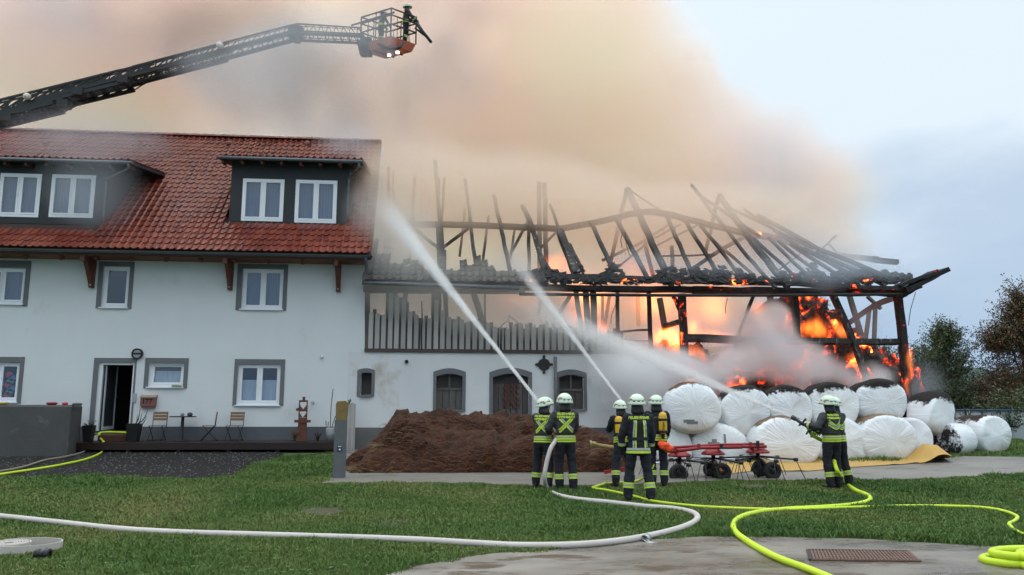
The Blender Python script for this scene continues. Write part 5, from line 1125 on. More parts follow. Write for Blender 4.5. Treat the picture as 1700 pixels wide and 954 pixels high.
def link_part(name, me, parent):
    o = bpy.data.objects.new(name, me); COL.objects.link(o); o.parent = parent; ORG[o.name] = Vector(); return o
class Person: pass
def person(label, foot, heading, scale, hands=((-.2,.35,1.15),(.2,.35,1.1)), feet=((-.13,.02),(.13,-.02)), lean=0.0, twist=0.0, coat=None, long_coat=False, coat_style='X', text=None, tank=False, head_turn=0.0, head_pitch=0.0, bag=None, patch=None, fine=.012, group='firefighters fighting the blaze', squat=0.0, side_bag=None):
    coat = coat or M_coat
    root = thing('person', label, 'person', foot, group); root.rotation_euler = (0,0,heading); root.scale = (scale,)*3; ORG[root.name] = Vector()
    fl, fr = [Vector((f[0], f[1], 0)) for f in feet]
    hipz = .93-squat; hip = (fl+fr)*.35; hip.z = hipz; hl, hr = hip+Vector((-.095,0,0)), hip+Vector((.095,0,0))
    def knee(h, f, s): m = (h+f)/2+Vector((s*.015, .05+.3*squat, .02)); return m
    al, ar = fl+Vector((0,-.03,.09)), fr+Vector((0,-.03,.09)); kl, kr = knee(hl, al, -1), knee(hr, ar, 1)
    up = Vector((0, math.sin(lean), math.cos(lean))); rt = Matrix.Rotation(twist, 3, 'Z')
    waist = hip+up*.14; chest = hip+up*.36; sh = hip+up*.52; neck = hip+up*.585; headc = hip+up*.735+Vector((0,.035,0))
    sl, sr = sh+rt @ Vector((-.185,0,-.0)), sh+rt @ Vector((.185,0,-.0))
    def elbow(s, h, side):
        h = Vector(h); d = h-s; L1, L2 = .30, .27; D = min(d.length, L1+L2-.01); h2 = s+d.normalized()*D
        a = (L1*L1-L2*L2+D*D)/(2*D); k = math.sqrt(max(1e-4, L1*L1-a*a)); pole = Vector((side*.7, -.25, -.8)); pole = (pole-d.normalized()*pole.dot(d.normalized())).normalized()
        return s+d.normalized()*a+pole*k, h2
    el, wl_ = elbow(sl, hands[0], -1); er, wr_ = elbow(sr, hands[1], 1)
    HR = Matrix.Rotation(head_turn, 3, 'Z') @ Matrix.Rotation(head_pitch, 3, 'X')
    def H(x, y, z): return headc+HR @ Vector((x, y, z))
    # --- body: one continuous skin, hands with five fingers
    b = MB()
    hull(b, [(H(0,.01,.03), (.076,.095,.10)), (H(0,.04,-.065), (.052,.055,.05))]); hull(b, [(H(0,.105,-.005), .013), (H(0,.088,.035), .010), (H(0,.095,-.012), .018)])
    hull(b, [(H(0,.088,-.055), (.024,.012,.008))])
    for s in (-1, 1): hull(b, [(H(s*.078,-.005,.0), (.009,.020,.032))]); hull(b, [(H(s*.03,.083,.04), (.016,.012,.008))])
    hull(b, [(headc+HR @ Vector((0,0,-.07)), .056), (neck+Vector((0,0,-.04)), .065)]); hull(b, [(sh, (.15,.09,.07)), (chest, (.15,.10,.1)), (waist, (.13,.09,.08))]); hull(b, [(waist, (.13,.09,.06)), (hip, (.14,.10,.08))])
    for h, k, a, f in ((hl, kl, al, fl), (hr, kr, ar, fr)):
        hull(b, [(h, .085), (k, .058)]); hull(b, [(k, .056), (a, .042)]); hull(b, [(a+Vector((0,-.01,-.03)), .045), (f+Vector((0,.13,.035)), (.04,.05,.03))])
    for s, e, w, side in ((sl, el, wl_, -1), (sr, er, wr_, 1)):
        hull(b, [(s, .058), (e, .043)]); hull(b, [(e, .042), (w, .030)])
        d = (w-e).normalized(); lat = d.cross(Vector((0,0,1))); lat = lat.normalized() if lat.length > .1 else Vector((1,0,0)); pn = lat.cross(d)
        p = w+d*.095; hull(b, [(w+d*.01, (.028,.028,.028)), (p+lat*.028, .017), (p-lat*.030, .016)])
        for q, ln in ((-.034,.062),(-.012,.078),(.011,.084),(.032,.074)):
            r0 = p+lat*q; r1 = r0+d*ln*.55-pn*.018; r2 = r1+d*ln*.28-pn*.035; hull(b, [(r0, .0115), (r1, .0105)]); hull(b, [(r1, .0105), (r2, .009)])
        t0 = w+d*.035-lat*side*.028; t1 = t0-lat*side*.030+d*.035-pn*.014; t2 = t1+d*.03-pn*.022; hull(b, [(t0, .014), (t1, .012)]); hull(b, [(t1, .012), (t2, .010)])
    wlv, wrv = wl_.copy(), wr_.copy()
    def zone(c): return 1 if min((c-wlv-(wlv-el).normalized()*.09).length, (c-wrv-(wrv-er).normalized()*.09).length) < .125 else 0
    body = link_part('body', remesh(b, 'body', [M_skin, M_glove], fine, 1, zone=zone), root)
    # --- trousers, boots, jacket
    t = MB(); hull(t, [(waist+Vector((0,0,-.02)), (.155,.115,.05)), (hip, (.172,.132,.08)), (hip+Vector((0,0,-.05)), (.168,.125,.06))])
    for h, k, a in ((hl, kl, al), (hr, kr, ar)):
        hull(t, [(h+Vector((0,0,-.02)), (.108,.118,.1)), (k, (.088,.094,.09))]); hull(t, [(k, (.088,.094,.09)), (a+Vector((0,.0,.09)), (.088,.092,.05))]); hull(t, [(a+Vector((0,.0,.12)), (.090,.094,.04)), (a+Vector((0,.005,.0)), (.080,.088,.03))])
    legs_bv = {}
    for nm, h, k, a in (('l', hl, kl, al), ('r', hr, kr, ar)):
        q = MB(); hull(q, [(k, (.088,.094,.09)), (a+Vector((0,.0,.09)), (.088,.092,.05))]); hull(q, [(h+Vector((0,0,-.02)), (.108,.118,.1)), (k, (.088,.094,.09))]); legs_bv[nm] = (bvh_of(q), h, k, a)
    tr = link_part('trousers', remesh(t, 'trousers', M_navy, .02, 3, .012, 1+foot[0]), root)
    for f, a in ((fl, al), (fr, ar)):
        q = MB(); hull(q, [(a+Vector((0,-.0,.10)), (.062,.068,.03)), (a+Vector((0,-.02,-.02)), (.058,.068,.06))]); hull(q, [(a+Vector((0,-.02,-.045)), (.052,.06,.04)), (f+Vector((0,.16,.042)), (.050,.065,.035))]); hull(q, [(f+Vector((0,-.07,.015)), (.05,.045,.014)), (f+Vector((0,.17,.014)), (.05,.06,.013))])
        link_part('boot', remesh(q, 'boot', M_boot, .014, 2), root)
    hem = hip+up*(-.12 if long_coat else -.02); j = MB(); tj = MB(); hb_ = (.205,.155,.03) if long_coat else (.19,.145,.03)
    for mb_ in (j, tj):
        hull(mb_, [(chest+up*.04, (.205,.145,.10)), (waist, (.178,.135,.06))]); hull(mb_, [(waist, (.178,.135,.06)), (hem, hb_)])
        hull(mb_, [(chest+up*.04, (.205,.145,.10)), (sl+up*-.02, (.075,.085,.06)), (sr+up*-.02, (.075,.085,.06)), (neck+up*-.03, (.085,.08,.03))])
    for s, e, w in ((sl, el, wl_), (sr, er, wr_)):
        hull(j, [(s, (.088,.088,.085)), (e, .074)]); hull(j, [(e, .074), (w-(w-e).normalized()*.02, .056)])
    hull(j, [(neck+up*-.02, (.09,.085,.02)), (neck+up*.05, (.078,.078,.02))])
    jk = link_part('jacket', remesh(j, 'jacket', coat, .019, 2, .010, 5+foot[0]), root); tb_ = bvh_of(tj); jb = BVHTree.FromPolygons([tuple(v.co) for v in jk.data.vertices], [tuple(p.vertices) for p in jk.data.polygons])
    # --- bands on the back, hem, arms, legs
    bk = rt @ Vector((0,-1,0)); bx_ = rt @ Vector((1,0,0))
    def on_back(u, v):      # u sideways, v height above the waist along the back
        o_ = waist+up*v+bx_*u+bk*.6; h = jb.ray_cast(o_, -bk)
        return (h[0] if h[0] and (h[0]-o_).length < .75 else waist+up*v+bx_*u+bk*.14)+bk*.010
    def strip(nm, pts, w, m_, k=10):
        m = MB(); vs = []; n = 0
        for i in range(len(pts)-1):
            a, b2 = Vector((*pts[i],)), Vector((*pts[i+1],)); d = (b2-a).normalized(); nn = Vector((-d.y, d.x))
            for s in range(k+1):
                q = a.lerp(b2, s/k); vs.append([on_back(*(q+nn*w*t)) for t in (-.5, -.17, .17, .5)])
        fs = []; V = [p for r in vs for p in r]
        for i in range(len(vs)-1):
            if (i+1) % (k+1) == 0: continue
            for c in range(3): fs.append((i*4+c, i*4+c+1, i*4+c+5, i*4+c+4))
        m.add(V, fs); return m.build(nm, m_, root)
    def ring(nm, bv, c, ax, w, m_, off=.008, n=26, R_=.5, arc=(0, 360)):
        ax = ax.normalized(); u = ax.cross(Vector((0,1,0)) if abs(ax.y) < .9 else Vector((1,0,0))).normalized(); v = ax.cross(u); V = []
        for t in (-.5, .5):
            for i in range(n+1):
                a = rad(arc[0]+(arc[1]-arc[0])*i/n); d = u*math.cos(a)+v*math.sin(a); o_ = c+ax*w*t+d*R_; h = bv.ray_cast(o_, -d)[0]; V.append((h if h else c+d*.09)+d*off)
        m = MB(); m.add(V, [(i, i+1, n+2+i, n+1+i) for i in range(n)]); return m.build(nm, m_, root)
    for nm in ('l', 'r'):
        bv, h, k, a = legs_bv[nm]; ax = (k-a)
        for t, m_, w in ((.36, M_fluo, .032), (.43, M_silver, .022), (.50, M_fluo, .032)): ring('leg_band', bv, a+ax*t, ax, w, m_, .014, R_=.3)
    if long_coat:
        ring('hem_band', tb_, hem+up*.045, up, .045, M_fluo, .018); ring('hem_band', tb_, hem+up*.095, up, .04, M_silver, .018)
    else:
        for z, m_, w in ((.05, M_fluo, .035), (.085, M_silver, .022), (.105, M_fluo, .02), (.0+.005, M_fluo, .03)): ring('hem_band', tb_, hem+up*(z+.03), up, w, m_, .018)
    for s, e, w in ((sl, el, wl_), (sr, er, wr_)):
        q = MB(); hull(q, [(e, .074), (w-(w-e).normalized()*.02, .056)]); bv = bvh_of(q); ax = (w-e)
        for t, m_ in ((.62, M_silver), (.72, M_fluo)): ring('sleeve_band', bv, e+ax*t, ax, .03, m_, .012, R_=.25)
    if coat_style == 'X':
        for s in (-1, 1):
            strip('back_band', [(-.13*s, .30), (.01*s, .16), (.13*s, .045)], .032, M_fluo); strip('back_band', [(-.085*s, .305), (.035*s, .19), (.14*s, .09)], .028, M_silver if s > 0 else M_fluo)
    elif coat_style == 'V':
        for z in (.0, .055, .11): strip('back_band', [(-.15, .20+z*.9), (-.05, .13+z*.75), (0, .11+z*.7), (.05, .13+z*.75), (.15, .20+z*.9)], .028, M_fluo if z != .055 else M_silver)
    elif coat_style == 'II':
        for u, m_ in ((-.105, M_silver), (-.07, M_fluo), (.085, M_fluo), (.12, M_silver)): strip('back_band', [(u*1.1, -.16), (u, .1), (u*.85, .33)], .027, m_, 12)
    if text:
        for ln, sz, vv in text:
            me = text_mesh(ln, sz, bold=.0022, space=.98); m = MB(); m.add([on_back(v.co.x, vv+v.co.y)+bk*.004 for v in me.vertices], [tuple(p.vertices) for p in me.polygons]); m.build('lettering', M_fluo, root)
    # belt
    ring('belt', tb_, waist+up*.01, up, .055, M_black, .016)
    # --- helmet with neck cloth
    m = MB(); prof = []
    n = 22; V = []; F = []; rows = 9
    for i in range(rows+1):
        t = i/rows; el_ = rad(90*(1-t)-8*t)
        for k in range(n):
            a = 2*math.pi*k/n; r = math.cos(el_) if i else 0.0; z = math.sin(el_) if i else 1.0; ridge = .012*max(0, 1-abs(math.cos(a))*7)*(1-.6*t)
            fl_ = 1+(.10 if i == rows else .02*(i == rows-1)); V.append(H(.150*r*math.cos(a)*fl_, (.185*r*math.sin(a)-.008)*fl_, .045+.158*z+ridge-(.02*(math.sin(a) < -.2) if i >= rows-1 else 0)))
    for i in range(rows):
        for k in range(n): F.append((i*n+k, i*n+(k+1) % n, (i+1)*n+(k+1) % n, (i+1)*n+k))
    V += [H(.12*math.cos(2*math.pi*k/n), .155*math.sin(2*math.pi*k/n), .015) for k in range(n)]; F += [(rows*n+k, rows*n+(k+1) % n, (rows+1)*n+(k+1) % n, (rows+1)*n+k) for k in range(n)]
    m.add(V, F, 0, True); hl_ = m.build('helmet', M_helm, root, fixn=True); hbv = bvh_of(m)
    def dec(nm, a0, a1, z0, z1, m_, k=5):
        q = MB(); V = []
        for j2 in range(2):
            for i in range(k+1):
                a = rad(a0+(a1-a0)*i/k); d = HR @ Vector((math.cos(a), math.sin(a), 0)); o_ = H(0,0,z0 if not j2 else z1)+d*.4; h = hbv.ray_cast(o_, -d)[0]; V.append((h if h else H(0,0,z0))+d*.004)
        q.add(V, [(i, i+1, k+2+i, k+1+i) for i in range(k)]); q.build(nm, m_, hl_)
    for a in (245, 270, 295, 200, 340): dec('vent_slot', a-7, a+7, .060, .076, M_black, 3)
    for a in (215, 325, 20, 160): dec('reflective_strip', a-16, a+16, .095, .112, M_redcl, 4)
    dec('helmet_band', 180, 360, .083, .089, M_iron, 16)
    m = MB(); V = [H(.158*math.cos(rad(a)), .19*math.sin(rad(a)), z) for z in (.02, .045) for a in range(20, 161, 14)]; k = len(V)//2; m.add(V, [(i, i+1, k+i+1, k+i) for i in range(k-1)]); m.build('visor', M_black, hl_)
    q = MB(); hull(q, [(H(0,-.03,.03), (.098,.10,.03)), (H(0,-.045,-.06), (.098,.095,.03)), (neck+up*.015+bk*.03, (.125,.075,.02))]); link_part('neck_cloth', remesh(q, 'neck_cloth', M_black, .016, 2, .008), root)
    if tank:
        for sx in (tank,):
            c0 = waist+up*.0+bx_*sx+bk*.215; c1 = waist+up*.44+bx_*(sx*1.0)+bk*.235; ax = (c1-c0).normalized(); L = (c1-c0).length
            m = MB(); R3 = ax.to_track_quat('Z', 'Y').to_matrix(); pr = [(0,.0),(.05,.005),(.082,.05),(.085,.10),(.085,L-.08),(.07,L-.025),(.03,L),(0,L)]; b0 = len(m.v); m.lathe(pr, (0,0,0), 16); m.v = [c0+R3 @ v for v in m.v]; cy = m.build('air_cylinder', M_cyl, root, fixn=True)
            for z in (.05, L*.66): q = MB(); q.lathe([(.087,z-.025),(.092,z-.02),(.092,z+.02),(.087,z+.025)], (0,0,0), 16); q.v = [c0+R3 @ v for v in q.v]; q.build('strap', M_black, cy, fixn=True)
            q = MB(); q.lathe([(.0,-.09),(.03,-.085),(.035,-.03),(.05,.01)], (0,0,0), 10); q.v = [c0+R3 @ v for v in q.v]; q.build('valve', M_black, cy, fixn=True)
            me = text_mesh('Drager', .065, bold=.001); q = MB(); q.add([c0+R3 @ Vector((.088*math.sin(-v.co.y/.088), -.088*math.cos(-v.co.y/.088), L*.35+v.co.x)) for v in me.vertices], [tuple(p.vertices) for p in me.polygons]); q.build('lettering', M_black, cy)
        q = MB(); hull(q, [(waist+up*.05+bk*.15, (.12,.03,.05)), (chest+up*.08+bk*.165, (.11,.03,.06))]); link_part('back_plate', remesh(q, 'back_plate', M_black, .016, 2), root)
    if bag:
        q = MB()
        for s, r in bag: hull(q, [(Vector(s[0]), r[0]), (Vector(s[1]), r[1])])
        link_part('carry_bag', remesh(q, 'carry_bag', M_orange, .016, 3, .02, 3), root)
    if patch:
        for (a, b2, m_) in patch: strip('sleeve_patch', a, b2, m_)
    root['_'] = 0; del root['_']
    P = Person(); P.root = root; P.lw = wl_; P.rw = wr_; P.M = Matrix.Translation(Vector(foot)) @ Matrix.Rotation(heading, 4, 'Z') @ Matrix.Scale(scale, 4); P.hip = hip; P.waist = waist; return P
def stand(px, py, top):
    """foot point on the ground and scale so that the helmet top meets the photo's height (model is 1.84 tall with helmet)"""
    g = atG(px, py); return g, (atY(px, top, g.y).z-g.z)/1.89
TXT_O = [('FEUERWEHR', .062, .395), ('OPFENBACH', .062, .335)]; TXT_H = [('FEUERWEHR', .056, .395), ('HEIMENKIRCH', .056, .335)]; TXT_F = [('FEUERWEHR', .068, .375)]
g, s = stand(903, 812, 656); pA = person('firefighter in grey jacket turning right, white helmet in profile, aiming the first jet', g, rad(-34), s, ((-.02,.42,1.36),(.14,.40,1.18)), ((-.20,.06),(.17,-.10)), .10, rad(8), M_coat, text=TXT_O, head_turn=rad(-48), head_pitch=rad(6))
g, s = stand(938, 816, 650); pB = person('firefighter in grey jacket seen square from behind with bright X bands, steadying the white hose', g, rad(6), s, ((-.22,.30,1.06),(.13,.36,1.08)), ((-.10,.06),(.15,-.04)), .04, rad(-6), M_coat, text=TXT_O, head_turn=rad(10))
g, s = stand(1037, 807, 661); pC = person('firefighter with yellow air cylinder and orange pouch, striding, aiming the middle jet', g, rad(8), s, ((-.06,.44,1.30),(.12,.40,1.15)), ((-.24,-.08),(.20,.16)), .14, .0, M_navy, text=None, coat_style='V', tank=-.15, bag=[(((.05,-.18,1.04),(.16,-.22,.80)), (.035,.06)), (((.16,-.22,.80),(.02,-.22,.74)), (.06,.045))])
g, s = stand(1061, 833, 651); pD = person('firefighter in long dark coat with vertical back stripes standing at the front of the trio', g, rad(-4), s*1.0, ((-.28,.10,.86),(.25,.16,.90)), ((-.18,.05),(.19,-.05)), .02, rad(5), M_navy, long_coat=True, text=TXT_F, coat_style='II')
g, s = stand(1093, 808, 653); pE = person('firefighter with yellow air cylinder half hidden behind the long coat, red pouch at hip', g, rad(-10), s, ((-.12,.36,1.05),(.2,.30,.95)), ((-.12,.0),(.12,.0)), .04, .0, M_navy, coat_style='V', tank=.10, bag=[(((.06,-.24,.86),(.25,-.23,.80)), (.075,.06)), (((.12,-.26,.83),(.21,-.25,.78)), (.095,.085))])
g, s = stand(1386, 811, 654); pF = person('lone firefighter in red and grey jacket aiming the jet to the left at the bales', g, rad(12), s, ((-.46,.20,1.27),(-.26,.26,1.16)), ((-.10,.02),(.10,.03)), .02, rad(8), M_coat, text=TXT_H, coat_style='V', head_turn=rad(8))
g, s = stand(1391, 808, 656); pG = person('firefighter almost hidden behind the lone nozzle man, only one leg showing', g, rad(20), s, ((-.2,.35,1.1),(.05,.36,1.1)), ((-.04,.04),(.27,-.02)), .06, .0, M_coat, coat_style='V', text=None)
# red sleeves of the man at the right: patches along hem corners
# ---------------- turntable ladder with cage, far above the roof
LY = 2.0
def lp(px, py, dy=0): return atY(px, py, LY+dy)
M_lad = pm('dark_ladder_metal', (.012,.014,.014), .55, (.022,.024,.024), 5, .7); M_cage = pm('orange_cage', (.48,.12,.055), .5, (.40,.10,.05), 3, .6)
lad = thing('turntable_ladder', 'fire brigade turntable ladder reaching over the roof with an angled tip and cage', 'ladder', lp(0, 190))
def truss(a0, a1, b0, b1, n, w, dpt, name='ladder_section', rails=2):
    """a: lower chord px ends, b: upper rail px ends"""
    A0, A1, B0, B1 = lp(*a0), lp(*a1), lp(*b0), lp(*b1); D = Vector((0, dpt, 0)); base = MB()
    for s in (0, 1):
        base.bar(A0+D*s, A1+D*s, w*1.6, w*2.4, up=(0,0,1)); base.bar(A0.lerp(B0,.3)+D*s, A1.lerp(B1,.3)+D*s, w*.7); base.bar(B0+D*s, B1+D*s, w, w*1.2)
        if rails > 1: base.bar(A0.lerp(B0,.78)+D*s, A1.lerp(B1,.78)+D*s, w*.5)
    sec = base.build(name, M_lad, lad)
    for i in range(n):
        t0, t1 = i/n, (i+1)/n; tm = (t0+t1)/2; m = MB()
        for s in (0, 1): m.bar(A0.lerp(A1,t0)+D*s, B0.lerp(B1,tm)+D*s, w*.6); m.bar(B0.lerp(B1,tm)+D*s, A0.lerp(A1,t1)+D*s, w*.6)
        o = m.build('lattice', M_lad, sec); o['kind'] = 'stuff'
        m = MB(); m.bar(A0.lerp(A1,t0), A0.lerp(A1,t0)+D, w*.9); m.build('rung', M_lad, sec)
truss((-80,210),(88,170), (-80,186),(200,116), 12, .06, .85); truss((-80,205),(210,135), (-60,180),(270,99), 14, .052, .75); truss((60,166),(370,86), (80,148),(380,69), 16, .045, .68); truss((200,130),(485,54), (220,110),(485,41), 16, .04, .6)
truss((486,55),(605,60), (490,39),(600,46), 9, .036, .55, 'folding_arm')
m = MB(); a = lp(488, 50); m.tube([a+Vector((0,-.08,0)), a+Vector((0,.68,0))], .2, 12); m.box(a.x-.22, a.x+.28, a.y+.05, a.y+.55, a.z-.16, a.z+.2); m.build('knuckle', M_lad, lad)
for px, py in ((365,75),(45,160)): m = MB(); c = lp(px, py, -.1); m.lathe([(0,-.1),(.12,-.06),(.12,.06),(0,.1)], c, 12, axis='y'); m.build('work_lamp', pm('pale_lamp', (.55,.5,.42), .4), lad, fixn=True)
m = MB(); m.tube(spline([lp(-60,200,.4), lp(120,155,.4), lp(300,105,.4), lp(470,58,.4), lp(600,60,.3)], 4), .06, 7); m.build('feed_pipe', pm('greenish_pipe', (.14,.18,.06), .5), lad)
for (x, y) in ((10,193),(105,170),(130,150),(205,130)): m = MB(); c = lp(x, y, -.03); m.box(c.x-.2, c.x+.16, c.y-.05, c.y+.3, c.z-.16, c.z+.12); m.build('guide_block', M_lad, lad)
# cage
cg = thing('rescue_cage', 'orange bottomed rescue cage at the tip of the ladder holding two firefighters', 'rescue cage', lp(645, 92))
z0 = lp(640,99,1.0).z; cl, cf, crr = atZ(599,86,z0), atZ(640,99,z0), atZ(689,86,z0); cn = cl+crr-cf; m = MB()
B4 = [cl, cn, crr, cf]; cc_ = sum(B4, Vector())/4; B4 = [p.lerp(cc_, .12) for p in B4]; T4 = [p.lerp(cc_, -.02)+Vector((0,0,.30)) for p in [cl, cn, crr, cf]]
m.add(B4+T4, [(3,2,1,0),(4,5,6,7)]+[(i,(i+1) % 4,4+(i+1) % 4,4+i) for i in range(4)]); m.build('cage_floor', M_cage, cg, fixn=True)
for t in (.33, .66): m = MB(); m.bar(B4[0].lerp(B4[1],t)+Vector((0,0,-.03)), B4[3].lerp(B4[2],t)+Vector((0,0,-.03)), .05, .04); m.build('floor_beam', M_lad, cg)
for i in range(4):
    a, b = T4[i], T4[(i+1) % 4]; m = MB()
    for h in (.45, .80, 1.05): m.bar(a+Vector((0,0,h)), b+Vector((0,0,h)), .04)
    m.bar(a, a+Vector((0,0,1.07)), .05); m.bar(a.lerp(b,.5), a.lerp(b,.5)+Vector((0,0,1.05)), .035); m.bar(a.lerp(b,.25), a.lerp(b,.25)+Vector((0,0,.8)), .02); m.bar(a.lerp(b,.75), a.lerp(b,.75)+Vector((0,0,.8)), .02); m.build('railing', M_lad, cg)
m = MB(); c = lp(612, 74, .3); m.box(c.x-.3, c.x+.1, c.y-.05, c.y+.5, c.z-.25, c.z+.28); m.lathe([(0,-.35),(.2,-.35),(.2,.35),(0,.35)], lp(604,80,.3), 12, axis='y'); m.build('cage_mount', M_lad, cg, fixn=True)
for x, y in ((646,91.5),(660,87)):
    m = MB(); c = atZ(x, y, z0-.035); m.lathe([(0,-.03),(.07,-.025),(.07,.03),(0,.03)], c, 10); m.build('lamp', emat('lit_lamp', (1,.97,.9), 3), cg, fixn=True)
m = MB(); m.tube([lp(692,38,.1), lp(700,50,.0), lp(716,70,-.1)], [.07,.06,.05], 8); m.tube([lp(689,46,.2), lp(704,58,.1)], .035, 6); m.build('water_monitor', M_lad, cg)
m = MB(); m.tube(spline([lp(628,72,-.1), lp(645,80,-.4), lp(662,79,-.4), lp(668,70,-.2)], 5), .06, 7); m.build('hose_loop', M_black, cg)
m = MB(); m.bar(lp(583,42), lp(655,20,.3), .05); m.build('stay_rail', M_lad, cg)
fz = z0+.302
def cageman(label, px, top, hd, t, **k):
    p = T4[0].lerp(T4[2], t); y = p.y; p = Vector((atY(px, 60, y).x, y, fz)); tz_ = atY(px, top, y).z; return person(label, p, hd, min(1.08, (tz_-fz)/1.89), coat=M_coat, coat_style='V', fine=.014, group='firefighters in the rescue cage', **k)
cageman('firefighter crouched on the ladder side of the rescue cage', 632, 14, rad(-60), .4, hands=((-.2,.35,1.05),(.2,.35,1.05)), lean=.1)
cageman('taller firefighter standing at the water monitor in the rescue cage', 673, 4, rad(-80), .78, hands=((-.1,.42,1.15),(.15,.42,1.1)), lean=.05)

# ================================================================== HOSES
def hose(name, label, pts, r, m_, flat=.9, k=8, cat='hose', group=None):
    P = []
    for p in pts:
        if len(p) == 2: g = atG(*p); P.append(g+Vector((0,0,r*.85+(.022 if r < .03 else .008))))
        elif isinstance(p, Vector) : P.append(p)
        else: P.append(Vector(p))
    m = MB(); m.tube(spline(P, k), r, 12, flat=flat); o = m.build(name, m_, None); tag(o, label, cat, group); return o, P
def wpt(p, dy=0): return tuple(p)
def local(pr, x, y, z): v = pr.M @ Vector((x, y, z)); return (v.x, v.y, v.z)
yB = pB.root.location.y
o, _ = hose('fire_hose', 'thick white fire hose snaking from the left edge to the two grey jackets', [(-40,858),(0,862),(100,873),(200,884),(300,890),(400,893),(500,896),(600,899),(700,903),(800,909),(860,912),(950,911),(1020,905),(1080,895),(1130,882),(1156,869),(1153,857),(1120,849),(1070,845),(1010,838),(960,833),(926,826),(910,816),
    tuple(atY(904,795,yB-.25)), tuple(atY(907,770,yB-.25)), tuple(atY(914,745,yB-.2)), tuple(atY(921,733,yB-.05)), tuple(atY(926,722,yB+.25)), local(pA, .03,.46,1.22), local(pA, .02,.50,1.32)], .045, M_hose_w)
c = atG(1073, 899); m = MB(); d = (atG(1080,896)-atG(1066,902)).normalized(); R3 = d.to_track_quat('Z','Y').to_matrix(); m.lathe([(.049,-.06),(.054,-.05),(.05,.0),(.054,.05),(.049,.06)], (0,0,0), 14); m.v = [c+Vector((0,0,.04))+R3 @ v for v in m.v]
m.tube([c+Vector((-.03,-.05,.05)), c+Vector((.02,-.12,.012)), c+Vector((.10,-.13,.012))], .008, 5); m.tube([c+Vector((-.06,-.04,.04)), c+Vector((-.02,-.13,.012)), c+Vector((.05,-.15,.012))], .008, 5); o = m.build('hose_clamp', M_metal, None); tag(o, 'bright metal clamp around the white hose at the edge of the concrete', 'hose clamp')
yF = pF.root.location.y
hose('fire_hose', 'thick yellow hose curving from the wet concrete up between the lone nozzle man legs', [(1420,985),(1345,953),(1290,932),(1245,907),(1219,885),(1224,867),(1252,856),(1300,850),(1370,846),(1415,842),(1443,835),(1441,826),(1420,817),(1402,803),
    tuple(atY(1392,785,yF-.12)), tuple(atY(1386,770,yF-.02)), tuple(atY(1384,755,yF+.15)), tuple(atY(1376,738,yF+.32)), local(pF, -.2,.34,1.05), local(pF, -.34,.30,1.22), local(pF, -.50,.26,1.29)], .042, M_hose_y)
hose('fire_hose', 'thin yellow hose winding right across the lawn behind the thick one', [(1005,806),(990,811),(985,814),(1010,818),(1050,827),(1085,836),(1150,844),(1220,848),(1300,850),(1400,847),(1500,844),(1600,845),(1655,850),(1688,861),(1684,870),(1676,875),(1690,888),(1720,900)], .026, M_hose_y)
hose('fire_hose', 'short run of thin yellow hose by the boots of the trio', [(1004,806),(1036,804),(1062,800),tuple(atY(1078,785,pC.root.location.y-.1)),tuple(atY(1086,765,pC.root.location.y-.1)),local(pE,-.1,.2,.95)], .024, M_hose_y)
hose('fire_hose', 'yellow hose running over the gravel and into the open house door', [(-60,800),(0,790),(60,781),(100,774),(140,765),(165,755),(174,745),tuple(atY(173,735,-1.0)),tuple(atY(166,726,-.5)),tuple(atY(165,719,-.2)),tuple(atY(180,717,-.10)),tuple(atY(211,718,-.1)),tuple(atY(216,718,.4))], .032, M_hose_y)
hose('fire_hose', 'dirty tan hose running beside the yellow one to the house door', [(-60,790),(0,785),(40,777),(75,766),(110,760),(138,752),(149,742),tuple(atY(152,730,-.8)),tuple(atY(156,721,-.3)),tuple(atY(175,720.5,-.09)),tuple(atY(211,721,-.05)),tuple(atY(216,721,.4))], .032, M_hose_t)
yq = atG(1000, 790).y
o, _ = hose('suction_hose', 'dull yellow hose with brass coupling held behind the trio', [tuple(atY(980,737,yq)), tuple(atY(1000,740,yq)), tuple(atY(1030,744,yq-.4)), local(pC,-.1,.2,.85)], .05, pm('dull_yellow', (.28,.20,.06), .6, (.2,.14,.05), 5, .7))
ORG[o.name] = Vector(o.location); c = atY(983,737,yq); m = MB(); m.lathe([(.04,-.06),(.085,-.06),(.085,-.01),(.06,.0),(.06,.05),(.05,.08)], c, 14, axis='x'); m.build('coupling', pm('brass', (.30,.24,.10), .4, metal=.7), o, fixn=True)
m = MB(); a = atY(1003,784,yq-.2); b = atY(1046,776,yq-.3); m.bar(a, b, .10, .07); tag(m.build('red_bar', M_red, None), 'red painted bar lying low behind the legs of the trio', 'bar')
# coil in the lower right corner
cc = atZ(1716, 931, .04); 
for i, (rx, ry, dx, dy, z) in enumerate(((.50,.28,.0,.05,.04),(.48,.24,.05,.0,.12),(.45,.36,.16,-.26,.045),(.42,.30,.14,-.24,.13))):
    P = [cc+Vector((dx+rx*math.cos(t), dy+ry*math.sin(t), z-.04)) for t in [rad(a) for a in range(20, 381, 15)]]; m = MB(); m.tube(P, .043, 12)
    tag(m.build('hose_coil', M_hose_y, None), ['yellow hose loop at the very back of the corner coil', 'yellow hose loop resting on the back one of the corner coil', 'yellow hose loop at the front of the corner coil on the concrete', 'yellow hose loop lying on top of the front one in the corner coil'][i], 'hose', 'loops of yellow hose heaped on the concrete')
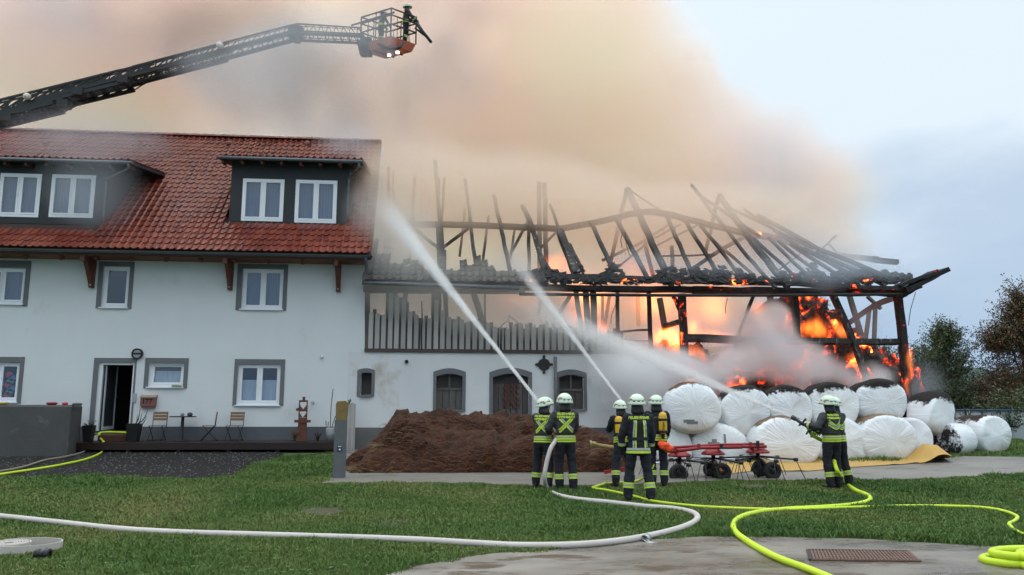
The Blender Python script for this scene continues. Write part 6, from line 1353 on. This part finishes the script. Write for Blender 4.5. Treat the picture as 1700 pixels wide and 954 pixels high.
# nozzles
M_noz = pm('nozzle_black', (.02,.02,.022), .4)
def nozzle(pr, a, d, label):
    a = Vector(a); d = Vector(d).normalized(); R3 = d.to_track_quat('Z','Y').to_matrix(); o = thing('nozzle', label, 'nozzle', a); m = MB(); m.lathe([(0,-.05),(.035,-.04),(.035,.05),(.03,.16),(.045,.18),(.05,.26),(.0,.26)], (0,0,0), 12); m.v = [a+R3 @ v for v in m.v]; m.build('barrel', M_noz, o, fixn=True)
    m = MB(); m.bar(a+R3 @ Vector((0,.02,.0)), a+R3 @ Vector((0,.13,-.04)), .03); m.build('grip', M_noz, o); return a+d*.27
# ================================================================== WATER JETS: bodies of spray
M_drop = pm('water_drop', (.85,.87,.88), .15)
def jet(label, p0, p1, r0, r1, dens, r_pow=1.3, fade=.15, seed=0):
    p0, p1 = Vector(p0), Vector(p1); N = 26; P = []; R = []
    for i in range(N+1):
        t = i/N; P.append(p0.lerp(p1, t)); R.append((r0+(r1-r0)*t**r_pow)*1.5)
    m = MB(); m.tube(P, R, 16); L_ = (p1-p0).length; ax = (p1-p0)/L_
    mt = mat('water_spray'); nt = mt.node_tree; nt.nodes.clear(); x = NX(nt); pv = x.n('ShaderNodeVolumePrincipled'); ou = x.n('ShaderNodeOutputMaterial'); ge = x.n('ShaderNodeNewGeometry')
    rel = x.v('SUBTRACT', ge.outputs['Position'], tuple(p0)); al = x.v('DOT_PRODUCT', rel, tuple(ax)); t = x.m('DIVIDE', al, L_, clamp=True)
    cv = x.n('ShaderNodeVectorMath'); cv.operation = 'SCALE'; cv.inputs[0].default_value = tuple(ax); x.put(cv.inputs['Scale'], al)
    per = x.v('SUBTRACT', rel, cv.outputs[0]); rr_ = x.m('ADD', r0, x.m('MULTIPLY', r1-r0, x.m('POWER', t, r_pow)))
    q = x.m('DIVIDE', x.v('LENGTH', per), rr_)
    st = x.v('ADD', x.v('MULTIPLY', per, (5., 5., 5.)), x.v('MULTIPLY', rel, (1.1, 1.1, 1.1)))
    nf = x.noise(st, 1.6, 5, .65)
    den = x.m('DIVIDE', dens, rr_); den = x.m('MULTIPLY', den, x.mapr(t, 1-fade, 1.0, 1., .0, True)); den = x.m('MULTIPLY', den, x.mapr(q, 1.5, .15, 0., 1.9, True)); den = x.m('MULTIPLY', den, x.mapr(nf, .32, .68, .25, 1.5))
    x.put(pv.inputs['Density'], den); pv.inputs['Color'].default_value = (.985,.985,.975,1); pv.inputs['Anisotropy'].default_value = .35; nt.links.new(pv.outputs[0], ou.inputs['Volume'])
    o = m.build('water_jet', mt, None, org=(0,0,0)); tag(o, label, 'water jet')
    r = random.Random(int(L_*100)); m = MB(); sd_ = ax.cross(Vector((0,0,1))).normalized(); ud = sd_.cross(ax)
    for _ in range(2600):
        t = r.random()**.75; R1 = (r0+(r1-r0)*t**r_pow); p = p0.lerp(p1, t)+sd_*r.gauss(0, R1*.52)+ud*r.gauss(-.12*R1, R1*.55); l = r.uniform(.03, .16)*(1-.4*t); w = r.uniform(.002, .0055); d = (ax*l+Vector((0,0,-.25*l*t)))
        m.add([p-ud*w, p+sd_*w, p+ud*w, p+d], [(0,1,3),(1,2,3),(2,0,3)])
    ORG[o.name] = Vector(); m.build('spray_drops', M_drop, o)['kind'] = 'stuff'
    return o
def pp(px, py, y): return atY(px, py, y)
yA = pA.root.location.y+.45; q0 = atY(892, 664, yA+.1); tA = pp(615, 325, 1.2)
e = nozzle(pA, Vector(local(pA, .02,.50,1.34)), q0-Vector(local(pA, .02,.50,1.34)), 'black branch nozzle in the hands of the helmeted man in profile')
jet('powerful water jet shot steeply up from the two grey jackets at the house gable', q0, pp(618,318,1.0), .03, .42, .58, 1.8, .45)
yC = pC.root.location.y+.5; q1 = atY(1037, 672, yC); nozzle(pC, Vector(local(pC, -.02,.48,1.32)), q1-Vector(local(pC, -.02,.48,1.32)), 'black nozzle raised by the man with cylinder')
jet('slimmer water jet rising from the trio onto the middle of the barn roof', q1, pp(838,410,1.0), .025, .27, .34, 1.7, .6)
n0 = Vector(local(pF, -.50,.26,1.29)); q2 = atY(1338, 697, n0.y+.1); e = nozzle(pF, n0, atY(1300,682,n0.y+.4)-n0, 'black nozzle held out sideways by the lone man')
jet('flat wide water jet sweeping left over the bales from the lone man', e, pp(850,497,-.8), .025, .46, .46, 1.25, .5)

# ================================================================== TREES, POOL, HILL
def leafy(name, label, base, h, crown, n, cols, seed, leaf=.11, trunk_r=.12, limbs=9, cat='tree', gap=.0, group=None):
    r = np.random.default_rng(seed); rr = random.Random(seed); base = Vector(base); o = thing(name, label, cat, base, group)
    m = MB(); tips = []
    m.tube([base, base+Vector((.05,0,h*.3)), base+Vector((-.03,.05,h*.72))], [trunk_r, trunk_r*.8, trunk_r*.3], 7)
    for i in range(limbs):
        c, s = crown[i % len(crown)]; st = base+Vector((0,0,h*rr.uniform(.15,.55))); e = base+Vector(c)+Vector((rr.uniform(-1,1)*s[0], rr.uniform(-1,1)*s[1], rr.uniform(-.2,1.0)*s[2])); mid = st.lerp(e, .5)+Vector((0,0,.12*h*rr.random()))
        m.tube(spline([st, mid, e], 4), [trunk_r*.4*(1-.09*k) for k in range(9)], 5); tips += [mid.lerp(e, t) for t in (.3,.6,.85,1,1.05)]
    m.build('trunk', M_trunk, o)
    C = []
    k = 0; ntw = max(60, n//14)
    tw = MB()
    for i in range(ntw):
        c, s = crown[r.integers(len(crown))]; d = r.normal(size=3); d /= np.linalg.norm(d); q = r.random()**.45; p = np.array(c)+d*np.array(s)*q*(1+.22*r.normal())
        L = .35+.5*r.random(); dd = d*np.array([1,1,.6])+np.array([0,0,.5])+r.normal(size=3)*.35; dd /= np.linalg.norm(dd)
        P0 = base+Vector(p); tw.tube([P0-Vector(dd*L*.6), P0+Vector(dd*L*.6)], [.012,.004], 3, cap=False)
        C += [p+dd*L*t+r.normal(size=3)*.07 for t in r.uniform(-.6,.7,size=n//ntw)]
    tw.build('twigs', M_trunk, o)['kind'] = 'stuff'
    C = np.array(C); N = len(C); u = r.normal(size=(N,3)); u /= np.linalg.norm(u,axis=1)[:,None]; v = np.cross(u, r.normal(size=(N,3))); v /= np.linalg.norm(v,axis=1)[:,None]; sz = leaf*(.6+.7*r.random(N))[:,None]
    V = np.stack([C-u*sz*.5, C+v*sz*.28, C+u*sz*.5, C-v*sz*.28], 1).reshape(-1,3).astype(np.float32)
    me = bpy.data.meshes.new('crown'); me.from_pydata(V.tolist(), [], np.arange(N*4).reshape(-1,4).tolist()); 
    for q in cols: me.materials.append(q)
    me.polygons.foreach_set('material_index', r.choice(len(cols), N, p=None).astype(np.int32)); me.update()
    c = bpy.data.objects.new('crown', me); COL.objects.link(c); c.parent = o; ORG[c.name] = Vector((0,0,0)); c['kind'] = 'stuff'; return o
LG = [pm('leaf_dark_green', (.040,.072,.024), .55), pm('leaf_green', (.070,.115,.034), .55), pm('leaf_olive', (.10,.12,.04), .6)]; LR = [pm('leaf_dark', (.040,.050,.020), .6), pm('leaf_bronze', (.11,.052,.026), .6), pm('leaf_rust', (.19,.07,.025), .6), pm('leaf_moss', (.07,.075,.028), .6)]
def tbase(px, y): p = atY(px, 672, y); return (p.x, y, gz(y))
leafy('broadleaf_tree', 'rounded dark green tree beyond the corner post with sky showing through its top', tbase(1575,12), 6.2, [((0,0,2.2),(1.9,1.6,1.8)), ((-.4,0,4.0),(1.3,1.2,1.2)), ((.6,.2,3.6),(1.3,1.2,1.2)), ((-1.1,0,3.3),(.9,.9,1.0)), ((.1,0,4.9),(.6,.6,.6))], 15000, LG, 1)
leafy('copper_tree', 'tall bronze and rust coloured tree at the right edge of the picture', tbase(1706,9), 7.4, [((0,0,3.0),(1.7,1.5,2.3)), ((-.2,0,4.9),(1.2,1.1,1.4)), ((.1,0,6.0),(.7,.7,1.0)), ((-1.2,0,4.4),(.8,.8,.7)), ((-.9,0,2.2),(1.1,1.1,1.3)), ((.9,0,4.5),(1.4,1.2,1.8))], 24000, LR, 2, leaf=.10)
leafy('dark_shrub', 'dark spreading bush low between the green tree and the bronze tree', tbase(1636,11), 3.4, [((0,0,1.6),(1.5,1.2,1.5)), ((-.9,0,1.3),(1.1,1,1.1)), ((.9,0,1.9),(1,1,1.1))], 11000, LG+LR[:1], 3, cat='shrub')
leafy('dark_shrub', 'dense green bush behind the leaning burnt bale', tbase(1525,14), 4.0, [((0,0,1.7),(1.5,1.2,1.6)), ((.9,0,1.6),(1.2,1,1.3))], 11000, LG, 4, cat='shrub')
leafy('pale_shrub', 'bush blurred by smoke seen through the open end of the barn', tbase(1466,17), 5.2, [((0,0,2.4),(1.5,1.2,2.2)), ((.3,0,3.9),(.9,.9,.9))], 3600, LG, 5, cat='shrub')
leafy('dark_shrub', 'dark bush at the foot of the bronze tree by the picture edge', tbase(1690,7), 2.6, [((0,0,1.1),(1.5,1.2,1.1)), ((-1.0,0,1.0),(.9,.9,.9))], 3800, LG+LR[:1], 6, cat='shrub')
c = Vector(tbase(1604, 4)); o = thing('spiky_plant', 'spiky leaved plant between the pool and the leaning bale', 'plant', c); r = random.Random(2); M_sp = pm('spiky_leaf', (.05,.085,.06), .5, (.09,.13,.09), 4, .7)
m = MB(); m.tube([c, c+Vector((0,0,.9))], .06, 6); m.build('stem', M_trunk, o)
for i in range(46):
    a = r.uniform(0, 6.28); e = r.uniform(.1, 1.3); d = Vector((math.cos(a)*math.cos(e), math.sin(a)*math.cos(e), math.sin(e))); s = d.cross(Vector((0,0,1))).normalized()*.022; b0 = c+Vector((0,0,.75+.2*r.random())); m = MB(); L = r.uniform(.5,.8); md = b0+d*L*.6; tp_ = b0+d*L-Vector((0,0,.12*math.cos(e))); m.add([b0-s, b0+s, md+s*.8, md-s*.8, tp_], [(0,1,2,3),(3,2,4)]); m.build('leaf', M_sp, o)
pc = atY(1622, 690, 8.5); o = thing('garden_pool', 'round white sided garden pool with blue rim beyond the bales', 'pool', (pc.x, 8.5, .28)); zt = atY(1622, 679, 8.5).z
m = MB(); m.lathe([(2.0,.28),(2.0,zt-.06),(1.9,zt-.06),(1.9,zt-.3),(0,zt-.3)], (pc.x,8.5,0), 40); m.build('side_wall', pm('pale_pool_wall', (.42,.46,.47), .6, (.36,.40,.42), 2, .6), o, fixn=True); m = MB(); m.lathe([(1.9,zt-.06),(2.06,zt-.06),(2.06,zt),(1.9,zt)], (pc.x,8.5,0), 40); m.build('rim', pm('blue_rim', (.06,.14,.26), .4), o, fixn=True)
for k in range(12): a = k*math.pi/6; m = MB(); m.bar((pc.x+2.03*math.cos(a), 8.5+2.03*math.sin(a), .2), (pc.x+2.03*math.cos(a), 8.5+2.03*math.sin(a), zt-.06), .06); m.build('stay', M_zinc, o)
# far wooded hill, the bluish air haze put into its colour
m = MB(); N = 90; rows = 14; V = []; x0, x1 = 60, 420
for j in range(rows+1):
    for i in range(N+1):
        x = x0+(x1-x0)*i/N; t = j/rows; y = 300+t*60; hgt = (24+6*math.sin(i*.06+1)+3*mnoise.noise(Vector((x*.03,2,0))))*math.sin(min(1,t*1.5)*math.pi/2); V.append((x, y, .2+hgt+1.6*mnoise.noise(Vector((x*.25, y*.25, 4)))*t))
m.add(V, [(j*(N+1)+i, j*(N+1)+i+1, (j+1)*(N+1)+i+1, (j+1)*(N+1)+i) for j in range(rows) for i in range(N)], 0, True); tag(m.build('hill', pm('wooded_hill_haze', (.030,.055,.050), .95, (.045,.075,.065), .12, .8, 1, .5), None, org=(0,0,0)), kind='structure')
# ================================================================== SMOKE AND STEAM
def sb(px, py, y, rx, ry, rz, w=1.0): return (tuple(atY(px, py, y)), (rx*GR, ry*GR, rz*GR), w)
GR = 1.0
TAN = [(.12, (.30, .30, .33)), (.34, (.85, .79, .785)), (.46, (.987, .845, .765)), (.54, (.999, .878, .775)), (.68, (1., .96, .85))]
m_plume = smoke_mat('tan_smoke', TAN, .085, .36, .5, soot_backlight=[(tuple(atY(400,120,7)), (9,9,6), .62), (tuple(atY(520,180,7)), (5,6,4), .42), (tuple(atY(110,30,8)), (7,8,4), .12), (tuple(atY(330,20,8)), (9,8,4), .28), (tuple(atY(760,40,8)), (7,8,5), .20), (tuple(atY(1000,200,8)), (4,6,3), .14), (tuple(atY(90,170,8)), (10,10,6), -.40), (tuple(atY(980,60,9)), (5,8,4), -.14)])
o = smoke_volume('smoke', (-34, 4, 2), (27, 24, 40), .33, [
    sb(60,60,14,15,8,15), sb(330,30,13,12,8,12), sb(600,60,13,12,8,14), sb(860,60,13,10,8,13), sb(960,130,13,7.5,7,9),
    sb(760,300,12,9,7,8), sb(950,330,12,9,7,8), sb(1110,300,12,9,7,8), sb(1290,330,12,8.5,6.5,6.5), sb(1010,60,13,9,7,12), sb(700,440,12,8,6.5,5,.9), sb(950,470,11.5,9,6.5,5,.9), sb(1180,470,11.5,7,6,4.5,.8)],
    m_plume, nscale=.24, detail=10, thresh=.98, gain=2.65, warp=3.4)
tag(o, 'thick tan smoke billowing up from the burning barn', 'smoke', kind='stuff')
GR = 1.35
WHT = [(.3, (.93, .94, .95)), (.7, (.985, .985, .985))]
m_steam = smoke_mat('white_steam', WHT, .3, 2.3, .3)
GR = 1.0
o = smoke_volume('steam', (3, -3.4, .8), (16, 1.6, 6.2), .12, [sb(1035,650,-1,1.6,1.3,1.2,.8), sb(1050,600,-.8,1.8,1.2,1.2,.9), sb(1085,625,-1,1.9,1.4,1.2), sb(1150,615,-1,1.8,1.3,1.2), sb(1215,600,-.8,1.8,1.4,1.5), sb(1275,575,-.6,1.6,1.3,1.8), sb(1310,600,-.6,1.7,1.3,1.5), sb(1365,615,-.6,1.8,1.3,1.3), sb(1435,630,-.5,1.3,1.1,.8), sb(1240,545,0,1.0,.8,1.2,.8)],
    m_steam, nscale=.85, detail=7, thresh=.62, gain=1.9, warp=1.3, seed=3)
tag(o, 'white smoke drifting low over the tops of the bales', 'smoke', kind='stuff')
GR = 1.35
m_spray = smoke_mat('grey_steam', [(.3, (.93,.91,.87)), (.7, (.97,.96,.94))], .3, .8,.3)
o = smoke_volume('steam', (-3.5, -2.2, 2.0), (9.5, 3.6, 10.5), .17, [sb(640,380,.3,1.3,1.4,2.2), sb(660,460,.0,2.0,1.3,1.4), sb(740,500,.0,2.4,1.2,1.4), sb(850,500,.0,2.2,1.2,1.2), sb(950,540,-.3,2.2,1.2,1.0), sb(1030,600,-.4,1.9,1.0,.9), sb(690,400,.5,1.5,1.4,1.6,.8), sb(860,450,.3,1.2,1.2,1.2,.8)],
    m_spray, nscale=.5, detail=6, thresh=.45, gain=1.6, warp=1.0, seed=5)
tag(o, 'grey steam and spray drifting across the wet end of the barn', 'steam', kind='stuff')
m_thin = smoke_mat('thin_smoke', [(.3, (.78,.86,.93)), (.7, (.9,.93,.96))], .3, .36, .2)
o = smoke_volume('thin_smoke', (-16, -3, 6), (-2, 6, 16.5), .25, [sb(160,310,-.5,2.0,1.0,1.6), sb(150,235,2,3.5,1.2,1.3,.9), sb(400,110,1.5,3.2,1.2,1.6), sb(590,235,4,1.6,1.2,1.0), sb(640,60,1.2,2.4,1.2,2.0,.8), sb(500,60,1.2,2.4,1.2,1.4,.8)],
    m_thin, nscale=.4, detail=5, thresh=.42, gain=1.8, warp=1.0, seed=8)
tag(o, 'thin bluish smoke wafting over the dormer and the ladder', 'smoke', kind='stuff')
m_blue = smoke_mat('blue_smoke', [(.3, (.70,.82,.95)), (.7, (.85,.91,.97))], .3, .45)
o = smoke_volume('thin_smoke', (5, -2.2, 1.8), (19, 3, 9), .2, [sb(1330,440,-.6,3.0,1.0,.7), sb(1450,450,-.7,2.2,1.0,.6), sb(1200,450,-.6,2.2,.8,.6), sb(1070,440,-.2,1.6,.8,.8), sb(960,410,.5,1.2,1,1.0,.8), sb(1300,400,.8,2.5,1.0,1.0), sb(1400,430,.6,2.2,1.0,.7), sb(1535,640,-.5,.9,.8,1.2), sb(1450,540,1,1.4,1,1.2,.8)],
    m_blue, nscale=.55, detail=5, thresh=.45, gain=1.4, warp=.8, seed=11)
tag(o, 'bluish smoke curling along the charred eave of the barn', 'smoke', kind='stuff')

GR = 1.15
m_veil = smoke_mat('rising_smoke', [(.3, (.985,.88,.77)), (.7, (.999,.925,.82))], .2, .48, .45)
o = smoke_volume('smoke', (-3.5, -1.6, 2.6), (16, 10, 15), .25, [sb(690,310,1.6,3,2.4,2.4), sb(800,325,1.6,3,2.4,2.2), sb(920,335,1.7,3,2.4,2.2), sb(1040,335,1.7,2.8,2.4,2.0), sb(1160,345,1.7,2.8,2.4,1.9), sb(1270,365,1.7,2.6,2.2,1.6), sb(1370,405,1.6,2.2,2.0,1.1), sb(640,360,3,1.6,2.5,3),
    sb(660,510,6,2.6,3,1.8), sb(780,510,6,2.8,3,1.8), sb(900,505,6.5,2.8,3,1.9), sb(1010,505,6.5,2.6,3,1.9), sb(1110,515,6,2.4,3,1.8), sb(1210,510,5.5,2.2,2.8,1.9), sb(1150,575,5.5,2.2,2.4,1.4), sb(1060,565,6,2.4,2.6,1.4), sb(1420,520,8,2.0,2,1.8,.7)],
    m_veil, nscale=.4, detail=6, thresh=.42, gain=1.9, warp=1.2, seed=21)
tag(o, 'thin tan smoke rising between the bare rafters', 'smoke', kind='stuff')
